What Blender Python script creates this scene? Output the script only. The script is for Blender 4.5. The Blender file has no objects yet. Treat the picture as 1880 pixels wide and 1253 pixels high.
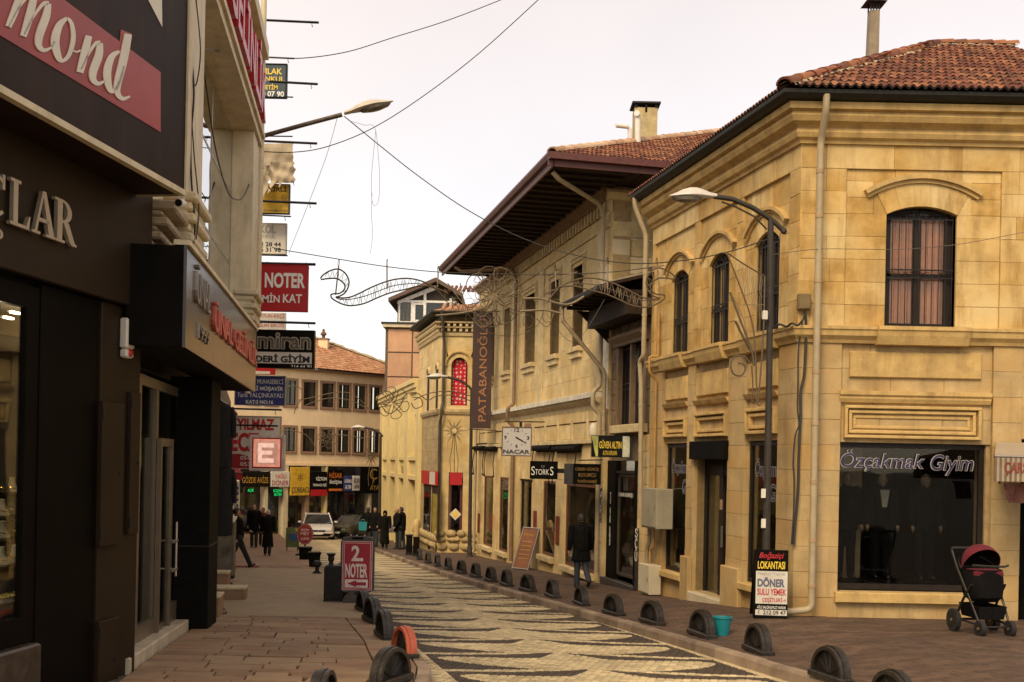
import bpy, math, random
from mathutils import Vector, Matrix
R = random.Random(11)
SC = bpy.context.scene
COL = SC.collection
EYE, FPX, ROLL, CX, HY = 1.72, 2000.0, 0.02, 940.0, 848.0
SLOPE = 0.045
# ---------------------------------------------------------------- camera
cam = bpy.data.cameras.new('street_camera')
cam.sensor_width = 36.0
cam.lens = FPX / 1880.0 * 36.0
cam.shift_y = (HY - 626.5) / 1880.0
cam.clip_end = 2000.0
cam_o = bpy.data.objects.new('street_camera', cam)
cam_o.matrix_world = Matrix.Translation((0, 0, EYE)) @ Matrix.Rotation(math.radians(90), 4, 'X') @ Matrix.Rotation(ROLL, 4, 'Z')
COL.objects.link(cam_o)
SC.camera = cam_o
# ---------------------------------------------------------------- sky and sun (overcast)
SUN_DIR = Vector((-0.33, -0.65, 0.68)).normalized()
elev = math.asin(SUN_DIR.z)
azim = math.atan2(SUN_DIR.x, SUN_DIR.y)
W = bpy.data.worlds.new('World')
SC.world = W
W.use_nodes = True
nt = W.node_tree
nt.nodes.clear()
wo = nt.nodes.new('ShaderNodeOutputWorld')
sky = nt.nodes.new('ShaderNodeTexSky')
sky.sky_type = 'NISHITA'
sky.sun_disc = False
sky.sun_elevation = elev
sky.sun_rotation = azim
bg1 = nt.nodes.new('ShaderNodeBackground')
bg1.inputs['Strength'].default_value = 0.05
nt.links.new(sky.outputs[0], bg1.inputs['Color'])
tc = nt.nodes.new('ShaderNodeTexCoord')
nz = nt.nodes.new('ShaderNodeTexNoise')
nz.inputs['Scale'].default_value = 2.2
nz.inputs['Detail'].default_value = 5.0
nt.links.new(tc.outputs['Generated'], nz.inputs['Vector'])
rp = nt.nodes.new('ShaderNodeValToRGB')
rp.color_ramp.elements[0].position = 0.3
rp.color_ramp.elements[0].color = (0.83, 0.655, 0.475, 1)
rp.color_ramp.elements[1].position = 0.7
rp.color_ramp.elements[1].color = (1.05, 0.83, 0.60, 1)
nt.links.new(nz.outputs['Fac'], rp.inputs['Fac'])
bg2 = nt.nodes.new('ShaderNodeBackground')
bg2.inputs['Strength'].default_value = 0.40
nt.links.new(rp.outputs['Color'], bg2.inputs['Color'])
ad = nt.nodes.new('ShaderNodeAddShader')
nt.links.new(bg1.outputs[0], ad.inputs[0])
nt.links.new(bg2.outputs[0], ad.inputs[1])
nt.links.new(ad.outputs[0], wo.inputs['Surface'])
sun = bpy.data.lights.new('sun', 'SUN')
sun.energy = 1.5
sun.angle = math.radians(25)
sun.color = (1.0, 0.80, 0.50)
sun_o = bpy.data.objects.new('sun', sun)
sun_o.rotation_euler = SUN_DIR.to_track_quat('Z', 'Y').to_euler()
COL.objects.link(sun_o)
SC.view_settings.view_transform = 'Standard'
SC.view_settings.look = 'None'
SC.view_settings.exposure = 1.08
SC.view_settings.gamma = 1.0
SC.view_settings.use_curve_mapping = False
SC.cycles.max_bounces = 6
SC.cycles.transparent_max_bounces = 10
# ---------------------------------------------------------------- survey helpers (photo measurements to metres)
def ray(px, py):
	dx, dy = px - CX, py - HY
	return (dx + dy * ROLL) / FPX, -(dy - dx * ROLL) / FPX
def P(px, py, Y):
	a, b = ray(px, py)
	return Vector((a * Y, Y, EYE + b * Y))
def sstep(e0, e1, x):
	t = min(1.0, max(0.0, (x - e0) / (e1 - e0)))
	return t * t * (3 - 2 * t)
def interp(tab, Y):
	if Y <= tab[0][0]:
		(a, b), (c, d) = tab[0], tab[1]
	else:
		for i in range(len(tab) - 1):
			if Y <= tab[i + 1][0] or i == len(tab) - 2:
				(a, b), (c, d) = tab[i], tab[i + 1]
				break
	return b + (d - b) * (Y - a) / (c - a)
KR = [(5, 5.05), (11, 3.46), (12.3, 3.13), (15, 2.45), (17.9, 1.65), (21.6, 0.58), (23.7, -0.07), (26.5, -0.88), (31.2, -2.14), (37.8, -3.75), (43.8, -5.2), (60, -9.1)]
KL = [(5, -1.2), (9.6, -0.86), (10.4, -0.78), (11.0, -0.77), (11.9, -0.83), (14.17, -1.26), (16.12, -1.72), (40, -7.45), (60, -12.4)]
def kerb_r(Y):          # X of the right kerb's road edge
	return interp(KR, Y)
def kerb_l(Y):
	return interp(KL, Y)
def wall_a(Y):          # line of the stone facades on the right
	return 8.3725 - 0.2325 * Y
def wall_l(Y):          # line of the shop fronts on the left
	return -2.306 - 0.14 * Y
def gz(X, Y):           # height of the pavements
	Yc = min(max(Y, -40.0), 78.0)
	z = -SLOPE * Yc
	if X > -2:
		d = X - kerb_r(Y)
		z += 0.17 * sstep(0.2, 2.0, d) * sstep(24, 16.5, Y)
	return z
def G(px, py, drop=0.0):
	a, b = ray(px, py)
	Y = 20.0
	for _ in range(40):
		z = gz(a * Y, Y) - drop
		Y = Y * 0.4 + 0.6 * ((z - EYE) / b)
	return Vector((a * Y, Y, gz(a * Y, Y) - drop))
class Face:
	"""A vertical plane. p0 is the right end and p1 the left end for somebody facing it."""
	def __init__(s, p0, p1):
		s.o = Vector(p0)
		v = Vector(p1) - s.o
		s.L = v.length
		s.d = v.normalized()
		s.n = Vector((-s.d.y, s.d.x))
		s.rot = math.atan2(s.d.y, s.d.x)
	def hit(s, px, py, off=0.0):
		a, b = ray(px, py)
		Y = (s.o.dot(s.n) + off) / (a * s.n.x + s.n.y)
		return ((a * Y - s.o.x) * s.d.x + (Y - s.o.y) * s.d.y, EYE + b * Y)
	def s_at(s, px, py, off=0.0):
		return s.hit(px, py, off)[0]
	def z_at(s, px, py, off=0.0):
		return s.hit(px, py, off)[1]
	def W(s, u, off, z):
		q = s.o + s.d * u + s.n * off
		return Vector((q.x, q.y, z))
# ---------------------------------------------------------------- mesh builder
class MB:
	def __init__(s):
		s.v, s.f, s.m = [], [], []
	def add(s, vs, fs, mi=0):
		b = len(s.v)
		s.v += [tuple(q) for q in vs]
		for f in fs:
			s.f.append(tuple(i + b for i in f))
			s.m.append(mi)
		return s
	def box(s, x0, x1, y0, y1, z0, z1, mi=0):
		if x1 < x0: x0, x1 = x1, x0
		if y1 < y0: y0, y1 = y1, y0
		if z1 < z0: z0, z1 = z1, z0
		return s.add([(x0, y0, z0), (x1, y0, z0), (x1, y1, z0), (x0, y1, z0), (x0, y0, z1), (x1, y0, z1), (x1, y1, z1), (x0, y1, z1)],
					 [(3, 2, 1, 0), (4, 5, 6, 7), (0, 1, 5, 4), (1, 2, 6, 5), (2, 3, 7, 6), (3, 0, 4, 7)], mi)
	def cbox(s, x0, x1, y0, y1, z0, z1, c=0.01, mi=0):
		"""box whose +y face has chamfered edges"""
		if x1 < x0: x0, x1 = x1, x0
		if z1 < z0: z0, z1 = z1, z0
		vs = []
		for (i, y) in ((0, y0), (0, y1 - c), (c, y1)):
			vs += [(x0 + i, y, z0 + i), (x1 - i, y, z0 + i), (x1 - i, y, z1 - i), (x0 + i, y, z1 - i)]
		fs = [(8, 11, 10, 9), (0, 1, 2, 3)]
		for k in (0, 4):
			for j in range(4):
				a, b = k + j, k + (j + 1) % 4
				fs.append((a, a + 4, b + 4, b))
		return s.add(vs, fs, mi)
	def bbox(s, x0, x1, y0, y1, z0, z1, c=0.01, mi=0):
		"""box with vertical and top/bottom edges all chamfered"""
		if x1 < x0: x0, x1 = x1, x0
		if y1 < y0: y0, y1 = y1, y0
		if z1 < z0: z0, z1 = z1, z0
		def ring(i, z):
			return [(x0 + i, y0, z), (x1 - i, y0, z), (x1, y0 + i, z), (x1, y1 - i, z), (x1 - i, y1, z), (x0 + i, y1, z), (x0, y1 - i, z), (x0, y0 + i, z)]
		def inner(i, z):
			return [(x0 + 2 * i, y0 + i, z), (x1 - 2 * i, y0 + i, z), (x1 - i, y0 + 2 * i, z), (x1 - i, y1 - 2 * i, z), (x1 - 2 * i, y1 - i, z), (x0 + 2 * i, y1 - i, z), (x0 + i, y1 - 2 * i, z), (x0 + i, y0 + 2 * i, z)]
		vs = inner(c, z0) + ring(c, z0 + c) + ring(c, z1 - c) + inner(c, z1)
		fs = [tuple(reversed(range(8))), tuple(range(24, 32))]
		for k in (0, 8, 16):
			for j in range(8):
				fs.append((k + j, k + (j + 1) % 8, k + 8 + (j + 1) % 8, k + 8 + j))
		return s.add(vs, fs, mi)
	def prism(s, poly, y0, y1, mi=0):
		"""polygon in x,z extruded along y"""
		n = len(poly)
		vs = [(p[0], y0, p[1]) for p in poly] + [(p[0], y1, p[1]) for p in poly]
		fs = [tuple(range(n)), tuple(reversed(range(n, 2 * n)))]
		fs += [(i, i + n, (i + 1) % n + n, (i + 1) % n) for i in range(n)]
		return s.add(vs, fs, mi)
	def profile(s, prof, x0, x1, mi=0, e0=0.0, e1=0.0):
		"""profile of (y,z) points swept along x; ends sheared by y*e (mitres)"""
		n = len(prof)
		vs = [(x0 + p[0] * e0, p[0], p[1]) for p in prof] + [(x1 + p[0] * e1, p[0], p[1]) for p in prof]
		fs = [tuple(range(n)), tuple(reversed(range(n, 2 * n)))]
		fs += [(i, i + n, (i + 1) % n + n, (i + 1) % n) for i in range(n)]
		return s.add(vs, fs, mi)
	def tube(s, pts, r, n=8, mi=0, cap=True, closed=False):
		pts = [Vector(p) for p in pts]
		m = len(pts)
		rr = r if isinstance(r, (list, tuple)) else [r] * m
		rings = []
		t0 = None
		for i, p in enumerate(pts):
			if closed:
				t = pts[(i + 1) % m] - pts[(i - 1) % m]
			else:
				t = pts[min(i + 1, m - 1)] - pts[max(i - 1, 0)]
			if t.length < 1e-9: t = Vector((0, 0, 1))
			t.normalize()
			if t0 is None:
				u = t.orthogonal().normalized()
				if abs(t.z) < 0.9: u = t.cross(Vector((0, 0, 1))).normalized()
			else:
				u = (u - t * u.dot(t))
				u = u.normalized() if u.length > 1e-6 else t.orthogonal().normalized()
			t0 = t
			w = t.cross(u)
			rings.append([p + (u * math.cos(2 * math.pi * k / n) + w * math.sin(2 * math.pi * k / n)) * rr[i] for k in range(n)])
		vs = [q for ring in rings for q in ring]
		fs = []
		for i in range(m if closed else m - 1):
			a, b = i * n, ((i + 1) % m) * n
			for k in range(n):
				fs.append((a + k, a + (k + 1) % n, b + (k + 1) % n, b + k))
		if cap and not closed:
			fs.append(tuple(reversed(range(n))))
			fs.append(tuple(range((m - 1) * n, m * n)))
		return s.add(vs, fs, mi)
	def lathe(s, prof, n=16, c=(0, 0, 0), mi=0, a0=0.0, a1=None):
		"""profile of (r,z) turned about z"""
		full = a1 is None
		m = len(prof)
		k = n if full else n + 1
		span = 2 * math.pi if full else a1 - a0
		vs = []
		for j in range(k):
			t = a0 + span * j / n
			for (r, z) in prof:
				vs.append((c[0] + r * math.cos(t), c[1] + r * math.sin(t), c[2] + z))
		fs = []
		for j in range(n):
			a, b = j * m, ((j + 1) % k) * m
			for i in range(m - 1):
				fs.append((a + i, b + i, b + i + 1, a + i + 1))
		return s.add(vs, fs, mi)
	def ball(s, c, rx, ry, rz, n=12, m=8, mi=0):
		vs, fs = [], []
		for i in range(m + 1):
			th = math.pi * i / m
			for j in range(n):
				ph = 2 * math.pi * j / n
				vs.append((c[0] + rx * math.sin(th) * math.cos(ph), c[1] + ry * math.sin(th) * math.sin(ph), c[2] - rz * math.cos(th)))
		for i in range(m):
			for j in range(n):
				fs.append((i * n + j, i * n + (j + 1) % n, (i + 1) * n + (j + 1) % n, (i + 1) * n + j))
		return s.add(vs, fs, mi)
	def capsule(s, p0, r0, p1, r1, n=10):
		p0, p1 = Vector(p0), Vector(p1)
		d = (p1 - p0)
		L = d.length
		d = d.normalized() if L > 1e-6 else Vector((0, 0, 1))
		pts, rr = [], []
		for a in (0.05, 0.4, 0.8, 1.2, 1.5708):
			pts.append(p0 - d * r0 * math.cos(a)); rr.append(r0 * math.sin(a))
		for a in (1.5708, 1.2, 0.8, 0.4, 0.05):
			pts.append(p1 + d * r1 * math.cos(a)); rr.append(r1 * math.sin(a))
		if L < 1e-6: pts[5] = pts[4] + d * 1e-4
		return s.tube(pts, rr, n)
	def quad(s, a, b, c, d, mi=0):
		return s.add([a, b, c, d], [(0, 1, 2, 3)], mi)
	def sheet(s, xs, ys, zf, mi=0):
		nx, ny = len(xs), len(ys)
		vs = [(x, y, zf(x, y)) for y in ys for x in xs]
		fs = [(j * nx + i, j * nx + i + 1, (j + 1) * nx + i + 1, (j + 1) * nx + i) for j in range(ny - 1) for i in range(nx - 1)]
		return s.add(vs, fs, mi)
	def mesh(s, name, mats, smooth=False):
		me = bpy.data.meshes.new(name)
		me.from_pydata(s.v, [], s.f)
		for m in (mats if isinstance(mats, (list, tuple)) else [mats]):
			me.materials.append(m)
		if any(s.m):
			me.polygons.foreach_set('material_index', s.m)
		if smooth:
			me.polygons.foreach_set('use_smooth', [True] * len(me.polygons))
			try: me.set_sharp_from_angle(angle=math.radians(38))
			except Exception: pass
		me.update()
		return me
	def obj(s, name, mats, parent=None, smooth=False):
		return link(name, s.mesh(name, mats, smooth), parent)
def link(name, me, parent=None):
	o = bpy.data.objects.new(name, me)
	COL.objects.link(o)
	if parent is not None: o.parent = parent
	return o
def tag(o, label=None, cat=None, group=None, kind=None):
	if label: o['label'] = label
	if cat: o['category'] = cat
	if group: o['group'] = group
	if kind: o['kind'] = kind
	return o
def thing(name, label, cat, loc=(0, 0, 0), rot=0.0, group=None):
	o = bpy.data.objects.new(name, None)
	o.empty_display_size = 0.2
	COL.objects.link(o)
	o.location = loc
	o.rotation_euler = (0, 0, rot)
	return tag(o, label, cat, group)
def copy_tree(o, parent=None):
	c = o.copy()
	COL.objects.link(c)
	if parent is not None: c.parent = parent
	for ch in list(o.children):
		copy_tree(ch, c)
	return c
def box(name, mat, parent, *a, **k):
	return MB().box(*a).obj(name, mat, parent)
# ---------------------------------------------------------------- materials
def _n(t, kind, **kw):
	n = t.nodes.new(kind)
	for k, v in kw.items():
		if k in n.inputs: n.inputs[k].default_value = v
		else: setattr(n, k, v)
	return n
def _math(t, op, a, b=None, c=None, clamp=False):
	n = t.nodes.new('ShaderNodeMath')
	n.operation = op
	n.use_clamp = clamp
	for i, x in enumerate((a, b, c)):
		if x is None: continue
		if isinstance(x, (int, float)): n.inputs[i].default_value = x
		else: t.links.new(x, n.inputs[i])
	return n.outputs[0]
def _mix(t, fac, a, b, mode='MIX'):
	n = t.nodes.new('ShaderNodeMix')
	n.data_type = 'RGBA'
	n.blend_type = mode
	for sock, x in ((n.inputs[0], fac), (n.inputs[6], a), (n.inputs[7], b)):
		if isinstance(x, (int, float)): sock.default_value = x
		elif isinstance(x, tuple): sock.default_value = (*x[:3], 1)
		else: t.links.new(x, sock)
	return n.outputs[2]
MATS = {}
def M(name, col, rough=0.6, metal=0.0, ns=6.0, na=0.25, bump=0.0, bs=30.0, rnd=0.0, alt=None, streak=0.0, coat=0.0, emit=0.0, dirt=None, spec=0.5):
	"""general procedural surface: noise mottling, per-piece variation, wear streaks, fine relief"""
	if name in MATS: return MATS[name]
	m = bpy.data.materials.new(name)
	m.use_nodes = True
	t = m.node_tree
	b = t.nodes['Principled BSDF']
	geo = _n(t, 'ShaderNodeNewGeometry')
	oi = _n(t, 'ShaderNodeObjectInfo')
	rs = _math(t, 'FRACT', _math(t, 'ADD', oi.outputs['Random'], geo.outputs['Random Per Island']))
	noise = _n(t, 'ShaderNodeTexNoise', Scale=ns, Detail=6.0, Roughness=0.62)
	t.links.new(geo.outputs['Position'], noise.inputs['Vector'])
	c = (*col, 1)
	dark = tuple(x * (1 - na) for x in col)
	lite = tuple(min(1, x * (1 + na)) for x in col)
	rp = _n(t, 'ShaderNodeValToRGB')
	rp.color_ramp.elements[0].position = 0.3
	rp.color_ramp.elements[1].position = 0.7
	rp.color_ramp.elements[0].color = (*dark, 1)
	rp.color_ramp.elements[1].color = (*lite, 1)
	t.links.new(noise.outputs['Fac'], rp.inputs['Fac'])
	out = rp.outputs['Color']
	if alt is not None:
		nb = _n(t, 'ShaderNodeTexNoise', Scale=1.3, Detail=3.0)
		t.links.new(geo.outputs['Position'], nb.inputs['Vector'])
		fa = _math(t, 'ADD', _math(t, 'MULTIPLY', _math(t, 'POWER', rs, 1.8), 0.6), _math(t, 'MULTIPLY_ADD', nb.outputs['Fac'], 2.6, -1.15), clamp=True)
		out = _mix(t, fa, out, alt)
	if rnd:
		v = _math(t, 'MULTIPLY_ADD', rs, 2 * rnd, 1 - rnd)
		mm = _n(t, 'ShaderNodeVectorMath', operation='SCALE')
		t.links.new(out, mm.inputs[0]); t.links.new(v, mm.inputs['Scale'])
		out = mm.outputs[0]
	if streak or dirt is not None:
		mp = _n(t, 'ShaderNodeMapping')
		mp.inputs['Scale'].default_value = (1.0, 1.0, 0.16)
		t.links.new(geo.outputs['Position'], mp.inputs['Vector'])
		n2 = _n(t, 'ShaderNodeTexNoise', Scale=3.2, Detail=7.0, Roughness=0.7)
		t.links.new(mp.outputs[0], n2.inputs['Vector'])
		f = _math(t, 'MULTIPLY', _math(t, 'MULTIPLY_ADD', n2.outputs['Fac'], 4.0, -2.0, clamp=True), streak or 0.5)
		out = _mix(t, f, out, dirt or tuple(x * 0.35 for x in col))
	t.links.new(out, b.inputs['Base Color'])
	b.inputs['Roughness'].default_value = rough
	b.inputs['Metallic'].default_value = metal
	b.inputs['Specular IOR Level'].default_value = spec
	b.inputs['Coat Weight'].default_value = coat
	if emit:
		t.links.new(out, b.inputs['Emission Color'])
		b.inputs['Emission Strength'].default_value = emit
	if bump:
		n3 = _n(t, 'ShaderNodeTexNoise', Scale=bs, Detail=8.0, Roughness=0.65)
		t.links.new(geo.outputs['Position'], n3.inputs['Vector'])
		bp = _n(t, 'ShaderNodeBump', Strength=bump, Distance=0.02)
		t.links.new(n3.outputs['Fac'], bp.inputs['Height'])
		t.links.new(bp.outputs[0], b.inputs['Normal'])
	MATS[name] = m
	return m
def glass_mat(name, tint=(0.9, 0.92, 0.9), refl=1.0, base=0.06, dirty=0.02):
	"""window pane: see-through plus mirror reflection by Fresnel"""
	if name in MATS: return MATS[name]
	m = bpy.data.materials.new(name)
	m.use_nodes = True
	t = m.node_tree
	t.nodes.clear()
	o = _n(t, 'ShaderNodeOutputMaterial')
	tr = _n(t, 'ShaderNodeBsdfTransparent'); tr.inputs[0].default_value = (*tint, 1)
	gl = _n(t, 'ShaderNodeBsdfGlossy'); gl.inputs['Roughness'].default_value = dirty
	geo = _n(t, 'ShaderNodeNewGeometry')
	nn = _n(t, 'ShaderNodeTexNoise', Scale=0.9, Detail=2.0)
	t.links.new(geo.outputs['Position'], nn.inputs['Vector'])
	bp = _n(t, 'ShaderNodeBump', Strength=0.04, Distance=0.1)
	t.links.new(nn.outputs['Fac'], bp.inputs['Height'])
	t.links.new(bp.outputs[0], gl.inputs['Normal'])
	fr = _n(t, 'ShaderNodeFresnel', IOR=1.5)
	f = _math(t, 'MULTIPLY_ADD', fr.outputs[0], refl, base * 0.5, clamp=True)
	mx = _n(t, 'ShaderNodeMixShader')
	t.links.new(f, mx.inputs[0]); t.links.new(tr.outputs[0], mx.inputs[1]); t.links.new(gl.outputs[0], mx.inputs[2])
	t.links.new(mx.outputs[0], o.inputs['Surface'])
	MATS[name] = m
	return m
stone = M('ochre_ashlar', (0.50, 0.30, 0.082), 0.85, ns=2.6, na=0.28, bump=0.5, bs=34, rnd=0.12, alt=(0.60, 0.45, 0.21), streak=0.75, dirt=(0.24, 0.125, 0.03))
stone_trim = M('ochre_stone_trim', (0.51, 0.34, 0.125), 0.85, ns=4.0, na=0.22, bump=0.35, bs=40, rnd=0.06, streak=0.6, dirt=(0.20, 0.11, 0.035))
stone_low = M('buff_ashlar', (0.46, 0.325, 0.15), 0.85, ns=3.0, na=0.2, bump=0.4, bs=34, rnd=0.08, alt=(0.40, 0.245, 0.085), streak=0.75, dirt=(0.22, 0.14, 0.06))
mortar = M('old_mortar', (0.36, 0.255, 0.12), 0.95, ns=8, bump=0.4)
stone2 = M('pale_ashlar', (0.64, 0.48, 0.23), 0.85, ns=2.4, na=0.24, bump=0.45, bs=34, rnd=0.09, alt=(0.49, 0.33, 0.125), streak=0.35, dirt=(0.30, 0.19, 0.07))
stone2_trim = M('pale_stone_trim', (0.56, 0.43, 0.22), 0.85, ns=4, bump=0.3, rnd=0.08, streak=0.5, dirt=(0.24, 0.15, 0.06))
slab_white = M('whitish_limestone', (0.60, 0.54, 0.42), 0.8, ns=5, bump=0.25, rnd=0.08, streak=0.35)
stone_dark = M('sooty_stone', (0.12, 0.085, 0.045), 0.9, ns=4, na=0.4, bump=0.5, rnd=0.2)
rubble = M('rough_tuff', (0.40, 0.29, 0.13), 0.9, ns=5, na=0.35, bump=0.9, bs=14, rnd=0.15, alt=(0.30, 0.22, 0.11))
render_cream = M('cream_render', (0.80, 0.60, 0.36), 0.9, ns=1.2, na=0.08, bump=0.12, bs=60, streak=0.25, dirt=(0.38, 0.28, 0.16))
yellow_paint = M('yellow_painted_render', (0.62, 0.48, 0.21), 0.8, ns=1.5, na=0.1, bump=0.1, streak=0.3, dirt=(0.36, 0.25, 0.09))
brown_trim = M('brown_painted_trim', (0.26, 0.155, 0.09), 0.7, ns=6, na=0.15, bump=0.1)
cream_paint = M('old_cream_paint', (0.60, 0.50, 0.32), 0.6, ns=3, na=0.15, bump=0.15, streak=0.5, dirt=(0.20, 0.14, 0.07))
tile_mat = M('clay_tile', (0.15, 0.038, 0.016), 0.85, ns=14, na=0.45, bump=0.5, bs=60, rnd=0.45, alt=(0.23, 0.095, 0.038))
tile_lip_shade = M('shaded_tile_lip', (0.026, 0.012, 0.008), 0.95, ns=16, na=0.5, bump=0.5)  # dark lip colour paints in the shadow rows under the tile fronts
tile_far = M('pale_clay_tile', (0.36, 0.16, 0.075), 0.85, ns=9, na=0.3, bump=0.5, bs=50, rnd=0.28, alt=(0.40, 0.22, 0.12))
tile_mortar = M('roof_mortar', (0.38, 0.31, 0.20), 0.95, ns=14, na=0.35, bump=0.8, bs=30)
iron = M('black_iron', (0.014, 0.011, 0.009), 0.55, 0.0, spec=.3, ns=20, na=0.4, bump=0.2, bs=60)
iron_worn = M('worn_cast_iron', (0.034, 0.027, 0.021), 0.42, 0.4, ns=16, na=0.5, bump=0.35, bs=45, rnd=0.2)
steel = M('brushed_steel', (0.50, 0.45, 0.38), 0.3, 0.9, ns=25, na=0.1)
alu = M('brown_grey_aluminium', (0.26, 0.21, 0.155), 0.4, 0.6, ns=12, na=0.1)
gutter_m = M('dark_gutter', (0.022, 0.02, 0.015), 0.6, 0.0, ns=8, na=0.35, spec=.3)
maroon = M('maroon_paint', (0.10, 0.026, 0.018), 0.5, ns=9, na=0.25, bump=0.1)
wood_dark = M('dark_wood', (0.030, 0.017, 0.010), 0.75, spec=.2, ns=9, na=0.4, bump=0.25)
wood_brown = M('brown_wood', (0.125, 0.045, 0.020), 0.5, ns=7, na=0.35, bump=0.15)
wood_frame = M('black_window_frame', (0.018, 0.012, 0.009), 0.5, ns=9, na=0.3, spec=.25)
pipe_cream = M('cream_pipe', (0.38, 0.30, 0.18), 0.5, ns=4, na=0.14, streak=0.45, dirt=(0.24, 0.16, 0.08))
pipe_orange = M('gas_pipe_ochre', (0.36, 0.21, 0.06), 0.5, ns=5, na=0.2, streak=0.3)
black_gloss = M('black_gloss_panel', (0.006, 0.005, 0.004), 0.3, ns=5, na=0.2, spec=.12)
black_matt = M('black_matt_panel', (0.006, 0.005, 0.0035), 0.7, ns=5, na=0.3, spec=.06)
shop_brown = M('brown_composite_panel', (0.026, 0.016, 0.008), 0.45, ns=1.5, na=0.15, spec=.12, bump=.03, bs=8)
shop_dark = M('dark_bronze_panel', (0.0045, 0.0033, 0.002), 0.5, ns=1.5, na=0.2, spec=.06, bump=.03, bs=8)
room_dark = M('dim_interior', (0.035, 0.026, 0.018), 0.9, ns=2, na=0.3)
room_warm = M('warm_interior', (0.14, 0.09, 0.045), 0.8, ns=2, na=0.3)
red_paint = M('red_sign_face', (0.42, 0.012, 0.016), 0.4, ns=2, na=0.08)
crimson = M('crimson_sign_face', (0.30, 0.010, 0.022), 0.4, ns=3, na=0.1)
white_paint = M('white_lettering', (0.80, 0.76, 0.68), 0.5, ns=4, na=0.06)
cream_letter = M('cream_lettering', (0.66, 0.60, 0.48), 0.5, ns=4, na=0.08)
white_board = M('white_sign_face', (0.62, 0.57, 0.48), 0.5, ns=3, na=0.08, streak=0.3)
yellow_letter = M('yellow_lettering', (0.75, 0.52, 0.04), 0.5, ns=4, na=0.08)
gold_letter = M('gold_lettering', (0.55, 0.33, 0.06), 0.35, 0.5, ns=5, na=0.1)
black_letter = M('black_lettering', (0.015, 0.013, 0.012), 0.5, ns=5, na=0.1)
red_letter = M('red_lettering', (0.45, 0.02, 0.025), 0.45, ns=4, na=0.1)
rubber = M('black_rubber', (0.012, 0.011, 0.010), 0.8, ns=20, na=0.3, bump=0.2)
cloth_black = M('black_cloth', (0.010, 0.009, 0.008), 0.95, ns=12, na=0.4, bump=0.3, bs=50)
cable_m = M('black_cable', (0.02, 0.017, 0.014), 0.6)
cable_grey = M('grey_cable', (0.12, 0.10, 0.07), 0.6)
wire_gold = M('ornament_tube', (0.10, 0.066, 0.03), 0.5, 0.2, ns=30, na=0.3)
shop_glass = glass_mat('shop_glass', base=0.0, refl=0.75)
win_glass = glass_mat('window_glass', base=0.0, refl=0.8)
# ---------------------------------------------------------------- lettering
_TM = {}
def text_mesh(s, shear=0.0, bold=0.0, depth=0.0, spacing=1.0):
	k = (s, shear, bold, depth, spacing)
	if k in _TM: return _TM[k]
	cu = bpy.data.curves.new('lettering', 'FONT')
	cu.body = s
	cu.size = 1.0
	cu.shear = shear
	cu.offset = bold
	cu.extrude = depth
	cu.space_character = spacing
	cu.resolution_u = 4
	o = bpy.data.objects.new('lettering', cu)
	COL.objects.link(o)
	bpy.context.view_layer.update()
	dg = bpy.context.evaluated_depsgraph_get()
	me = bpy.data.meshes.new_from_object(o.evaluated_get(dg))
	bpy.data.objects.remove(o)
	vs = [tuple(v.co) for v in me.vertices]
	fs = [tuple(p.vertices) for p in me.polygons]
	bpy.data.meshes.remove(me)
	_TM[k] = (vs, fs)
	return _TM[k]
def text(parent, s, xl, xr, z0, z1, y, mat, shear=0.0, bold=0.0, th=0.004, rot90=False, name='lettering', spacing=1.0, skew=0.0):
	"""lettering whose bounding box fills xl (viewer's left) .. xr, z0..z1, standing on plane y and facing +y"""
	vs, fs = text_mesh(s, shear, bold, 0.5, spacing)
	if not vs: return None
	if rot90:      # reads upwards
		vs = [(-b, a, c) for a, b, c in vs]
	ax = min(v[0] for v in vs); bx = max(v[0] for v in vs)
	ay = min(v[1] for v in vs); by = max(v[1] for v in vs)
	out = []
	for (a, b, c) in vs:
		u = (a - ax) / (bx - ax); w = (b - ay) / (by - ay)
		x = xl + (xr - xl) * u
		z = z0 + (z1 - z0) * w + skew * u
		out.append((x, y + (c + 0.5) * th, z))
	mb = MB(); mb.add(out, fs)
	return mb.obj(name, mat, parent)
# ================================================================ GROUND
RD = 0.125              # kerb height
asphalt = M('worn_ground', (0.075, 0.06, 0.045), 0.95, ns=3, na=0.3, bump=0.4)
grout = M('joint_sand', (0.070, 0.052, 0.034), 0.95, ns=8, na=0.4, bump=0.4)
slab_m = M('paving_slab_stone', (0.24, 0.135, 0.07), 0.8, ns=2.2, na=0.3, bump=0.4, bs=26, rnd=0.13, alt=(0.28, 0.185, 0.10), streak=0.45, dirt=(0.13, 0.08, 0.05))
patch_m = M('concrete_patch', (0.30, 0.22, 0.13), 0.9, ns=2.0, na=0.15, bump=0.25, bs=50, streak=0.3)
paver_m = M('brown_paver', (0.088, 0.050, 0.029), 0.75, ns=1.6, na=0.3, bump=0.3, rnd=0.25, streak=0.4)
kerb_m = M('kerb_stone', (0.20, 0.14, 0.095), 0.85, ns=4, na=0.3, bump=0.4, rnd=0.25, alt=(0.30, 0.22, 0.15), streak=0.4)
strip_m = M('cream_sett', (0.42, 0.32, 0.16), 0.85, ns=3, na=0.2, bump=0.3, rnd=0.22)
def spine(Y): return 0.975 - 0.243 * (Y - 13.0)
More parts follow.
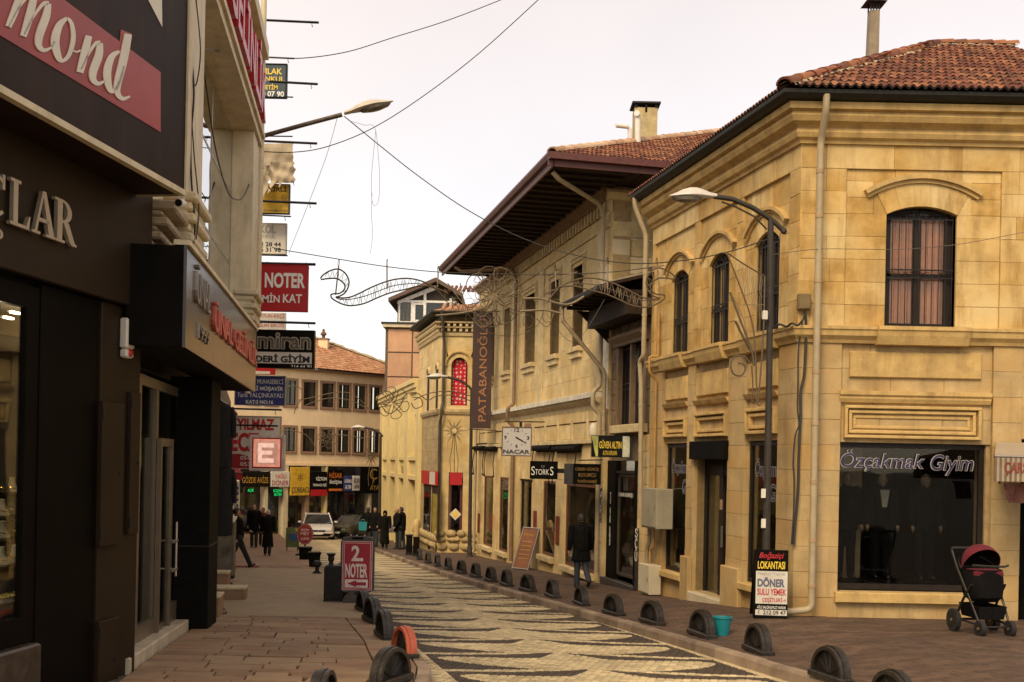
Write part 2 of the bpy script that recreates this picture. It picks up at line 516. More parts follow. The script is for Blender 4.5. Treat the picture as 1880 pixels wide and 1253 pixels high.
def road_pattern():
	"""cream plume pattern on dark setts: a centre spine with curved lobes to both sides"""
	m = bpy.data.materials.new('patterned_setts')
	m.use_nodes = True
	t = m.node_tree
	b = t.nodes['Principled BSDF']
	geo = _n(t, 'ShaderNodeNewGeometry')
	wob = _n(t, 'ShaderNodeTexNoise', Scale=2.5, Detail=2.0)
	t.links.new(geo.outputs['Position'], wob.inputs['Vector'])
	sx = _n(t, 'ShaderNodeSeparateXYZ')
	t.links.new(geo.outputs['Position'], sx.inputs[0])
	X, Y = sx.outputs[0], sx.outputs[1]
	A = lambda op, a, b_=None, c=None, cl=False: _math(t, op, a, b_, c, cl)
	w = A('DIVIDE', A('SUBTRACT', X, A('MULTIPLY_ADD', Y, -0.243, 0.975 + 0.243 * 13)), 1.83)
	w = A('ABSOLUTE', w)
	bend = A('MULTIPLY', A('SUBTRACT', 1.0, A('POWER', A('SUBTRACT', 1.0, w, None, True), 2.4)), 0.29)
	ph = A('ADD', A('DIVIDE', A('SUBTRACT', 13.02, Y), 1.45), A('MULTIPLY', A('SUBTRACT', wob.outputs['Fac'], 0.5), 0.05))
	ph = A('SUBTRACT', ph, bend)
	q = A('FRACT', A('ADD', ph, 60.0))
	# q: 0 at the thin cream line, growing towards the viewer
	line = A('LESS_THAN', q, 0.115)
	ramp = A('DIVIDE', A('SUBTRACT', w, 0.03), 0.20, None, True)
	d1 = A('MULTIPLY_ADD', A('MULTIPLY', ramp, A('MULTIPLY_ADD', w, -0.24, 0.33)), 1.0, 0.115)
	qe = A('SUBTRACT', 1.0, A('MULTIPLY', A('POWER', A('DIVIDE', A('SUBTRACT', w, 0.34, None, True), 0.50), 1.2), 0.42))
	tip = A('DIVIDE', A('SUBTRACT', w, 0.78, None, True), 0.16)
	tip = A('SQRT', A('SUBTRACT', 1.0, A('MULTIPLY', tip, tip), None, True))
	mid = A('MULTIPLY', A('ADD', d1, qe), 0.5)
	hlf = A('MULTIPLY', A('MULTIPLY', A('SUBTRACT', qe, d1), 0.5), tip)
	lobe = A('LESS_THAN', A('ABSOLUTE', A('SUBTRACT', q, mid)), hlf)
	core = A('LESS_THAN', w, A('MULTIPLY_ADD', wob.outputs['Fac'], 0.05, 0.02))
	out_ = A('GREATER_THAN', w, 1.0)
	cream = A('MAXIMUM', A('MAXIMUM', line, lobe), A('MAXIMUM', core, out_))
	oi = geo.outputs['Random Per Island']
	n1 = _n(t, 'ShaderNodeTexNoise', Scale=1.1, Detail=6.0)
	t.links.new(geo.outputs['Position'], n1.inputs['Vector'])
	col = _mix(t, cream, (0.052, 0.034, 0.021), (0.475, 0.375, 0.21))
	v = A('MULTIPLY', A('MULTIPLY_ADD', oi, 0.5, 0.76), A('MULTIPLY_ADD', n1.outputs['Fac'], 0.7, 0.65))
	n4 = _n(t, 'ShaderNodeTexNoise', Scale=0.45, Detail=7.0, Roughness=0.7)
	t.links.new(geo.outputs['Position'], n4.inputs['Vector'])
	v = A('MULTIPLY', v, A('MULTIPLY_ADD', n4.outputs['Fac'], 1.3, 0.36, True) if False else A('MULTIPLY_ADD', n4.outputs['Fac'], 1.1, 0.45))
	sc = _n(t, 'ShaderNodeVectorMath', operation='SCALE')
	t.links.new(col, sc.inputs[0]); t.links.new(v, sc.inputs['Scale'])
	t.links.new(sc.outputs[0], b.inputs['Base Color'])
	b.inputs['Roughness'].default_value = 0.72
	n2 = _n(t, 'ShaderNodeTexNoise', Scale=40.0, Detail=6.0)
	t.links.new(geo.outputs['Position'], n2.inputs['Vector'])
	bp = _n(t, 'ShaderNodeBump', Strength=0.5, Distance=0.012)
	t.links.new(n2.outputs['Fac'], bp.inputs['Height'])
	t.links.new(bp.outputs[0], b.inputs['Normal'])
	return m
road_m = road_pattern()
ys = [-60, -20, 0, 4] + [5 + 1.5 * i for i in range(37)] + [62, 66, 70, 74, 78, 90, 150, 400, 900]
g = MB().sheet([-500, -120, -60, -30, -20, -12, -6, 0, 6, 12, 20, 30, 60, 120, 500], ys, lambda x, y: -SLOPE * min(max(y, -40), 78) - RD - 0.02)
tag(g.obj('ground', asphalt), 'dark worn ground running downhill under street and buildings', kind='structure')
YS = [5 + 0.5 * i for i in range(52)] + [31 + 1.5 * i for i in range(32)]
def strip(fl, fr, zf, n=2, ys_=None):
	mb = MB()
	ys_ = ys_ or YS
	rows = []
	for y in ys_:
		a, b = fl(y), fr(y)
		rows.append([(a + (b - a) * i / n, y) for i in range(n + 1)])
	vs = [(x, y, zf(x, y)) for r in rows for (x, y) in r]
	k = n + 1
	fs = [(j * k + i, j * k + i + 1, (j + 1) * k + i + 1, (j + 1) * k + i) for j in range(len(rows) - 1) for i in range(n)]
	return mb.add(vs, fs)
zr = lambda x, y: -SLOPE * min(y, 78) - RD
road = strip(lambda y: kerb_l(y) - 0.05, lambda y: kerb_r(y) + 0.05, lambda x, y: zr(x, y) - (0.012 if y < 31 else 0.0)).obj('road', road_m)
tag(road, 'narrow street paved in cream and dark plume pattern between two kerbs', kind='structure')
# setts of the near carriageway, one joined part
mb = MB()
pit = 0.098
ny = int((31 - 10.2) / pit)
for j in range(ny):
	y = 10.2 + j * pit
	s0 = spine(y)
	nx = int(2.0 / pit)
	off = 0.5 * (j % 2)
	for i in range(-nx - 1, nx + 1):
		x = s0 + (i + off) * pit
		if x < kerb_l(y) + 0.03 or x + pit > kerb_r(y) - 0.03: continue
		g_, e = 0.002 + R.random() * 0.003, 0.006
		yb = y - 0.02 * abs(i) * pit + R.uniform(-.004, .004)
		dz = R.uniform(-0.003, 0.002)
		z0 = zr(0, yb) + dz; z1 = zr(0, yb + pit) + dz
		a, b_, c, d = x + g_, x + pit - g_, yb + g_, yb + pit - g_
		vs = [(a, c, z0 - .007), (b_, c, z0 - .007), (b_, d, z1 - .007), (a, d, z1 - .007),
			  (a + e, c + e, z0), (b_ - e, c + e, z0), (b_ - e, d - e, z1), (a + e, d - e, z1)]
		mb.add(vs, [(4, 5, 6, 7), (0, 1, 5, 4), (1, 2, 6, 5), (2, 3, 7, 6), (3, 0, 4, 7)])
tag(mb.obj('sett', road_m, road), kind='stuff')
# ---- pavements: bed, kerb stones, slabs
def slab_mesh(x0, x1, x2, x3, y0, y1, up=0.0, e=0.006, th=0.05):
	"""x0..x1 at y0 and x3..x2 at y1"""
	t = [R.uniform(-.004, .004) + up for _ in range(2)]
	q = [(x0, y0), (x1, y0), (x2, y1), (x3, y1)]
	zz = [gz(*p) + t[i // 2] for i, p in enumerate(q)]
	cx = sum(p[0] for p in q) / 4; cy = sum(p[1] for p in q) / 4
	top = []
	for (p, z) in zip(q, zz):
		d = Vector((cx - p[0], cy - p[1])).normalized() * e
		top.append((p[0] + d.x, p[1] + d.y, z))
	side = [(p[0], p[1], z - e) for p, z in zip(q, zz)]
	low = [(p[0], p[1], z - th) for p, z in zip(q, zz)]
	vs = top + side + low
	fs = [(0, 1, 2, 3)]
	for k in (0, 4):
		fs += [(k + i, k + 4 + i, k + 4 + (i + 1) % 4, k + (i + 1) % 4) for i in range(4)]
	return MB().add(vs, fs)
KW = 0.15
pl = strip(lambda y: min(wall_l(y) - 12.0, -9), lambda y: kerb_l(y) - KW * .5, lambda x, y: gz(x, y) - 0.03, 4).obj('pavement', grout)
tag(pl, 'left pavement of worn reddish stone slabs with a concrete patch', kind='structure')
pr = strip(lambda y: kerb_r(y) + KW * .5, lambda y: max(wall_a(y) + 6.0, kerb_r(y) + 6), lambda x, y: gz(x, y) - 0.022, 10).obj('pavement', grout)
tag(pr, 'right pavement of brown pavers below the stone facades', kind='structure')
for side, kf, par in ((1, kerb_r, pr), (-1, kerb_l, pl)):
	y = 9.0
	while y < 56:
		L = 0.52 + 0.1 * R.random() if y < 30 else 0.9
		y1 = y + L - 0.012
		a0, a1 = kf(y), kf(y1)
		m = MB()
		b0, b1 = a0 + side * KW, a1 + side * KW
		o = 0.018 * side
		j = R.uniform(-.005, .005)
		sec = lambda xa, xb, yy: [(xa, yy, zr(0, yy) - 0.05), (xa + o * .3, yy, gz(xa, yy) - 0.03 + j), (xa + o * 1.4, yy, gz(xa, yy) + j), (xb, yy, gz(xa, yy) + j), (xb, yy, zr(0, yy) - .05)]
		m.add(sec(a0, b0, y) + sec(a1, b1, y1), [(0, 1, 6, 5), (1, 2, 7, 6), (2, 3, 8, 7), (3, 4, 9, 8), (0, 4, 3, 2, 1), (5, 6, 7, 8, 9)])
		m.obj('kerb_stone', kerb_m, par)
		y += L
# left slabs, in rows across the pavement
def in_patch(x, y): return 17.0 < y < 30 and x > -4.6 - 0.24 * (y - 17) - 0.2 * math.sin(y)
n_slab = 0
y = 8.6
row = 0
while y < 33 and n_slab < 285:
	d = R.choice([0.24, 0.30, 0.36]) if y < 17 else (0.42 if y < 24 else 0.62)
	y1 = y + d
	xa, xb = wall_l(y) + 0.02, kerb_l(y) - KW - 0.012
	if y > 20: xa = -5.8 - 0.241 * (y - 22)
	x = xb
	k = 0
	# long slabs parallel to the kerb first, then random widths
	while x > xa + 0.15:
		w_ = (0.46 if k == 0 else R.uniform(0.36, 0.85))
		x0 = max(xa, x - w_)
		if x0 - xa < 0.25: x0 = xa
		sk = kerb_l(y1) - kerb_l(y) if k < 2 else -0.14 * d
		if not in_patch((x + x0) / 2, y):
			gp = 0.006 + 0.006 * R.random()
			skr = sk
			slab_mesh(x0 + gp, x - gp, x - gp + skr, x0 + gp + skr, y + gp, y1 - gp, R.uniform(-.006, .005)).obj('paving_slab', slab_m, pl)
			n_slab += 1
		x = x0
		k += 1
	y = y1
	row += 1
pts_l, yy = [], 17.0
ys_p = [17 + 0.5 * i for i in range(27)]
strip(lambda y: -4.6 - 0.24 * (y - 17) - 0.2 * math.sin(y), lambda y: kerb_l(y) - KW - .01, lambda x, y: gz(x, y) + 0.002, 4, ys_p).obj('concrete_patch', patch_m, pl)
strip(lambda y: min(wall_l(y) - 12.0, -9), lambda y: kerb_l(y) - KW - .01, lambda x, y: gz(x, y) - 0.004, 4, [30.0 + 1.5 * i for i in range(33)]).obj('far_paving', slab_m, pl)
# right pavers, one joined part near, a sheet beyond
mb = MB()
y = 9.0
j = 0
while y < 29:
	x = kerb_r(y) + KW + 0.01 - 0.1 * (j % 2)
	xe = max(wall_a(y), 4.42) if y > 16.9 else 9.5
	if y > 16.9: xe = wall_a(y) + 0.3
	while x < xe:
		sk = kerb_r(y + .12) - kerb_r(y)
		x0 = max(x, kerb_r(y) + KW + .01)
		a, b_ = x0 + .005, x + .235
		if b_ - a > .04:
			u = R.uniform(-.003, .003)
			z0, z1 = gz(a, y) + u, gz(b_, y) + u
			mb.add([(a, y + .005, z0), (b_, y + .005, z1), (b_ + sk, y + .115, z1 - .0049), (a + sk, y + .115, z0 - .0049),
					(a - .004, y, z0 - .02), (b_ + .004, y, z1 - .02), (b_ + sk + .004, y + .119, z1 - .025), (a + sk - .004, y + .119, z0 - .025)],
				   [(0, 1, 2, 3), (4, 5, 1, 0), (5, 6, 2, 1), (6, 7, 3, 2), (7, 4, 0, 3)])
		x += 0.24
	y += 0.12
	j += 1
tag(mb.obj('paver', paver_m, pr), kind='stuff')
strip(lambda y: kerb_r(y) + KW + .01, lambda y: wall_a(y) + 2.0, lambda x, y: gz(x, y) - 0.002, 6, [29 + 1.5 * i for i in range(30)]).obj('far_paving', paver_m, pr)
# ================================================================ FACADE TOOLS
class FB:
	"""parts of one building standing on one of its faces; local x runs from p0, y outwards, z is height"""
	def __init__(s, root, face):
		s.root, s.face = root, face
	def part(s, mb, name, mat, sub=None, smooth=False):
		o = mb.obj(name, mat, sub if sub is not None else s.root, smooth)
		if sub is None: s.put(o)
		return o
	def put(s, o):
		l = s.root.location
		o.location = (s.face.o.x - l.x, s.face.o.y - l.y, -l.z)
		o.rotation_euler = (0, 0, s.face.rot)
		return o
	def text(s, st, xl, xr, z0, z1, y, mat, sub=None, **k):
		o = text(sub if sub is not None else s.root, st, xl, xr, z0, z1, y, mat, **k)
		if sub is None: s.put(o)
		return o
	def S(s, px, py=848, off=0.0): return s.face.hit(px, py, off)[0]
	def Z(s, px, py, off=0.0): return s.face.hit(px, py, off)[1]
def cuts(lo, hi, vals):
	return sorted({lo, hi} | {v for v in vals if lo + .01 < v < hi - .01})
def holed_wall(mb, s0, s1, z0, z1, holes, y0, y1):
	xs = cuts(s0, s1, [h[0] for h in holes] + [h[1] for h in holes])
	for a, b in zip(xs, xs[1:]):
		m = (a + b) / 2
		hs = sorted([(h[2], h[3]) for h in holes if h[0] < m < h[1]])
		z = z0
		for (p, q) in hs:
			if p > z: mb.box(a, b, y0, y1, z, min(p, z1))
			z = max(z, q)
		if z < z1: mb.box(a, b, y0, y1, z, z1)
	return mb
def ashlar(fb, s0, s1, z0, z1, holes, course, wmin, wmax, mat, yb, yf, gap=0.005, c=0.004, jit=0.004, name='stone_block', stuff=None):
	"""courses of separate cut stones round the holes"""
	zs = cuts(z0, z1, [h[2] for h in holes if h[1] > s0 and h[0] < s1] + [h[3] for h in holes if h[1] > s0 and h[0] < s1])
	rows = []
	for a, b in zip(zs, zs[1:]):
		k = max(1, round((b - a) / course))
		rows += [(a + (b - a) * i / k, a + (b - a) * (i + 1) / k) for i in range(k)]
	n = 0
	for (a, b) in rows:
		m = (a + b) / 2
		free = [(s0, s1)]
		for h in holes:
			if h[2] < m < h[3]:
				nf = []
				for (p, q) in free:
					if h[1] <= p or h[0] >= q: nf.append((p, q)); continue
					if h[0] > p: nf.append((p, h[0]))
					if h[1] < q: nf.append((h[1], q))
				free = nf
		for (p, q) in free:
			if q - p < .03: continue
			x = p
			w = R.uniform(wmin, wmax) * (0.6 if R.random() < .5 else 1)
			while x < q - .01:
				e = x + w
				if q - e < wmin * .45: e = q
				g = gap * R.uniform(.4, 1.0)
				mb = stuff if stuff is not None else MB()
				mb.cbox(x + g * .5, e - g * .5, yb, yf + R.uniform(-jit, jit), a + g * .5, b - g * .5, c)
				if stuff is None: fb.part(mb, name, mat)
				n += 1
				x = e
				w = R.uniform(wmin, wmax)
	return n
def arc_pts(sc, zs, hw, rise, n=12, extra=0.0, ext_ang=0.0):
	Rr = (hw * hw + rise * rise) / (2 * rise)
	cz = zs + rise - Rr
	a = math.asin(min(1, hw / Rr))
	if rise > hw: a = math.pi - a
	a += ext_ang
	return [(sc + (Rr + extra) * math.sin(-a + 2 * a * i / n), cz + (Rr + extra) * math.cos(-a + 2 * a * i / n)) for i in range(n + 1)]
def arch_head(fb, s0, s1, zs, rise, ring, xa, xb, ztop, yb, yf, mat, nv=5, hood=0.0, hood_ext=0.12):
	"""voussoirs, the stones filling up to ztop between xa and xb, and a hood mould"""
	sc, hw = (s0 + s1) / 2, (s1 - s0) / 2
	inn = arc_pts(sc, zs, hw, rise, nv * 3)
	out = arc_pts(sc, zs, hw, rise, nv * 3, ring)
	for k in range(nv):
		i, j = k * 3, k * 3 + 3
		poly = [inn[q] for q in range(i, j + 1)] + [out[q] for q in range(j, i - 1, -1)]
		g = .003
		cxx = sum(p[0] for p in poly) / len(poly); czz = sum(p[1] for p in poly) / len(poly)
		poly = [(cxx + (p[0] - cxx) * (1 - g * 4), czz + (p[1] - czz) * (1 - g * 2)) for p in poly]
		fb.part(MB().prism(poly, yb, yf + .012 + R.uniform(-.003, .003)), 'voussoir', mat)
	h = len(out) // 2
	left = [(xa, zs)] + ([(s0, zs)] if s0 - xa > .01 else []) + out[:h + 1] + [(sc, ztop), (xa, ztop)]
	right = [(sc, ztop)] + out[h:] + ([(s1, zs)] if xb - s1 > .01 else []) + [(xb, zs), (xb, ztop)]
	for p in (left, right):
		q = [p[0]]
		for v in p[1:]:
			if abs(v[0] - q[-1][0]) + abs(v[1] - q[-1][1]) > 1e-4: q.append(v)
		fb.part(MB().prism(q, yb, yf), 'spandrel_stone', mat)
	if hood:
		o1 = arc_pts(sc, zs, hw, rise, 16, ring, hood_ext)
		mb = MB()
		for (r0, r1, y1) in ((0.0, hood * .45, yf + .05), (hood * .45, hood, yf + .10)):
			a_ = arc_pts(sc, zs, hw, rise, 16, ring + r0, hood_ext)
			b_ = arc_pts(sc, zs, hw, rise, 16, ring + r1, hood_ext)
			mb.prism(a_ + b_[::-1], yb, y1)
		fb.part(mb, 'hood_mould', stone_trim)
def arch_fill(sc, zs, hw, rise, zlow, y0, y1, mb, n=12):
	"""a plate with an arched top"""
	top = arc_pts(sc, zs, hw, rise, n)
	mb.prism([(sc - hw, zlow)] + top + [(sc + hw, zlow)], y0, y1)
	return mb
curtain_m = M('dusky_pink_curtain', (0.80, 0.40, 0.23), 0.9, ns=2.5, na=0.15)
curtain_dark = M('brown_lattice_shade', (0.085, 0.045, 0.026), 0.8, ns=5, na=0.3)
def curtain(mb, x0, x1, y, z0, z1, waves=9, amp=.02):
	n = waves * 6
	xs = [x0 + (x1 - x0) * i / n for i in range(n + 1)]
	vs = []
	for z in (z0, z1):
		vs += [(x, y + amp * math.sin(2 * math.pi * waves * i / n + .6 * math.sin(i * .7)), z) for i, x in enumerate(xs)]
	return mb.add(vs, [(i, i + 1, n + 2 + i, n + 1 + i) for i in range(n)])
def spiral(c, r0, turns, a0, y, n=16, sgn=1):
	out = []
	for i in range(n + 1):
		t = i / n
		a = a0 + sgn * turns * 2 * math.pi * t
		r = r0 * (1 - .85 * t)
		out.append((c[0] + r * math.cos(a), y, c[1] + r * math.sin(a)))
	return out
def grille(s0, s1, z0, zs, rise, y, bars=8, rows=(0.0, .45, .52, .97)):
	mb = MB()
	r = .008
	for i in range(bars + 1):
		x = s0 + .03 + (s1 - s0 - .06) * i / bars
		mb.tube([(x, y, z0 + .01), (x, y, zs)], r, 5)
	for f in rows:
		z = z0 + .02 + (zs - z0 - .02) * f
		mb.box(s0 + .01, s1 - .01, y - .006, y + .006, z - .011, z + .011)
	sc, hw = (s0 + s1) / 2, (s1 - s0) / 2
	if rise > .02:
		top = arc_pts(sc, zs, hw - .012, rise - .012, 12)
		mb.tube([(p[0], y, p[1]) for p in top], r, 5)
		for q in (-1, 1):
			cx = sc + q * hw * .5
			for k in range(7):
				a = math.pi * (0.08 + .84 * k / 6)
				mb.tube([(cx, y, zs + .01), (cx + hw * .42 * math.cos(a), y, zs + .01 + min(rise * .85, hw * .4) * math.sin(a))], r * .8, 4)
			for kx in (.12, .88):
				mb.tube(spiral((sc + q * hw * kx, zs + rise * .35), min(.07, rise * .3), 1.4, 0, y, 14, q), r * .8, 4)
	zb = z0 + (zs - z0) * .485
	for i in range(4):
		x = s0 + (s1 - s0) * (i + .5) / 4
		mb.tube(spiral((x, zb), .05, 1.3, 0 if i % 2 else math.pi, y + .004, 12, 1 if i % 2 else -1), r * .7, 4)
		mb.tube([(x - .1, y, zb - .03), (x + .1, y, zb + .03)], r * .7, 4)
	return mb
def arched_window(fb, s0, s1, z0, zs, rise, yf, depth=.24, curtain_mat=None, bars=8, panes=2, grill=True, jamb=stone_trim):
	"""frame, panes, curtains and iron grille set in a reveal"""
	yw = yf - depth
	sc, hw = (s0 + s1) / 2, (s1 - s0) / 2
	w = MB()
	f = .08 if s1 - s0 > 1.0 else .055
	w.box(s0, s0 + f, yw - .05, yw, z0, zs); w.box(s1 - f, s1, yw - .05, yw, z0, zs)
	w.box(s0 + f, s1 - f, yw - .05, yw, z0, z0 + f * 1.3)
	w.box(s0 + f, s1 - f, yw - .05, yw + .004, zs - .03, zs + .03)
	for k in range(1, panes):
		x = s0 + (s1 - s0) * k / panes
		w.box(x - .05, x + .05, yw - .05, yw + .008, z0 + f, zs - .03)
	zm = z0 + (zs - z0) * .48
	for k in range(panes):
		xa = s0 + f + (s1 - s0 - 2 * f) * k / panes; xb = s0 + f + (s1 - s0 - 2 * f) * (k + 1) / panes
		w.box(xa, xb, yw - .045, yw - .004, zm - .035, zm + .035)
		w.box(xa, xa + .045, yw - .045, yw - .004, z0 + f, zs); w.box(xb - .045, xb, yw - .045, yw - .004, z0 + f, zs)
	if rise > .02:
		a_ = arc_pts(sc, zs, hw, rise, 12); b_ = arc_pts(sc, zs, hw - f, rise - f * .8, 12)
		w.prism(a_ + b_[::-1], yw - .05, yw)
		w.box(sc - .03, sc + .03, yw - .05, yw, zs + .03, zs + rise - .04)
	win = fb.part(w, 'window', wood_frame)
	g = MB()
	if rise > .02: arch_fill(sc, zs, hw - .02, max(.02, rise - .02), z0 + .02, yw - .034, yw - .028, g)
	else: g.box(s0 + .02, s1 - .02, yw - .034, yw - .028, z0 + .02, zs - .01)
	fb.part(g, 'pane', win_glass, win)
	if curtain_mat is not None:
		fb.part(curtain(MB(), s0 + .05, s1 - .05, yw - .085, z0, zs + rise * .7, max(5, int((s1 - s0) / .085))), 'curtain', curtain_mat, win)
	back = MB().box(s0 - .25, s1 + .25, yw - .9, yw - .88, z0 - .3, zs + rise + .3)
	fb.part(back, 'room', room_dark, win)
	# reveal
	rv = MB()
	rv.box(s0 - .02, s0, yw - .06, yf - .004, z0, zs); rv.box(s1, s1 + .02, yw - .06, yf - .004, z0, zs)
	rv.box(s0 - .02, s1 + .02, yw - .06, yf - .004, z0 - .03, z0)
	if rise > .02:
		a_ = arc_pts(sc, zs, hw, rise, 12); b_ = arc_pts(sc, zs, hw, rise, 12, .02)
		rv.prism(a_ + b_[::-1], yw - .06, yf - .004)
	else: rv.box(s0 - .02, s1 + .02, yw - .06, yf - .004, zs, zs + .02)
	fb.part(rv, 'reveal', jamb)
	if grill:
		gr = grille(s0, s1, z0, zs, rise, yw + .07, bars)
		fb.part(gr, 'grille', iron)
	return win
def framed_panel(fb, s0, s1, z0, z1, y, mat, b=.06, proud=.05, rings=2):
	mb = MB()
	for k in range(rings):
		i = k * b * 1.25
		p = proud * (1 - .35 * k)
		x0, x1, a, c = s0 + i, s1 - i, z0 + i, z1 - i
		t = b * .8
		mb.cbox(x0, x1, y, y + p, a, a + t, .008); mb.cbox(x0, x1, y, y + p, c - t, c, .008)
		mb.cbox(x0, x0 + t, y, y + p - .002, a + t, c - t, .008); mb.cbox(x1 - t, x1, y, y + p - .002, a + t, c - t, .008)
	return fb.part(mb, 'framed_panel', mat)
def shop_window(fb, s0, s1, z0, z1, yf, depth=.12, frame=.06, mat=None, glass=None, room=1.6, room_mat=None, mull=()):
	mat = mat or wood_frame
	yw = yf - depth
	w = MB()
	w.box(s0, s0 + frame, yw - .06, yw, z0, z1); w.box(s1 - frame, s1, yw - .06, yw, z0, z1)
	w.box(s0 + frame, s1 - frame, yw - .06, yw, z0, z0 + frame * 1.2); w.box(s0 + frame, s1 - frame, yw - .06, yw, z1 - frame, z1)
	for x in mull: w.box(x - frame * .4, x + frame * .4, yw - .055, yw - .002, z0 + frame, z1 - frame)
	win = fb.part(w, 'shop_window', mat)
	fb.part(MB().box(s0 + .01, s1 - .01, yw - .036, yw - .028, z0 + .01, z1 - .01), 'pane', glass or shop_glass, win)
	r = MB()
	a, b, c, d = s0 - .02, s1 + .02, z0 + .02, z1 + .05
	yb = yw - room
	r.box(a, b, yb - .03, yb, c, d)
	r.box(a - .03, a, yb, yw - .07, c, d); r.box(b, b + .03, yb, yw - .07, c, d)
	r.box(a, b, yb, yw - .07, c - .03, c); r.box(a, b, yb, yw - .07, d, d + .03)
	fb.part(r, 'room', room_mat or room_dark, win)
	return win
def pipe(pts, r, name, label, mat, cat='drainpipe', collars=(), bracket=None, group=None, rmat=None):
	"""a run of pipe standing free on its wall; pts are world points"""
	p = [Vector(q) for q in pts]
	# round the elbows
	q = [p[0]]
	for i in range(1, len(p) - 1):
		a, b = (p[i - 1] - p[i]), (p[i + 1] - p[i])
		k = min(.45 * min(a.length, b.length), r * 1.7)
		A_, B_ = p[i] + a.normalized() * k, p[i] + b.normalized() * k
		for t in (0, .33, .66, 1):
			q.append((A_ * (1 - t) + p[i] * t) * (1 - t) + (p[i] * (1 - t) + B_ * t) * t)
	q.append(p[-1])
	root = thing(name, label, cat, tuple(p[-1]), 0, group)
	o = p[-1]
	MB().tube([v - o for v in q], r, 12).obj('pipe_run', mat, root, True)
	for c in collars:
		# c: fraction of height between first and last point
		for i in range(len(p) - 1):
			a, b = p[i], p[i + 1]
			if (a.z - c) * (b.z - c) <= 0 and abs(a.z - b.z) > .1:
				t = (c - a.z) / (b.z - a.z)
				v = a + (b - a) * t - o
				MB().tube([v + Vector((0, 0, -.03)), v + Vector((0, 0, .03))], r * 1.14, 12).obj('collar', rmat or mat, root, True)
				break
	return root
# ================================================================ CORNER HOUSE (stone, two storeys)
FA = Face((4.42, 17.0), (wall_a(41.0), 41.0))
FF = Face((9.4, 17.0), (4.42, 17.0))
house = thing('corner_house', 'two-storey ochre stone corner house with hipped red tile roof and arched grilled windows', 'building', (4.42, 17.0, gz(4.42, 17.0)))
A = FB(house, FA)
Fr = FB(house, FF)
CORNER = FF.L
zf = lambda py, px=1650: FF.z_at(px, py)
ZC = zf(266)            # underside of cornice
ZB0, ZB1 = zf(629), zf(603)
sA = lambda px, py=700: FA.s_at(px, py)
SA_END = sA(1190, 900)
YB, YR = -.09, -.05     # mortar plane, recessed bay plane
# --- upper windows
ups = []
for (l, r, sill, spr, rise_px) in ((1229.5, 1259, 648, 497, 20), (1297, 1333, 634, 468, 22), (1380.5, 1424, 613, 429, 26)):
	s1_, s0_ = sA(l, 560), sA(r, 560)
	ups.append((s0_, s1_))
up_z0, up_zs, up_rise = zf(612), FA.z_at(1424, 436), .17
fw = (FF.s_at(1757, 500), FF.s_at(1627, 500))
fw_zs, fw_rise = zf(394, 1690), .13
fw_z0 = zf(604, 1690)
ring_f, ring_a = .36, .30
holesA_up, holesF_up = [], []
for (a, b) in ups:
	holesA_up += [(a, b, up_z0, up_zs), (a - .17, b + .17, up_zs, up_zs + up_rise + ring_a + .02)]
holesF_up += [(fw[0], fw[1], fw_z0, fw_zs), (fw[0] - .21, fw[1] + .21, fw_zs, fw_zs + fw_rise + ring_f + .02)]
# --- ground floor openings
zsh = zf(813, 1600)
F_shop = (FF.s_at(1812, 950), FF.s_at(1534, 950), zf(1088, 1670), zsh)
F_next = (FF.s_at(2010, 950), FF.s_at(1874, 950), -1.0, zsh + .1)
A_sh1 = (sA(1259, 900), sA(1216, 900), FA.z_at(1216, 1045), FA.z_at(1216, 815))
A_door = (sA(1334, 900), sA(1272, 900), FA.z_at(1300, 1094), A_sh1[3])
A_sh3 = (sA(1425, 900), sA(1365, 900), FA.z_at(1380, 1072), A_sh1[3])
holesA = holesA_up + [A_sh1, A_door, A_sh3]
holesF = holesF_up + [F_shop, F_next]
mb = MB()
holed_wall(mb, 0.0, SA_END, -1.6, ZC, holesA, -.5, YB)
Fr_w = MB()
holed_wall(Fr_w, 0.0, CORNER, -1.6, ZC, holesF, -.5, YB)
A.part(mb, 'wall', mortar)
Fr.part(Fr_w, 'wall', mortar)
# --- ashlar: bays recessed, pilasters proud
ZPT = zf(312)
bays = [(ups[0][0] - .38, ups[0][1] + .32), (ups[1][0] - .40, ups[1][1] + .38), (ups[2][0] - .45, ups[2][1] + .42)]
e1, e2 = (bays[0][0] + bays[1][1]) / 2, (bays[1][0] + bays[2][1]) / 2
bays = [(e1 + .12, SA_END - .16), (e2 + .13, e1 - .12), (.36, e2 - .13)]
zpa = [FA.z_at(1240, 424), FA.z_at(1310, 392), FA.z_at(1400, 352)]
zpa = sum(zpa) / 3
n_blk = 0
for (a, b) in bays:
	n_blk += ashlar(A, a, b, ZB1, zpa, holesA_up, .40, .5, .85, stone, YB, YR)
prev = 0.0
for (a, b) in sorted(bays):
	n_blk += ashlar(A, prev, a, ZB1, zpa, holesA_up, .42, .4, .7, stone, YB, .0)
	prev = b
n_blk += ashlar(A, prev, SA_END, ZB1, zpa, holesA_up, .42, .4, .7, stone, YB, .0)
n_blk += ashlar(A, 0, SA_END, zpa, ZC, [], .42, .6, 1.0, stone, YB, .004)
fb0, fb1 = FF.s_at(1838, 420), FF.s_at(1553, 420)
n_blk += ashlar(Fr, fb0, fb1, ZB1, ZPT, holesF_up, .335, .55, 1.05, stone, YB, YR + .015)
n_blk += ashlar(Fr, fb1, CORNER, ZB1, ZPT, [], .335, .3, .6, stone, YB, .0)
n_blk += ashlar(Fr, max(0, fb0 - 1.3), fb0, ZB1, ZPT, [], .36, .4, .8, stone, YB, .0)
n_blk += ashlar(Fr, 1.0, CORNER, ZPT, ZC, [], .42, .7, 1.1, stone, YB, .004)
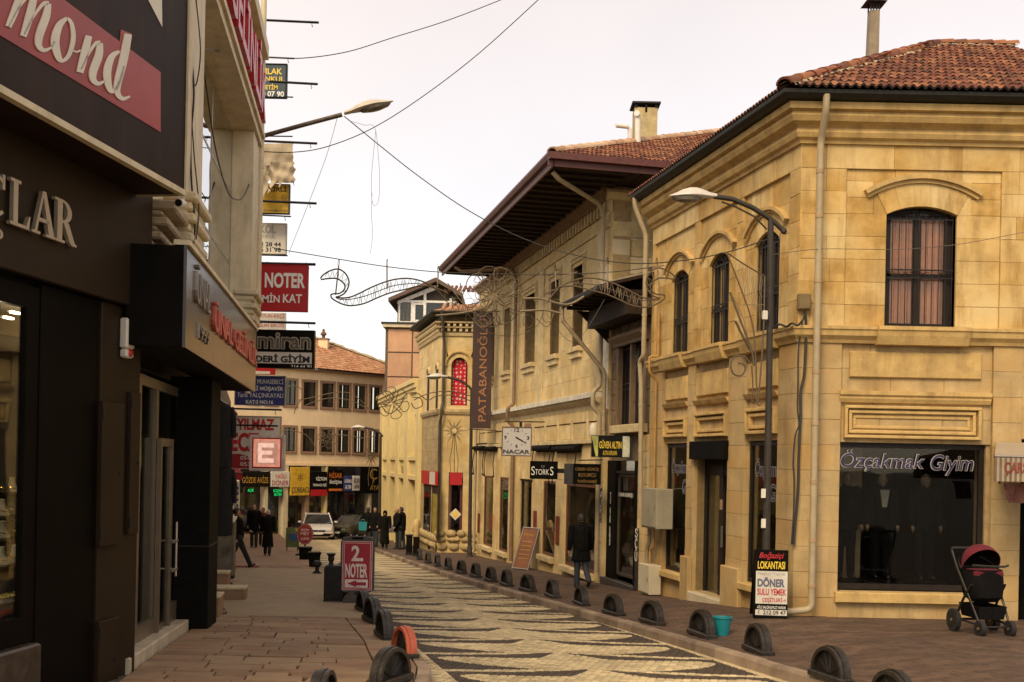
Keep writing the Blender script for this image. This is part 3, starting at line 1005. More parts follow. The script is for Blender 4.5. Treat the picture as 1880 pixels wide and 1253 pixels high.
for (a, b) in ups:
	arch_head(A, a, b, up_zs, up_rise, ring_a, a - .17, b + .17, up_zs + up_rise + ring_a + .02, YB, YR, stone, 5, .10, .10)
arch_head(Fr, fw[0], fw[1], fw_zs, fw_rise, ring_f, fw[0] - .21, fw[1] + .21, fw_zs + fw_rise + ring_f + .02, YB, YR + .015, stone, 5, .13, .10)
for k, (a, b) in enumerate(ups):
	arched_window(A, a, b, up_z0, up_zs, up_rise, YR, .12, curtain_dark, 7)
arched_window(Fr, fw[0], fw[1], fw_z0, fw_zs, fw_rise, YR, .15, curtain_m, 10)
# --- cornice, gutter and string course, mitred round the corner
EM = math.tan(math.acos(FA.n.dot(FF.n)) / 2)
corn = [(YB, ZC - .02), (.05, ZC - .02), (.06, ZC + .03), (.12, ZC + .06), (.15, ZC + .13), (.12, ZC + .20), (.16, ZC + .23), (.25, ZC + .27), (.29, ZC + .35), (.27, ZC + .41), (.35, ZC + .43), (.36, ZC + .53), (YB, ZC + .53)]
def runA(prof, name, mat, s1=None, sm=False): return A.part(MB().profile(prof, 0.0, s1 or SA_END, 0, -EM, 0), name, mat)
def runF(prof, name, mat, s0=0.0): return Fr.part(MB().profile(prof, s0, CORNER, 0, 0, EM), name, mat)
runA(corn, 'cornice', stone_trim); runF(corn, 'cornice', stone_trim)
gut = [(.30, ZC + .535), (.46, ZC + .56), (.52, ZC + .61), (.53, ZC + .665), (.505, ZC + .665), (.49, ZC + .62), (.44, ZC + .59), (.30, ZC + .57)]
runA(gut, 'gutter', gutter_m); runF(gut, 'gutter', gutter_m)
belt = [(YB, ZB0 - .03), (.03, ZB0 - .03), (.05, ZB0 + .02), (.11, ZB0 + .08), (.12, ZB1 - .05), (.14, ZB1 - .045), (.14, ZB1), (.02, ZB1 + .02), (YB, ZB1 + .02)]
runA(belt, 'string_course', stone_trim); runF(belt, 'string_course', stone_trim)
for fb, (a, b) in [(A, u) for u in ups] + [(Fr, fw)]:
	m_ = MB()
	m_.profile([(.0, ZB0 - .06), (.12, ZB0 - .05), (.17, ZB0 + .08), (.19, ZB1 - .06), (.21, ZB1 - .05), (.21, ZB1 + .008), (.0, ZB1 + .03)], a - .16, b + .16)
	fb.part(m_, 'window_sill', stone_trim)
# --- ground floor of the street side
pil = [(0.0, A_sh3[0]), (A_sh3[1], A_door[0]), (A_door[1], A_sh1[0]), (A_sh1[1], SA_END)]
for i, (a, b) in enumerate(pil):
	a2, b2 = (a + .02, b - .02) if i else (a, b - .02)
	n_blk += ashlar(A, a, b, -1.5, ZB0 - .03, [], .40, .8, 1.2, stone_low, YB, .0)
for (o, tp) in ((A_sh1, 0), (A_door, 1), (A_sh3, 2)):
	s0_, s1_ = o[0], o[1]
	top = ZB0 - .03
	px_ = (1236, 1304, 1395)[tp]
	z_a, z_b = FA.z_at(px_, (712, 700, 690)[tp]), FA.z_at(px_, (668, 655, 640)[tp])
	n_blk += ashlar(A, s0_, s1_, o[3], top, [], .45, .7, 1.0, stone_low, YB, YR - .01)
	z_a, z_b = ZB0 - .66, ZB0 - .22
	A.part(MB().cbox(s0_ + .06, s1_ - .05, YR - .01, YR + .05, z_a, z_b, .012), 'panel_slab', stone_trim)
	zl = FA.z_at(px_, (743, 735, 724)[tp])
	A.part(MB().profile([(YR - .01, zl - .07), (.01, zl - .06), (.05, zl), (.06, zl + .02), (YR - .01, zl + .03)], s0_ + .003, s1_ - .003), 'lintel_mould', stone_trim)
	z0_, z1_ = FA.z_at(px_, (803, 802, 797)[tp]), FA.z_at(px_, (768, 757, 749)[tp])
	framed_panel(A, s0_ + .05, s1_ - .05, z0_, z1_, YR - .01, stone_trim, .07, .11, 2)
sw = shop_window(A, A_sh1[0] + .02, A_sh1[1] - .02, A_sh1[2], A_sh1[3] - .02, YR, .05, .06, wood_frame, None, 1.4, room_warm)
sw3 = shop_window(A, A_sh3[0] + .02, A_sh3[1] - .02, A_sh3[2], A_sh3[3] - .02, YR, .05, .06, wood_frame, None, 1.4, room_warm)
purple = M('violet_window_lettering', (0.020, 0.016, 0.075), 0.4)
def outlined(fb, st, xl, xr, z0, z1, y, sub, **k):
	fb.text(st, xl, xr, z0, z1, y, M('window_outline_print', (.42, .38, .32), .5), sub, bold=.026, th=.002, **k)
	d = (z1 - z0) * .02
	fb.text(st, xl - d * 2, xr + d * 2, z0 + d, z1 - d, y + .003, purple, sub, bold=.004, th=.002, **k)
for w_, o in ((sw, A_sh1), (sw3, A_sh3)):
	yt = YR - .07
	wdt = o[1] - o[0]
	zt = FA.z_at(1390, 842)
	outlined(A, 'Özçakmak', o[1] - wdt * .16, o[0] + .03 * wdt, zt - .36, zt, yt, w_, shear=.12)
	outlined(A, 'Giy', o[1] - wdt * .62, o[0] + .05, zt - .80, zt - .42, yt, w_, shear=.12)
# doorway with dark head box and marble step
dm = MB()
dy = -.24
dm.box(A_door[0], A_door[0] + .07, dy - .06, dy, A_door[2], A_door[3] - .3); dm.box(A_door[1] - .07, A_door[1], dy - .06, dy, A_door[2], A_door[3] - .3)
mid = (A_door[0] + A_door[1]) / 2
dm.box(mid - .10, mid + .06, dy - .06, dy + .01, A_door[2], A_door[3] - .3)
dm.box(A_door[0] + .07, A_door[1] - .07, dy - .055, dy - .003, A_door[3] - .62, A_door[3] - .3)
dr = A.part(dm, 'door', wood_frame)
A.part(MB().box(A_door[0] + .02, A_door[1] - .02, dy - .04, dy - .032, A_door[2], A_door[3] - .35), 'pane', shop_glass, dr)
A.part(MB().box(mid - .14, mid - .12, dy + .01, dy + .05, A_door[2] + .9, A_door[2] + 1.3), 'handle', steel, dr)
A.part(MB().box(A_door[0] - .1, A_door[1] + .1, dy - 1.2, dy - 1.15, A_door[2], A_door[3]), 'room', room_warm, dr)
for a in (A_door[0] - .02, A_door[1]): A.part(MB().box(a, a + .02, dy - .05, -.005, A_door[2], A_door[3]), 'reveal', stone_low)
A.part(MB().cbox(A_door[0] - .05, A_door[1] + .02, YB, .09, A_door[3] - .32, A_door[3] + .02, .01), 'shutter_box', black_matt)
marble = M('marble_step', (0.55, 0.45, 0.31), 0.5, ns=3, na=.2, streak=.3)
A.part(MB().cbox(A_door[0] + .01, A_door[1] - .01, -.5, .08, -1.4, A_door[2] - .01, .012), 'step', marble)
# plinths of the door piers, sills
for (a, b) in pil[1:3]:
	A.part(MB().cbox(a - .02, b + .02, .006, .09, -1.5, FA.z_at(1265, 1022), .015), 'plinth_stone', stone_low)
for o in (A_sh1, A_sh3):
	A.part(MB().cbox(o[0] + .003, o[1] - .003, -.3, .10, o[2] - .13, o[2] - .01, .012), 'shop_sill', stone_trim)
	A.part(MB().cbox(o[0] + .003, o[1] - .003, -.3, -.04, -1.5, o[2] - .132, .01), 'stall_riser', stone_low)
A.part(MB().box(mid - .62, mid - .55, .004, .03, A_door[2] + 1.62, A_door[2] + 1.8), 'bell_plate', brown_trim)
# --- ground floor of the front
fs0, fs1 = F_shop[0], F_shop[1]
n_blk += ashlar(Fr, FF.s_at(1541, 900), CORNER, -1.5, ZB0 - .03, [], .395, .6, .9, stone_low, YB, .0)
n_blk += ashlar(Fr, FF.s_at(1874, 900), FF.s_at(1820, 900), -1.5, ZB0 - .03, [], .395, .5, .8, stone_low, YB, .0)
n_blk += ashlar(Fr, 0.6, FF.s_at(1874, 900), F_next[3], ZB0 - .03, [], .45, .7, 1.0, stone_low, YB, -.01)
n_blk += ashlar(Fr, FF.s_at(1820, 900), FF.s_at(1541, 900), F_shop[3], ZB0 - .03, [], .42, .8, 1.3, stone_low, YB, YR - .005)
Fr.part(MB().cbox(FF.s_at(1803, 670), FF.s_at(1561, 670), YR - .01, YR + .045, zf(694), zf(647), .012), 'panel_slab', stone_trim)
zl = zf(730)
Fr.part(MB().profile([(YR - .01, zl - .10), (.0, zl - .09), (.03, zl - .03), (.03, zl), (.06, zl + .03), (.06, zl + .09), (YR - .01, zl + .1)], FF.s_at(1819, 727), FF.s_at(1541, 727)), 'lintel_mould', stone_trim)
framed_panel(Fr, FF.s_at(1801, 776), FF.s_at(1550, 776), zf(806), zf(746), YR - .01, stone_trim, .06, .10, 3)
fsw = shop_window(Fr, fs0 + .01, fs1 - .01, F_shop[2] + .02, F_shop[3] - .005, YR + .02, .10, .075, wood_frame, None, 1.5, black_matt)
def ft(px): return FF.s_at(px, 850)
outlined(Fr, 'Özçakmak', ft(1547), ft(1704), zf(867), zf(827), YR - .085, fsw, shear=.22)
outlined(Fr, 'Giyim', ft(1714), ft(1795), zf(872), zf(833), YR - .085, fsw, shear=.22)
Fr.part(MB().cbox(fs0, fs1, -.3, .09, F_shop[2] - .17, F_shop[2] - .01, .012), 'shop_sill', stone_trim)
Fr.part(MB().cbox(fs0, fs1, -.3, -.02, -1.5, F_shop[2] - .172, .01), 'stall_riser', stone_low)
# doorway of the next shop at the edge
Fr.part(MB().box(F_next[0], F_next[1], -.5, -.46, -1.4, F_next[3]), 'dark_doorway', black_matt)
print('corner house blocks', n_blk)
# --- roof: hipped, tiles one by one
def corner_off(o):      # point where the two eaves lines offset by o meet
	return Vector((4.42, 17.0)) + (FA.n + FF.n) * (o / (1 + FA.n.dot(FF.n)))
ZE = ZC + .66
c0 = corner_off(.50)
pk = P(1720, 88, 21.6)                # where the hip meets the ridge
tanp = (pk.z - ZE) / (21.6 - c0.y)
deck = MB()
ridge_e = Vector((14.0, 21.6, pk.z))
far_e = Vector((wall_a(24.2) - .5, 24.2))
e_right = Vector((14.0, c0.y, ZE))
aeave = FA.W(SA_END + .2, .50, ZE)
ain = FA.W(SA_END + .2, -4.6, pk.z)
dk = .05
deck.add([(c0.x, c0.y, ZE - dk), tuple(e_right - Vector((0, 0, dk))), tuple(ridge_e - Vector((0, 0, dk))), (pk.x, pk.y, pk.z - dk)], [(0, 1, 2, 3)])
deck.add([(c0.x, c0.y, ZE - dk), (pk.x, pk.y, pk.z - dk), tuple(ain - Vector((0, 0, dk))), tuple(aeave - Vector((0, 0, dk)))], [(0, 1, 2, 3)])
deck.add([(pk.x, pk.y, pk.z - dk), tuple(ridge_e - Vector((0, 0, dk))), (14, 27, ZE), tuple(ain - Vector((0, 0, dk)))], [(0, 1, 2, 3)])
rel = lambda mb: MB().add([(v[0] - house.location.x, v[1] - house.location.y, v[2] - house.location.z) for v in mb.v], mb.f)
rel(deck).obj('roof_deck', wood_dark, house)
def tile_shape(w=.21, l=.40, h=.045, n=10):
	"""one interlocking clay tile: a roll and a pan, x across, y up the slope, front lip thick"""
	vs = []
	prof = []
	for i in range(n + 1):
		t = i / n
		z = h * (0.5 + 0.5 * math.cos(2 * math.pi * (2 * t - .28)))
		prof.append(((t - .5) * w * 1.04, z))
	for (y, dz) in ((0.0, .042), (l, 0.0)):
		vs += [(x, y, z + dz) for x, z in prof]
	vs += [(x, 0.0, z + .006) for x, z in prof]
	k = n + 1
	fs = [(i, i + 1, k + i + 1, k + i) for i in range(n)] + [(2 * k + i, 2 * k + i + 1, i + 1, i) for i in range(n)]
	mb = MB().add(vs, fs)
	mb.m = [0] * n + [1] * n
	return mb
def lay_tiles(root, org, across, up, rows, pitch_w, pitch_l, inside, mat, budget, vis, name='roof_tile', l=.40, start=0):
	"""tiles on a slope; the `budget` tiles picked by vis come as parts, the others as one joined part"""
	nrm = across.cross(up).normalized()
	shape = tile_shape(pitch_w, l)
	me = shape.mesh(name, [mat, tile_lip_shade], True)
	cand = []
	for j in range(rows):
		for i in range(-2, 90):
			p = org + across * (i * pitch_w) + up * (j * pitch_l)
			if inside(p): cand.append((p, vis(p), j, i))
	cand.sort(key=lambda q: -q[1])
	mb = MB()
	for k, (p, v, j, i) in enumerate(cand):
		ax = (across + up * R.uniform(-.03, .03) + nrm * R.uniform(-.02, .02)).normalized()
		uy = (up + nrm * (.035 + R.uniform(-.012, .012)))
		uy = (uy - ax * uy.dot(ax)).normalized()
		n_ = ax.cross(uy)
		mt = Matrix((ax, uy, n_)).transposed().to_4x4()
		mt.translation = p + nrm * R.uniform(0, .006) - root.location
		if k < budget:
			o = link(name, me, root)
			o.matrix_local = mt
		else:
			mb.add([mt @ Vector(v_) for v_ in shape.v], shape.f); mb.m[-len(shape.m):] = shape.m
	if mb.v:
		tag(mb.obj(name, [mat, tile_lip_shade], root, True), kind='stuff')
	return len(cand)
up_v = Vector((0, 21.6 - c0.y, pk.z - ZE)).normalized()
hipd = Vector((pk.x - c0.x, pk.y - c0.y))
def ins_front(p):
	t = (p.y - c0.y) / (21.6 - c0.y)
	xh = c0.x + hipd.x * t
	return xh + .08 < p.x < 9.6 and p.y < 21.45
slope_len = (Vector((pk.x, pk.y, pk.z)) - Vector((pk.x, c0.y, ZE))).length
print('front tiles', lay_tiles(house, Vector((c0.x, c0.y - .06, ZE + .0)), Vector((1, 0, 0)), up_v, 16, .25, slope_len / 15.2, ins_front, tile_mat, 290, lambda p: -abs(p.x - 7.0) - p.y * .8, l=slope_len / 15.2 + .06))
# hip and ridge caps bedded in mortar
def caps(root, a, b, n, mat, r=.12, name='ridge_tile'):
	d = (b - a)
	L = d.length / n
	d.normalize()
	side = d.cross(Vector((0, 0, 1))).normalized()
	upn = side.cross(d)
	for i in range(n):
		o = a + d * (i * L) - root.location
		mb = MB()
		vs = []
		for (t, rr) in ((-.04, r * 1.12), (L, r * .9)):
			for k in range(9):
				an = math.pi * k / 8
				vs.append(o + d * t + side * (rr * math.cos(an)) + upn * (rr * .85 * math.sin(an) + R.uniform(0, .006)))
		for k in range(9):
			an = math.pi * k / 8
			vs.append(o + d * -.04 + side * (r * .9 * math.cos(an)) + upn * (r * .68 * math.sin(an)))
		fs = [(k, k + 1, 10 + k, 9 + k) for k in range(8)] + [(18 + k, 19 + k, k + 1, k) for k in range(8)]
		mb.add(vs, fs)
		mb.obj(name, mat, root, True)
def bed(root, a, b, mat, w=.17, h=.10, n=40):
	d = (b - a); side = d.normalized().cross(Vector((0, 0, 1))).normalized()
	vs = []
	for i in range(n + 1):
		c = a + d * (i / n) - root.location
		for (u, z) in ((-1, -.05), (-.8, .4), (0, .8), (.8, .4), (1, -.05)):
			vs.append(c + side * (w * u * R.uniform(.75, 1.3)) + Vector((0, 0, h * z * R.uniform(.6, 1.2))))
	fs = [(i * 5 + k, i * 5 + k + 1, i * 5 + 6 + k, i * 5 + 5 + k) for i in range(n) for k in range(4)]
	MB().add(vs, fs).obj('mortar_bed', mat, root)
h0 = Vector((c0.x, c0.y, ZE + .03))
h1 = Vector((pk.x, pk.y, pk.z + .02))
bed(house, h0, h1, tile_mortar); caps(house, h0 + Vector((0, 0, .04)), h1 + Vector((0, 0, .05)), 15, tile_mat)
r1 = Vector((9.8, 21.6, pk.z + .02))
bed(house, h1, r1, tile_mortar, .15, .08); caps(house, r1 + Vector((0, 0, .04)), h1 + Vector((0, 0, .04)), 6, tile_mat)
# street-side slope: seen at a graze, one joined part
dA = Vector((FA.d.x, FA.d.y, 0))
upA = (Vector((-FA.n.x * 5.1, -FA.n.y * 5.1, pk.z - ZE))).normalized()
def ins_side(p):
	q = Vector((p.x, p.y)) - c0
	inn = -q.dot(FA.n)
	lim = q.dot(FA.d)
	hx = hipd.dot(FA.d) / -hipd.dot(FA.n) * inn
	return hx + .05 < lim < SA_END + .6 and -.1 < inn < 4.9
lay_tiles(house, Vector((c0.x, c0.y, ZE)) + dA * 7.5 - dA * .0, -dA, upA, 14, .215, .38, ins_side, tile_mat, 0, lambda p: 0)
# ================================================================ LONG STONE HOUSE WITH WIDE EAVES
SC2 = sA(1113, 900)                       # its near corner along the facade line
SE2 = FA.s_at(889, 620)
C2 = FA.W(SC2, 0, 0)
han = thing('eaves_house', 'long pale stone house with very wide dark timber eaves and tall narrow windows', 'building', (C2.x, C2.y, gz(C2.x, C2.y)))
H = FB(han, FA)
ZT2 = 8.40
hz = lambda px, py: FA.z_at(px, py)
# tall narrow windows
wz0, wz1 = hz(1061, 637), hz(1061, 489)
wins2 = []
for (l, r) in ((1051.5, 1070), (1010.5, 1027), (964, 983), (926, 938.5), (901, 909)):
	wins2.append((FA.s_at(r, 570), FA.s_at(l, 570)))
ZBT, ZBB = hz(1087, 723), hz(1087, 745)
zop = hz(1010, 884)
ops = [(1096, 1040, 1046), (1022, 998, 1021), (978, 952, 1040), (935, 918, 1013), (907, 889, 1003)]
open2 = []
for (r, l, b) in ops:
	a, c = FA.s_at(r, 950), FA.s_at(l, 950)
	open2.append((a, c, FA.z_at((r + l) / 2, b), zop))
holes2 = [(a, b, wz0, wz1) for a, b in wins2]
m_ = MB()
holed_wall(m_, SC2, SE2 + .9, -2.6, ZT2, holes2 + open2, -.5, -.05)
H.part(m_, 'wall', mortar)
nb = ashlar(H, SC2, SE2 + .9, ZBT + .02, hz(1107, 426), holes2, .44, .75, 1.35, stone2, -.05, .0, .005, .004, .003)
for (a, b) in wins2:
	w_ = arched_window(H, a, b, wz0, wz1, 0.0, -.0, .34, curtain_dark, 4, 1, False, M('brown_jamb_stone', (0.25, 0.155, 0.075), 0.9, ns=4, bump=.3))
	# stepped hood: flat head with two short legs
	mm = MB()
	for (k, o) in ((0, .10), (1, .22)):
		y1_ = .055 - .02 * k
		mm.cbox(a - o, b + o, -.05, y1_, wz1 + o, wz1 + o + .06, .008)
		mm.cbox(a - o, a - o + .05, -.05, y1_ - .003, wz1 - .35, wz1 + o, .008)
		mm.cbox(b + o - .05, b + o, -.05, y1_ - .003, wz1 - .35, wz1 + o, .008)
	H.part(mm, 'window_hood', stone2_trim)
	sl = MB()
	sl.cbox(a - .06, b + .06, -.05, .14, wz0 - .14, wz0 - .01, .012); sl.cbox(a, b, -.05, .08, wz0 - .30, wz0 - .142, .012)
	H.part(sl, 'window_sill', stone2_trim)
for (l, r) in ((992, 1000), (943, 948), (1096, 1104)):
	H.part(MB().cbox(FA.s_at(r, 560), FA.s_at(l, 560), -.05, .05, ZBT + .02, hz(1107, 426), .01), 'pilaster', stone2_trim)
zs7 = hz(1107, 426)
H.part(MB().profile([(-.05, zs7), (.05, zs7), (.07, zs7 + .05), (.02, zs7 + .09), (-.05, zs7 + .09)], SC2, SE2 + .9), 'string_line', stone2_trim)
nb += ashlar(H, SC2, SE2 + .9, zs7 + .09, 7.80, [], .45, .8, 1.3, stone2, -.05, .0, .005, .004)
x = SC2 + .1
while x < SE2 + .8:
	H.part(MB().cbox(x, x + .13, -.05, .07, 7.82, 8.10, .01), 'dentil', stone2_trim)
	x += .27
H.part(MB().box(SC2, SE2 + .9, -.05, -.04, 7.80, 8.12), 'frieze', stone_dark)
H.part(MB().profile([(-.05, 8.10), (.10, 8.10), (.14, 8.18), (.26, 8.30), (.26, 8.38), (-.05, 8.38)], SC2, SE2 + .9), 'eaves_mould', M('sooty_mould', (0.17, 0.10, 0.05), .9, ns=5))
# white capped string course
x = SC2 + .55
while x < SE2 + .5:
	L = R.uniform(.8, 1.2)
	H.part(MB().cbox(x, min(x + L, SE2 + .5) - .012, -.05, .24 + R.uniform(-.008, .008), ZBT - .14, ZBT, .01), 'coping_slab', slab_white)
	x += L
H.part(MB().profile([(-.05, ZBB - .12), (.02, ZBB - .12), (.04, ZBB), (.14, ZBB + .08), (.2, ZBT - .15), (-.05, ZBT - .15)], SC2 + .5, SE2 + .5), 'string_course', stone2_trim)
# ground floor: piers, frieze of sunk panels, sills
zfp = hz(1010, 818)
spans, p = [], SC2 + .02
for o in sorted(open2):
	spans.append((p, o[0])); p = o[1]
spans.append((p, SE2 + .4))
for (a, b) in spans:
	if b - a < .08: continue
	nb += ashlar(H, a, b, -2.6, zfp, [], .5, .6, 1.0, stone2, -.05, .05, .006, .006)
for o in open2:
	nb += ashlar(H, o[0], o[1], o[3], zfp, [], .6, 1.0, 1.6, stone2, -.05, .0)
H.part(MB().cbox(SC2 + .02, SE2 + .4, -.05, .09, zfp, zfp + .12, .012), 'frieze_rail', stone2_trim)
xs_ = [SC2 + .1 + (SE2 + .3 - SC2) * i / 11 for i in range(12)]
for a, b in zip(xs_, xs_[1:]):
	H.part(MB().cbox(a - .07, a + .07, -.05, .07, zfp + .12, ZBB - .13, .012), 'panel_stile', stone2_trim)
	H.part(MB().cbox(a + .075, b - .075, -.05, .02, zfp + .13, zfp + .13 + (ZBB - zfp - .3) * .62, .01), 'frieze_panel', stone2)
	H.part(MB().cbox(a + .075, b - .075, -.05, .05, zfp + .15 + (ZBB - zfp - .3) * .62, ZBB - .13, .01), 'frieze_panel', stone2)
print('eaves house blocks', nb)
prize = M('trinket_gold', (0.50, 0.30, 0.08), 0.35, 0.6, rnd=.5, alt=(0.6, 0.55, 0.45))
def goods(fb, sub, s0, s1, z0, z1, yf, n=10, mat=None, shelves=2):
	"""little stands and boxes on window shelves"""
	for k in range(shelves):
		z = z0 + .12 + (z1 - z0) * .30 * k
		fb.part(MB().box(s0 + .08, s1 - .08, yf - .55, yf - .12, z - .02, z), 'shelf', wood_brown, sub)
		for i in range(n // shelves):
			w = R.uniform(.04, .09)
			x = s0 + .14 + (s1 - s0 - .28) * (i + R.random() * .5) / (n // shelves)
			h_ = R.uniform(.06, .22)
			mb = MB()
			yy = yf - R.uniform(.2, .42)
			if R.random() < .6:
				mb.lathe([(.001, 0), (w * .5, 0), (w * .45, h_ * .3), (w * .2, h_ * .5), (w * .3, h_ * .8), (.001, h_)], 8, (x, yy, z + .001))
			else: mb.bbox(x - w / 2, x + w / 2, yy - w / 2, yy + w / 2, z + .001, z + h_ * .6, .006)
			fb.part(mb, 'display_piece', mat or prize, sub)
shop_lamps = []
for k, o in enumerate(open2):
	if k == 2:
		continue
	z0 = o[2]
	wn = shop_window(H, o[0] + .01, o[1] - .01, z0, o[3] - .01, .05, .035, .06, wood_brown, None, 1.2, room_warm)
	goods(H, wn, o[0], o[1], z0, o[3], .03, 12)
	H.part(MB().cbox(o[0] - .03, o[1] + .03, -.2, .20, z0 - .16, z0 - .01, .014), 'shop_sill', stone2_trim)
	H.part(MB().cbox(o[0], o[1], -.2, .06, -2.5, z0 - .162, .01), 'stall_riser', stone2)
o = open2[2]
wn = shop_window(H, o[0] + .02, o[1] - .02, gz(*FA.W(o[0], 0, 0).xy) + .1, o[3] - .01, .02, .10, .07, wood_frame, None, 1.6, room_dark)
goods(H, wn, o[0], o[1], gz(*FA.W(o[0], 0, 0).xy) + .6, o[3], -.3, 6)
# folded roller awnings over the shop windows
def roller_awning(s0, s1, z, lab):
	c = FA.W((s0 + s1) / 2, .16, z)
	r_ = thing('folded_awning', lab, 'awning', tuple(c), FA.rot, 'folded black roller awnings above the jewellery shops')
	h_ = (s1 - s0) / 2
	MB().tube([(-h_, 0, 0), (h_, 0, 0)], .075, 12).obj('roller', black_matt, r_, True)
	MB().prism([(-h_ + .02, -.10), (h_ - .02, -.10), (h_ - .02, .18), (-h_ + .02, .18)], -.11, -.08).obj('back_board', black_matt, r_)
	for x in (-h_ + .04, h_ - .04):
		MB().tube([(x, 0, -.05), (x, .05, -.55), (x, .02, -.95)], .018, 6).obj('arm', iron, r_, True)
		MB().ball((x, .03, -.97), .035, .035, .05, 8, 6).obj('bracket', iron, r_, True)
for (l, r, y, lab) in ((878, 897, 823, 'folded black roller awning left of the square clock sign'), (899, 917, 824, 'folded black roller awning just beside the square clock sign'),
					   (988, 1021, 824, 'folded black roller awning above the white-lettered black sign'), (1026, 1070, 825, 'folded black roller awning nearest the yellow and black jeweller sign')):
	roller_awning(FA.s_at(r, y), FA.s_at(l, y), FA.z_at((l + r) / 2, y), lab)
# red notice frames on the piers
for (px, py0, py1) in ((882, 943, 978), (905, 942, 975), (986, 938, 990), (1028, 948, 1000)):
	s = FA.s_at(px, 960)
	z0, z1 = FA.z_at(px, py1), FA.z_at(px, py0)
	H.part(MB().cbox(s - .16, s + .16, .055, .085, z0, z1, .008), 'notice_frame', wood_brown)
	H.part(MB().box(s - .12, s + .12, .086, .09, z0 + .05, z1 - .05), 'notice', M('crimson_notice', (0.22, 0.02, 0.02), .4, ns=18, na=.6))
# near end wall
FE = Face((C2 - Vector((FA.n.x, FA.n.y, 0)) * 6.0).xy, C2.xy)
E = FB(han, FE)
E.part(MB().box(0, FE.L, -.45, -.05, 3.0, ZT2), 'wall', M('lime_mortar', (0.74, 0.67, 0.52), .95, ns=6, na=.25, bump=.6, bs=20))
ashlar(E, 3.2, FE.L, 4.5, 8.05, [], .43, .5, .8, M('weathered_ashlar', (0.62, 0.46, 0.20), .9, ns=3.5, na=.3, bump=.8, bs=18, rnd=.15, alt=(0.60, 0.50, 0.32), streak=.3, dirt=(.68, .63, .52)), -.06, .0, .05, .03, .02)
E.part(MB().profile([(-.05, 8.06), (.05, 8.08), (.12, 8.14), (.15, 8.22), (.12, 8.30), (-.05, 8.34)], 2.5, FE.L + .14), 'end_mould', stone2_trim)
# eaves, roof
OV = 1.95
ZE2 = 8.52
ndir, ddir = Vector((FA.n.x, FA.n.y, 0)), Vector((FA.d.x, FA.d.y, 0))
sn = FA.s_at(1015, 285, OV);
sf = FA.s_at(811, 490, OV)
def Q(s, off, z): return FA.W(s, off, z)
brd = MB()
s = sn + .02
while s < sf - .05:
	w_ = .26
	H.part(MB().box(s, min(s + w_ - .02, sf), .0 - .05, OV - .05, ZE2 - .13, ZE2 - .10), 'soffit_board', maroon if False else wood_dark)
	s += w_
s = sn + .3
while s < sf:
	H.part(MB().box(s - .05, s + .05, .05, OV - .12, ZE2 - .20, ZE2 - .131), 'rafter_end', wood_dark)
	s += .52
H.part(MB().box(sn, sf, OV - .05, OV, ZE2 - .24, ZE2 + .02), 'fascia', maroon)
H.part(MB().profile([(OV + .002, ZE2 - .10), (OV + .09, ZE2 - .08), (OV + .13, ZE2 + .0), (OV + .13, ZE2 + .05), (OV + .11, ZE2 + .05), (OV + .09, ZE2 - .03), (OV + .002, ZE2 - .05)], sn - .1, sf), 'gutter', maroon)
# near end eaves
ENDW = 7.7
def R3(p): return (p.x - han.location.x, p.y - han.location.y, p.z - han.location.z)
mb = MB()
a, b = Q(sn, OV, 0), Q(sn, -6.0, 0)
for (z0, z1, t0, t1, mt, nm) in ((ZE2 - .24, ZE2 + .02, 0, .05, maroon, 'fascia'), (ZE2 - .10, ZE2 + .05, -.12, -.002, maroon, 'gutter')):
	mb = MB()
	q = [Q(sn + t0, OV + .1, z0), Q(sn + t0, -6, z0), Q(sn + t1, -6, z0), Q(sn + t1, OV + .1, z0), Q(sn + t0, OV + .1, z1), Q(sn + t0, -6, z1), Q(sn + t1, -6, z1), Q(sn + t1, OV + .1, z1)]
	mb.add([R3(v) for v in q], [(3, 2, 1, 0), (4, 5, 6, 7), (0, 1, 5, 4), (1, 2, 6, 5), (2, 3, 7, 6), (3, 0, 4, 7)])
	mb.obj(nm, mt, han)
y0_ = -.06
while y0_ > -5.5:
	H.part(MB().box(sn + .05, SC2 + .3, y0_ - .26, y0_ - .02, ZE2 - .13, ZE2 - .10), 'soffit_board', wood_dark)
	y0_ -= .27
TP = .44
hp = lambda t: Q(sn + t, OV - t, ZE2 + TP * t)
apx = 7.7
mb = MB()
tri = [hp(0), Q(sn, -13.5, ZE2), hp(apx)]
mb.add([R3(v - Vector((0, 0, .04))) for v in tri], [(0, 1, 2)])
tri = [hp(0), hp(apx), Q(sf, OV - apx, ZE2 + TP * apx), Q(sf, OV, ZE2)]
mb.add([R3(v - Vector((0, 0, .04))) for v in tri], [(0, 1, 2, 3)])
tri = [hp(apx), Q(sn, -13.5, ZE2), Q(sf, -13.5, ZE2), Q(sf, OV - apx, ZE2 + TP * apx)]
mb.add([R3(v - Vector((0, 0, .04))) for v in tri], [(0, 1, 2, 3)])
mb.obj('roof_deck', wood_dark, han)
up2 = (ddir + Vector((0, 0, TP))).normalized()
def ins2(p):
	rel_ = (p - Q(sn, OV, ZE2))
	t = rel_.dot(ddir); w_ = -rel_.dot(ndir)
	return -.1 <= t < apx and t + .1 < w_ < 9.5
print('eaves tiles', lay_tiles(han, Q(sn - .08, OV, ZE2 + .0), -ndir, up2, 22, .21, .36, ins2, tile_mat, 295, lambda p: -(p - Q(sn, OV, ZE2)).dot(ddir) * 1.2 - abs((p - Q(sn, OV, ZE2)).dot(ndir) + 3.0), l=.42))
bed(han, hp(0) + Vector((0, 0, .03)), hp(apx) + Vector((0, 0, .03)), tile_mortar, .14, .08)
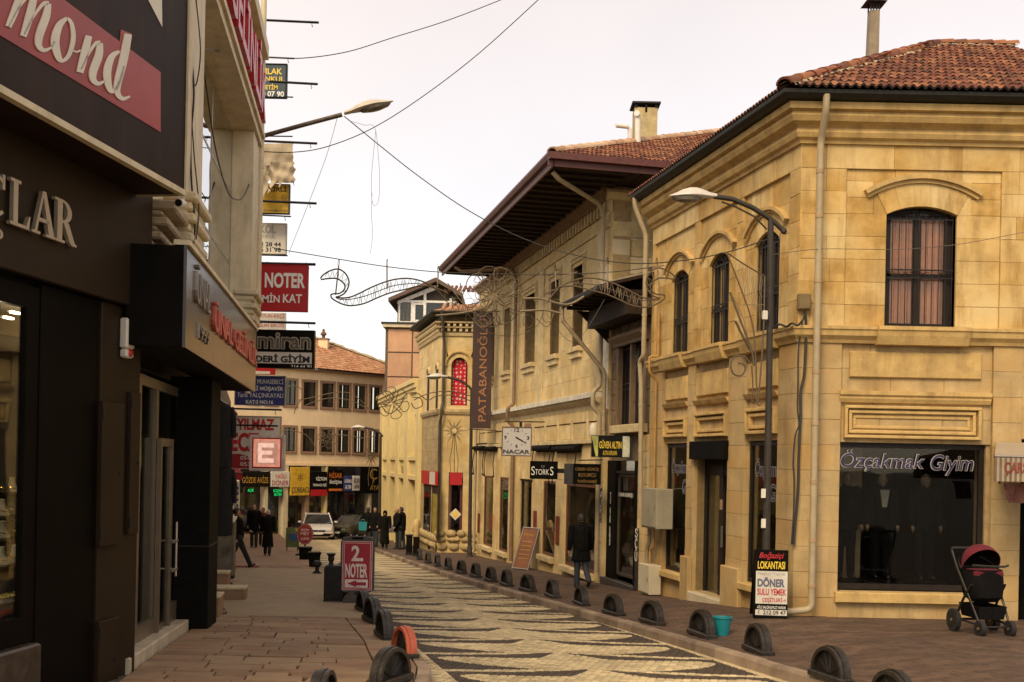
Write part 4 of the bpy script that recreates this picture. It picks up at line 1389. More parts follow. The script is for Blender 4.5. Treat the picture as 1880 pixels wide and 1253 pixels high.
caps(han, hp(0) + Vector((0, 0, .07)), hp(apx) + Vector((0, 0, .08)), 26, M('pale_ridge_tile', (0.46, 0.27, 0.15), .85, ns=12, rnd=.3, alt=(.5, .38, .25), bump=.4))
# chimney stack and white flues
ch = P(1183, 262, 31.0)
b_ = MB().box(ch.x - .32 - han.location.x, ch.x + .32 - han.location.x, ch.y - .3 - han.location.y, ch.y + .3 - han.location.y, 9.3 - han.location.z, P(1183, 204, 31).z - han.location.z)
cho = b_.obj('chimney', M('cracked_plaster', (0.44, 0.34, 0.17), .9, ns=5, na=.25, bump=.5, streak=.3), han)
cz = P(1183, 204, 31).z - han.location.z
cx_, cy_ = ch.x - han.location.x, ch.y - han.location.y
MB().box(cx_ - .40, cx_ + .40, cy_ - .38, cy_ + .38, cz + .10, cz + .15).obj('chimney_cap', iron, cho)
for dx in (-.28, .0, .28):
	MB().box(cx_ + dx - .03, cx_ + dx + .03, cy_ - .3, cy_ + .3, cz - (.02 if dx else .14), cz + .10).obj('cap_foot', iron, cho)
flue_m = M('white_flue', (0.68, 0.62, 0.54), .4, ns=6, na=.1)
for (px, pyb, pyt, dx) in ((1156, 272, 234, -1), (1171, 280, 211, -.25)):
	q0, q1 = P(px, pyb + 6, 27.5), P(px, pyt, 27.5)
	L = .36 if dx == -1 else .16
	f_ = MB().tube([R3(q0), R3(q1 - Vector((0, 0, .05))), R3(q1 + Vector((dx * .04, -.02, 0))), R3(q1 + Vector((dx * L, -.12, .0)))], .055 if dx == -1 else .075, 10)
	f_.obj('flue', flue_m, han, True)
# ================================================================ NARROW DARK HOUSE WITH A PORCH ROOF
nar = thing('narrow_house', 'narrow sooty stone house front with a dark projecting porch roof and tall barred window', 'building', tuple(FA.W(SA_END, 0, gz(*FA.W(SA_END, 0, 0).xy))))
N = FB(nar, FA)
nw = (FA.s_at(1181, 700), FA.s_at(1131, 700), hz(1155, 779), hz(1155, 632))
ns0, ns1 = SA_END + .02, SC2 - .02
zg = gz(*FA.W((ns0 + ns1) / 2, 0, 0).xy)
nsh = (FA.s_at(1168, 950), FA.s_at(1108, 950), zg + .12, hz(1135, 846))
NZT = hz(1150, 508)
m_ = MB()
holed_wall(m_, SA_END, SC2, -2.0, NZT, [nw, nsh], -.5, -.12)
N.part(m_, 'wall', stone_dark)
ashlar(N, ns0, ns1, hz(1150, 800), NZT - .1, [nw], .36, .35, .6, M('sooty_ashlar', (0.185, 0.125, 0.06), .9, ns=4, na=.4, bump=.6, rnd=.3, alt=(.10, .07, .04)), -.12, -.06, .012, .01, .012)
ashlar(N, ns0, nsh[0], -2.0, hz(1150, 800), [], .36, .3, .5, stone2, -.12, -.02, .008, .008)
arched_window(N, nw[0] + .04, nw[1] - .04, nw[2], nw[3], 0.0, -.06, .16, curtain_dark, 9, 2, True, wood_dark)
wf = M('grey_brown_timber', (0.15, 0.095, 0.05), .7, ns=8, bump=.3)
for (a, b, c, d) in ((nw[0] - .08, nw[0] + .06, nw[2], nw[3]), (nw[1] - .06, nw[1] + .08, nw[2], nw[3]), ((nw[0] + nw[1]) / 2 - .05, (nw[0] + nw[1]) / 2 + .05, nw[2], nw[3])):
	N.part(MB().cbox(a, b, -.14, -.02, c, d, .01), 'window_post', wf)
N.part(MB().profile([(-.1, nw[3]), (.04, nw[3]), (.06, nw[3] + .06), (.16, nw[3] + .16), (.18, nw[3] + .22), (-.1, nw[3] + .24)], nw[0] - .16, nw[1] + .16), 'lintel', wf)
N.part(MB().cbox(nw[0] - .14, nw[1] + .14, -.12, .10, nw[2] - .2, nw[2] - .01, .015), 'window_sill', stone2_trim)
# porch roof
pz0 = P(1111, 524, 23.0).z
pa, pb = SA_END - .1, SC2 + .12
so = FA.s_at(1111, 522, 1.11)
rf = MB()
def shed(z_o, z_w, t):
	v = []
	for (s_, y_, z_) in ((pa, 1.12, z_o), (pb, 1.12, z_o), (pb, -.05, z_w), (pa, -.05, z_w)):
		v += [(s_, y_, z_), (s_, y_, z_ + t)]
	return v
rf.add(shed(pz0 - .02, pz0 + .30, .07), [(0, 2, 4, 6), (1, 7, 5, 3), (0, 1, 3, 2), (2, 3, 5, 4), (4, 5, 7, 6), (6, 7, 1, 0)])
pr_ = N.part(rf, 'porch_roof', wood_dark)
N.part(MB().add(shed(pz0 + .052, pz0 + .372, .025), [(0, 2, 4, 6), (1, 7, 5, 3), (0, 1, 3, 2), (2, 3, 5, 4), (4, 5, 7, 6), (6, 7, 1, 0)]), 'metal_sheet', M('zinc_sheet', (0.42, 0.37, 0.30), .45, .4, ns=5, streak=.4), pr_)
N.part(MB().profile([(1.125, pz0 - .08), (1.20, pz0 - .07), (1.22, pz0), (1.22, pz0 + .03), (1.125, pz0 + .03)], pa, pb + .05), 'gutter', gutter_m, pr_)
for s_ in [pa + .15 + (pb - pa - .3) * i / 6 for i in range(7)]:
	N.part(MB().box(s_ - .04, s_ + .04, -.05, 1.08, pz0 - .12, pz0 - .03), 'rafter', wood_dark, pr_)
N.part(MB().add([(pb - .1, -.05, pz0 - .9), (pb - .02, -.05, pz0 - .9), (pb - .02, .8, pz0 - .13), (pb - .1, .8, pz0 - .13), (pb - .1, -.05, pz0 - .13), (pb - .02, -.05, pz0 - .13)], [(0, 1, 2, 3), (0, 3, 4), (1, 5, 2), (0, 4, 5, 1), (3, 2, 5, 4)]), 'bracket', wood_dark, pr_)
N.part(MB().box(pa + .1, pb - .1, -.05, .55, pz0 - .55, pz0 - .14), 'boarded_soffit', wood_dark, pr_)
# shop front
yw = -.10
mm = MB()
a, b, z0, z1 = nsh
px2s = lambda px: FA.s_at(px, 950)
for (l, r) in ((1108, 1126), (1161, 1168)):
	N.part(MB().box(px2s(r), px2s(l), -.16, -.03, z0, z1), 'dark_panel', black_matt)
wn = shop_window(N, px2s(1161), px2s(1126), z0 + .12, z1 - .32, -.04, .06, .05, M('worn_bronze_frame', (0.10, 0.075, 0.05), .45, .4), None, 1.1, room_warm)
goods(N, wn, px2s(1161), px2s(1126), z0 + .2, z1 - .4, -.14, 18, M('boxed_goods', (0.25, 0.10, 0.07), .7, rnd=.6, alt=(.45, .36, .25)), 3)
N.text('CEREN GÜMÜŞ', px2s(1127.5), px2s(1153), hz(1140, 914), hz(1140, 904), -.095, white_paint, wn, th=.003)
N.part(MB().box(px2s(1161), px2s(1108), -.10, -.05, z1 - .30, z1 - .24), 'transom', wood_frame)
N.part(MB().box(px2s(1161), px2s(1108), -.10, -.09, z1 - .24, z1), 'pane', shop_glass)
N.part(MB().cbox(px2s(1168), px2s(1107), -.5, .06, -2.0, z0, .012), 'step', M('dark_granite', (0.05, 0.042, 0.035), .4, ns=20, na=.5))
def letters_down(fb, st, px, py0, py1, y, mat, w=.10, h=None, sub=None):
	n = len(st)
	zt, zb = FA.z_at(px, py0), FA.z_at(px, py1)
	ph = (zt - zb) / n
	s = FA.s_at(px, 950)
	for i, c in enumerate(st):
		if c == ' ': continue
		z = zt - ph * (i + .85)
		fb.text(c, s + w / 2, s - w / 2, z, z + (h or ph * .7), y, mat, sub, th=.003)
letters_down(N, '925 AYAR GÜMÜŞ', 1118, 905, 1003, -.03, white_paint, .07, .09)
poster = M('poster_black', (0.03, 0.025, 0.022), .5, ns=9, na=.5)
pp = MB().box(px2s(1108.5), px2s(1103), .03, .05, zg + .08, hz(1105, 893))
po = N.part(pp, 'poster_strip', poster)
letters_down(N, 'GÜMÜŞÇÜ', 1105.7, 896, 1030, .051, white_paint, .17, .26, po)
for i in range(7):
	N.part(MB().box(px2s(1108), px2s(1103.5), .0505, .053, zg + .14 + i * .075, zg + .18 + i * .075), 'price_bar', white_paint, po)
pp = MB().box(px2s(1173), px2s(1168.5), .0, .02, zg + .08, hz(1170, 970))
po = N.part(pp, 'poster_strip', poster)
letters_down(N, 'ŞÇÜ', 1170.6, 976, 1034, .021, white_paint, .16, .26, po)
# ================================================================ HOUSE WITH THE RED CURTAIN
F3 = Face((-0.6, 43.5), (-2.95, 43.5))
F3L = Face((-2.95, 43.5), (7.14 - .2325 * 49.1, 49.1))
red_house = thing('red_curtain_house', 'small stone house with moulded cornice and round-arched window hung with a red spotted curtain', 'building', (-2.95, 43.5, gz(-2.95, 43.5)))
T, TL = FB(red_house, F3), FB(red_house, F3L)
t_ = lambda px, py=700: F3.s_at(px, py)
tz = lambda py, px=845: F3.z_at(px, py)
aw = (t_(858), t_(828), tz(745), tz(672))
zc3 = tz(612)
sh3 = (t_(849, 930), t_(823, 930), tz(985), tz(868))
hole = [aw, (aw[0] - .2, aw[1] + .2, aw[3], aw[3] + .62), sh3]
m_ = MB(); holed_wall(m_, 0, F3.L, -3.6, zc3 + .1, hole, -.5, -.05); T.part(m_, 'wall', mortar)
m_ = MB(); holed_wall(m_, 0, F3L.L, -3.6, zc3 + .1, [], -.5, -.05); TL.part(m_, 'wall', mortar)
zb3 = tz(752)
ashlar(T, 0, F3.L, zb3, zc3, hole[:2], .5, .6, 1.1, stone2, -.05, .0)
arch_head(T, aw[0], aw[1], aw[3], .33, .16, aw[0] - .2, aw[1] + .2, aw[3] + .62, -.05, .0, stone2, 5, .10, .05)
red_curt = bpy.data.materials.new('red_spotted_curtain'); red_curt.use_nodes = True
t = red_curt.node_tree; b = t.nodes['Principled BSDF']
geo = _n(t, 'ShaderNodeNewGeometry')
vo = _n(t, 'ShaderNodeTexVoronoi', Scale=6.5); vo.inputs['Randomness'].default_value = .35
t.links.new(geo.outputs['Position'], vo.inputs['Vector'])
f = _math(t, 'LESS_THAN', vo.outputs['Distance'], .30)
t.links.new(_mix(t, f, (.50, .012, .025), (.62, .42, .38)), b.inputs['Base Color']); b.inputs['Roughness'].default_value = .9
wn = arched_window(T, aw[0], aw[1], aw[2], aw[3], .33, .0, .22, None, 4, 2, False, stone2_trim)
T.part(curtain(MB(), aw[0] + .05, aw[1] - .05, -.20, aw[2], aw[3] + .25, 6, .01), 'curtain', red_curt, wn)
ashlar(T, 0, F3.L, -3.3, zb3 - .2, [sh3], .5, .5, 1.0, stone2, -.05, .0)
T.part(MB().profile([(-.05, zb3 - .22), (.06, zb3 - .2), (.12, zb3 - .1), (.14, zb3), (-.05, zb3)], 0, F3.L, 0, 0, .0), 'string_course', stone2_trim)
EM3 = math.tan(math.acos(F3.n.dot(F3L.n)) / 2)
zt3 = tz(576)
c3 = [(-.05, zc3), (.08, zc3), (.10, zc3 + .1), (-.0 + .1, zc3 + .22)]
for (fb, L, e0, e1) in ((T, F3.L, 0, EM3), (TL, F3L.L, -EM3, 0)):
	fb.part(MB().profile([(-.05, zc3 - .12), (.06, zc3 - .12), (.10, zc3), (-.05, zc3)], 0, L, 0, e0, e1), 'cornice_mould', stone2_trim)
	k = 0
	for zz in (zc3 + .05, zc3 + .24):
		x = .05
		while x < L - .05:
			fb.part(MB().cbox(x, x + .11, -.05, .12 + .08 * k, zz, zz + .14, .01), 'dentil', stone2_trim)
			x += .24
		fb.part(MB().profile([(-.05, zz + .14), (.16 + .08 * k, zz + .14), (.18 + .08 * k, zz + .19), (-.05, zz + .19)], 0, L, 0, e0, e1), 'cornice_mould', stone2_trim)
		k += 1
	fb.part(MB().box(0, L, -.05, .02, zc3, zt3 - .1), 'frieze', stone_dark)
	fb.part(MB().profile([(.0, zt3 - .12), (.40, zt3 - .10), (.46, zt3 - .02), (.46, zt3 + .05), (.0, zt3 + .05)], 0, L, 0, e0, e1), 'gutter', gutter_m)
# low tiled roof
q = [F3.W(0, .42, zt3 + .05), F3.W(F3.L + .42 * EM3, .42, zt3 + .05), F3L.W(F3L.L, .42, zt3 + .05), F3L.W(F3L.L, -4.0, zt3 + 1.0), F3.W(F3.L - .9, -1.6, zt3 + .62), F3.W(0, -1.6, zt3 + .62)]
l_ = red_house.location
MB().add([tuple(v - l_) for v in q], [(0, 1, 4, 5), (1, 2, 3, 4)]).obj('roof', tile_far, red_house)
for i in range(9):
	a, b = F3.W(.1 + i * .27, .44, zt3 + .06) - l_, F3.W(.1 + i * .27, -1.0, zt3 + .47) - l_
	MB().tube([a, b], .08, 8).obj('roof_tile', tile_far, red_house, True)
# ground floor window, red sign, rubble foot
wn = shop_window(T, sh3[0] + .02, sh3[1] - .02, sh3[2], sh3[3] - .3, .0, .12, .09, M('maroon_frame', (0.10, 0.02, 0.02), .5), None, .9, room_dark)
zz = tz(945); xx = (sh3[0] + sh3[1]) / 2
T.part(MB().prism([(xx - .24, zz), (xx, zz - .24), (xx + .24, zz), (xx, zz + .24)], -.11, -.105), 'sticker', white_board, wn)
T.part(MB().ball((xx, -.10, zz), .10, .01, .14, 10, 6), 'sticker_figure', yellow_letter, wn)
T.part(MB().box(sh3[0] + .04, sh3[1] - .04, .01, .06, tz(891), tz(868)), 'sign_board', red_paint)
def rubble_foot(fb, s0, s1, z0, z1, y1):
	z = z0
	while z < z1 - .05:
		h_ = R.uniform(.22, .34); x = s0
		while x < s1 - .05:
			w_ = min(R.uniform(.3, .6), s1 - x)
			mb = MB(); mb.ball((x + w_ / 2, y1 - .12, z + h_ / 2), w_ / 2 + .01, .18 + R.uniform(-.03, .04), h_ / 2 + .02, 8, 6)
			fb.part(mb, 'rubble_stone', rubble, None, True)
			x += w_
		z += h_
rubble_foot(T, 0, F3.L + .1, tz(1012), tz(984), .10)
# side towards the street
lz = F3L.z_at
ashlar(TL, 0, F3L.L, zb3, zc3 - .12, [], .5, .6, 1.2, stone2, -.05, .0)
for px in (787, 803):
	a = F3L.s_at(px, 700)
	arch_m = MB(); arch_fill(a, zb3 + 1.6, .22, .2, zb3 + .05, .004, .02, arch_m)
	TL.part(arch_m, 'blind_window', wood_dark)
	o1 = arc_pts(a, zb3 + 1.6, .24, .22, 10); o2 = arc_pts(a, zb3 + 1.6, .34, .32, 10)
	TL.part(MB().prism(o1 + o2[::-1], -.02, .07), 'hood_mould', stone2_trim)
TL.part(MB().profile([(-.05, zb3 - .22), (.06, zb3 - .2), (.12, zb3 - .1), (.14, zb3), (-.05, zb3)], 0, F3L.L, 0, -EM3, 0), 'string_course', stone2_trim)
ashlar(TL, 0, F3L.L, -3.4, zb3 - .2, [], .5, .5, 1.0, rubble, -.05, .0)
for (l, r, mt) in ((779, 791, wood_brown), (794, 806, yellow_letter)):
	a, b = F3L.s_at(r, 930), F3L.s_at(l, 930)
	w_ = TL.part(MB().box(a, b, .0, .03, lz(790, 985), lz(790, 888)), 'shop_window', wood_dark)
	TL.part(MB().box(a + .2, b - .2, .031, .035, lz(790, 978), lz(790, 905)), 'pane', win_glass if mt is wood_brown else M('mustard_poster', (.30, .22, .03), .5, ns=6, na=.5), w_)
sgn = TL.part(MB().box(F3L.s_at(806, 875), F3L.s_at(778, 875), .04, .10, lz(792, 890), lz(792, 865)), 'sign_board', red_paint)
TL.part(MB().box(F3L.s_at(803, 875), F3L.s_at(793, 875), .101, .105, lz(792, 889), lz(792, 866)), 'white_field', white_board, sgn)
rubble_foot(TL, 0, F3L.L, lz(790, 1003), lz(790, 978), .10)
# ================================================================ YELLOW HOUSE WITH RIBBED PANELS
F4 = Face((7.14 - .2325 * 49.15, 49.15), (7.14 - .2325 * 64.5, 64.5))
yel = thing('ribbed_house', 'low pale yellow painted building with stepped parapet and vertical ribs above tall openings', 'building', (F4.o.x, F4.o.y, gz(F4.o.x, F4.o.y)))
Yb = FB(yel, F4)
s4 = lambda px, py=900: F4.s_at(px, py)
z4 = F4.z_at
zt4 = z4(772, 693)
zl4 = z4(750, 880)
piers = [(773, 768), (753, 746), (735.5, 730), (719, 714), (705, 700)]
m_ = MB()
op4 = []
for (r, l) in zip(piers, piers[1:]):
	op4.append((s4(r[1]), s4(l[0]), -3.6, zl4))
holed_wall(m_, 0, F4.L, -3.8, zt4 - .35, op4, -.6, 0)
Yb.part(m_, 'wall', yellow_paint)
for (y1, za, zb) in ((.10, zt4 - .62, zt4 - .42), (.18, zt4 - .42, zt4 - .22), (.26, zt4 - .22, zt4)):
	Yb.part(MB().cbox(0, F4.L, -.6, y1, za, zb, .02), 'parapet_step', yellow_paint)
for (r, l) in piers:
	Yb.part(MB().cbox(s4(r), s4(l), .005, .16, -3.6, zt4 - .63, .02), 'pier', yellow_paint)
zr0, zr1 = z4(750, 822), z4(750, 762)
for (r, l) in zip(piers, piers[1:]):
	a, b = s4(r[1]), s4(l[0])
	n = 6
	for i in range(1, n):
		x = a + (b - a) * i / n
		Yb.part(MB().cbox(x - .09, x + .09, .005, .10, zr0 - .4, zr1, .015), 'rib', yellow_paint)
	Yb.part(MB().cbox(a, b, .003, .13, zr0 - .62, zr0 - .42, .015), 'rail', yellow_paint)
	Yb.part(MB().cbox(a, b, .003, .13, zl4 - .0, zl4 + .22, .015), 'rail', yellow_paint)
	Yb.part(MB().box(a, b, -.55, -.5, -3.6, zl4), 'shutter', M('beige_shutter', (.26, .18, .09), .7, ns=3))
sg = s4(741, 868)
for i in range(5):
	Yb.text('THAY'[i % 4], sg - .3 + .35 * (2 - i) + .14, sg - .3 + .35 * (2 - i) - .14, z4(741, 878), z4(741, 856), .06, M('rusty_letters', (.16, .08, .03), .7))
# ================================================================ PANELLED TOWER AND GLAZED ROOF ROOM
F5 = Face((-2.0, 66.0), (P(707, 650, 66).x, 66.0))
tow = thing('panelled_tower', 'tall house side of pinkish panels with a white framed glazed roof room', 'building', (F5.o.x - F5.L, 66.0, -3.0))
Tw = FB(tow, F5)
s5 = lambda px: F5.s_at(px, 650); z5 = lambda py: F5.z_at(745, py)
pink = M('pinkish_panel', (0.48, 0.27, 0.15), .8, ns=1.2, na=.15, streak=.35, rnd=.1)
Tw.part(MB().box(0, F5.L, -6, -.03, -3.2, z5(594)), 'wall', M('dark_joint', (.12, .08, .05), .9))
xs5 = [707, 711, 757, 806]; ys5 = [604, 648, 693, 740, 790]
for l, r in zip(xs5[1:], xs5[2:]):
	for t0, t1 in zip(ys5, ys5[1:]):
		Tw.part(MB().cbox(s5(r) + .04, s5(l) - .04, -.03, .02, z5(t1) + .04, z5(t0) - .04, .015), 'panel', pink)
Tw.part(MB().box(-.2, F5.L + .15, -6, .25, z5(602), z5(596)), 'eaves_band', cream_paint)
Tw.part(MB().box(-.2, F5.L + .25, -6, .32, z5(596) + .002, z5(593)), 'gutter', gutter_m)
# roof room
rm0, rm1 = s5(838), s5(727)
zc5, zr5 = z5(552), z5(519)
rmid = s5(798)
Tw.part(MB().prism([(rm0, z5(593)), (rm1, z5(593)), (rm1, zc5), (rmid, zr5), (rm0, z5(540))], -5, -.4), 'roof_room', room_dark)
fr5 = M('white_pvc_frame', (.72, .68, .62), .4)
for (a, b, za, zb) in ((729, 732, 590, 553), (752, 757, 590, 553), (757, 760, 588, 556), (775, 780, 590, 534), (823, 827, 590, 545)):
	Tw.part(MB().box(s5(b), s5(a), -.40, -.30, z5(za), z5(zb)), 'window_frame', fr5)
for (a, b, za, zb) in ((729, 835, 554, 550), (729, 835, 593, 589), (758, 776, 558, 555), (758, 776, 589, 586)):
	Tw.part(MB().box(s5(b), s5(a), -.398, -.31, z5(za), z5(zb)), 'window_frame', fr5)
Tw.part(MB().box(rm0, rm1, -.38, -.36, z5(590), z5(552)), 'pane', win_glass)
Tw.part(curtain(MB(), s5(752), s5(732), -.39, z5(589), z5(554), 8, .03), 'curtain', M('grey_curtain', (.28, .22, .15), .9))
Tw.part(MB().prism([(rm1 + .5, zc5 - .12), (rm1 + .5, zc5 + .1), (rmid, zr5 + .3), (rm0 - .3, z5(538)), (rm0 - .3, z5(545)), (rmid, zr5 + .05)], -5.4, .3), 'roof', M('brown_roof_edge', (.10, .06, .04), .7))
Tw.part(MB().prism([(rm1 + .0, zc5 + .0), (rmid, zr5 - .05), (rmid, zr5 - .35), (rm1, zc5 - .2)], -.42, -.29), 'gable_trim', fr5)
for i in range(8):
	Tw.part(MB().tube([(s5(815) - i * .28, .0, z5(533) + .03), (s5(815) - i * .28, -2.5, z5(528) + .5)], .1, 8), 'roof_tile', tile_mat, None, True)
# ================================================================ CREAM HOUSE CLOSING THE STREET
F6 = Face((-80.4 + 73.0, 73.0), (-80.4 + 63.0, 63.0))
cre = thing('cream_house', 'three-storey cream rendered building with brown framed windows closing the end of the street', 'building', (F6.o.x, F6.o.y, gz(F6.o.x, F6.o.y)))
K = FB(cre, F6)
s6 = lambda px, py=730: F6.s_at(px, py)
z6 = F6.z_at
zt6 = z6(640, 688)
zgs = z6(600, 856)
r1z = (z6(632, 750), z6(632, 707)); r2z = (z6(632, 831), z6(632, 790))
wins6 = [(523, 543), (557, 579), (591, 612), (622, 641), (651, 670), (680, 697), (488, 508), (455, 474)]
hl = []
for (l, r) in wins6:
	a, b = s6(r), s6(l)
	for (q0, q1) in (r1z, r2z): hl.append((a, b, q0, q1))
m_ = MB(); holed_wall(m_, -1, F6.L + 3, -4.0, zt6, hl + [(-.9, F6.L + 2.9, -4.0, zgs)], -.4, 0)
K.part(m_, 'wall', render_cream)
K.part(MB().box(-1, F6.L + 3, -2.5, -2.4, -4.0, zgs), 'shop_back_wall', room_dark)
for h_ in hl:
	a, b, q0, q1 = h_
	fw_ = .16
	w_ = MB()
	w_.cbox(a - fw_, a, -.1, .05, q0 - fw_, q1 + fw_, .01); w_.cbox(b, b + fw_, -.1, .05, q0 - fw_, q1 + fw_, .01)
	w_.cbox(a, b, -.1, .05, q1, q1 + fw_, .01); w_.cbox(a, b, -.1, .07, q0 - fw_, q0, .01)
	wo_ = K.part(w_, 'window', brown_trim)
	wi = MB()
	wi.box(a, a + .06, -.07, -.01, q0, q1); wi.box(b - .06, b, -.07, -.01, q0, q1); wi.box((a + b) / 2 - .04, (a + b) / 2 + .04, -.07, -.01, q0, q1); wi.box(a + .06, b - .06, -.07, -.012, q0, q0 + .06)
	K.part(wi, 'frame', wood_frame, wo_)
	K.part(MB().box(a, b, -.05, -.04, q0, q1), 'pane', win_glass, wo_)
	K.part(MB().box(a, a + .012, -.42, -.075, q0, q1).box(b - .012, b, -.42, -.075, q0, q1), 'inner_lining', wood_dark, wo_)
	K.part(MB().box(a - .1, b + .1, -.9, -.88, q0 - .1, q1 + .1), 'room', room_dark, wo_)
	if R.random() < .7:
		c_ = a + (b - a) * R.uniform(.3, .7)
		K.part(curtain(MB(), a + .02, c_, -.13, q0, q1, 4, .03), 'curtain', M('pale_net_curtain', (.20, .16, .11), .9), wo_)
K.part(MB().box(-1, F6.L + 3, -.4, .35, zt6, zt6 + .12), 'eaves_board', brown_trim)
K.part(MB().box(-1, F6.L + 3, .002, .10, zgs, zgs + .16), 'shop_band', render_cream)
# roof
ridge_z = z6(575, 640) + 1.3
q = [F6.W(-1.4, .5, zt6 + .12), F6.W(F6.L + 3, .5, zt6 + .12), F6.W(F6.L + 3, -4.6, ridge_z), F6.W(4.6, -4.6, ridge_z)]
l6 = cre.location
MB().add([tuple(v - l6) for v in q] + [tuple(F6.W(-1.4, -9.5, zt6 + .12) - l6)], [(0, 1, 2, 3), (0, 3, 4)]).obj('roof_deck', wood_dark, cre)
up6 = (F6.W(5, -4.6, ridge_z) - F6.W(5, .5, zt6 + .12)).normalized()
o6 = F6.W(F6.L + 3, .5, zt6 + .14)
a6 = -Vector((F6.d.x, F6.d.y, 0))
def ins6(p):
	r_ = p - F6.W(-1.4, .5, zt6)
	u = r_.dot(Vector((F6.d.x, F6.d.y, 0))); w_ = -(r_.dot(Vector((F6.n.x, F6.n.y, 0))))
	return u > w_ * 1.18 and w_ < 5.0 and 0 <= u < F6.L + 4.2
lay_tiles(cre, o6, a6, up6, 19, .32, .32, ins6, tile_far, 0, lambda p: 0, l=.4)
bed(cre, F6.W(-1.4, .5, zt6 + .2), F6.W(4.6, -4.6, ridge_z + .1), tile_mortar, .22, .2)
bed(cre, F6.W(4.6, -4.6, ridge_z + .1), F6.W(F6.L + 3, -4.6, ridge_z + .1), tile_mortar, .22, .2)
# chimney with a turned vent
cb = P(594, 648, 72.0); ct = P(594, 624, 72.0)
MB().box(cb.x - l6.x - .3, cb.x - l6.x + .3, cb.y - l6.y - .3, cb.y - l6.y + .3, cb.z - l6.z - 1.2, ct.z - l6.z).obj('chimney', render_cream, cre)
MB().box(cb.x - l6.x - .38, cb.x - l6.x + .38, cb.y - l6.y - .38, cb.y - l6.y + .38, ct.z - l6.z, ct.z - l6.z + .07).obj('chimney_cap', brown_trim, cre)
MB().lathe([(.10, 0), (.12, .2), (.22, .25), (.16, .4), (.05, .48), (.12, .52), (.02, .66)], 10, (cb.x - l6.x - .02, cb.y - l6.y, ct.z - l6.z + .07)).obj('chimney_vent', M('rust', (.14, .07, .03), .9), cre, True)
# ---- shop signs and fronts along its foot
def f6sign(l, r, t, b, face_m, lines, name='shop_sign', y=.12, edge=None):
	o = K.part(MB().bbox(s6(r, 880), s6(l, 880), .11, .11 + y, z6((l + r) / 2, b), z6((l + r) / 2, t), .02), name, face_m)
	for (st, u0, u1, v0, v1, mt) in lines:
		a, c = s6(l, 880), s6(r, 880)
		zb_, zt_ = z6((l + r) / 2, b), z6((l + r) / 2, t)
		K.text(st, a + (c - a) * u0, a + (c - a) * u1, zb_ + (zt_ - zb_) * v0, zb_ + (zt_ - zb_) * v1, .111 + y, mt, o, th=.01)
	return o
amber = M('amber_sign_face', (.55, .33, .02), .5)
blue_face = M('blue_sign_face', (.035, .04, .16), .45)
orange_l = M('orange_lettering', (.6, .16, .02), .5)
f6sign(438, 492, 866, 894, black_gloss, [('GÖZDE AVİZE', .06, .94, .25, .75, gold_letter)])
f6sign(494, 528, 866, 894, white_board, [('YAĞLI', .2, .8, .55, .9, red_letter), ('DÖNER', .06, .94, .1, .48, crimson)])
f6sign(530, 565, 858, 910, amber, [('ÇORBACI', .06, .94, .06, .30, black_letter), ('*', .35, .65, .5, .8, M('brown_ink', (.2, .08, .02), .6))])
f6sign(567, 597, 866, 910, black_gloss, [('VİZYON', .3, .95, .62, .82, white_paint), ('TEKNOLOJİ', .12, .95, .36, .52, white_paint)])
K.part(MB().box(s6(597, 880), s6(567, 880), .12, .24, z6(580, 910) - .02, z6(580, 899)), 'red_strip', red_paint)
f6sign(599, 626, 862, 904, black_gloss, [('HİSAR', .08, .92, .62, .92, orange_l), ('iletişim', .1, .9, .32, .55, white_paint), ('———', .05, .95, .06, .16, orange_l)])
f6sign(628, 643, 874, 902, blue_face, [('UĞURLU', .08, .92, .55, .85, white_paint), ('ALTIN', .15, .85, .15, .4, white_paint)])
f6sign(644, 657, 874, 901, white_board, [('AKLAR', .08, .92, .5, .85, black_letter), ('3. NOTER', .1, .9, .15, .4, black_letter)])
f6sign(658, 702, 857, 906, black_gloss, [('Ç', .38, .68, .42, .92, gold_letter), ('AYAK', .40, .9, .12, .30, gold_letter)])
led = M('green_led', (.01, .6, .14), .5, emit=.35)
f6sign(497, 516, 897, 912, black_gloss, [('ECZANE', .1, .9, .55, .9, led), ('ALTIN', .15, .85, .1, .45, led)], 'led_sign')
f6sign(450, 464, 896, 906, black_gloss, [('AÇIK', .1, .9, .15, .85, led)], 'led_sign')
for (l, r, mt) in ((436, 438, cream_paint), (484, 490, cream_paint), (518, 527, cream_paint), (560, 566, brown_trim), (596, 599, yellow_paint), (626, 630, iron), (658, 661, iron), (676, 680, cream_paint)):
	K.part(MB().box(s6(r, 930), s6(l, 930), -.4, .1, -4.0, zgs - .02), 'shop_pier', mt)
stuff_m = [M('wares_' + n, c, .7, ns=5, na=.6, rnd=.5) for n, c in (('mustard', (.34, .25, .03)), ('plum', (.16, .05, .08)), ('grey', (.18, .15, .11)), ('red', (.3, .03, .03)), ('ochre', (.3, .18, .06)), ('blue', (.06, .07, .14)))]
for (l, r, mi) in ((440, 483, 2), (491, 517, 1), (530, 559, 0), (568, 595, 0), (600, 625, 4), (631, 657, 2), (662, 675, 5), (681, 699, 1)):
	a, b = s6(r, 930), s6(l, 930)
	zg6 = -SLOPE * 68.5
	w_ = K.part(MB().box(a, b, -.5, -.46, zg6, zgs - .6), 'shop_window', win_glass)
	for i in range(9):
		x = R.uniform(a + .1, b - .35); z = zg6 + R.uniform(.1, 2.2)
		K.part(MB().box(x, x + R.uniform(.18, .5), -1.2, -.9 + R.random() * .3, z, z + R.uniform(.2, .6)), 'ware', R.choice([stuff_m[mi]] * 2 + stuff_m), w_)
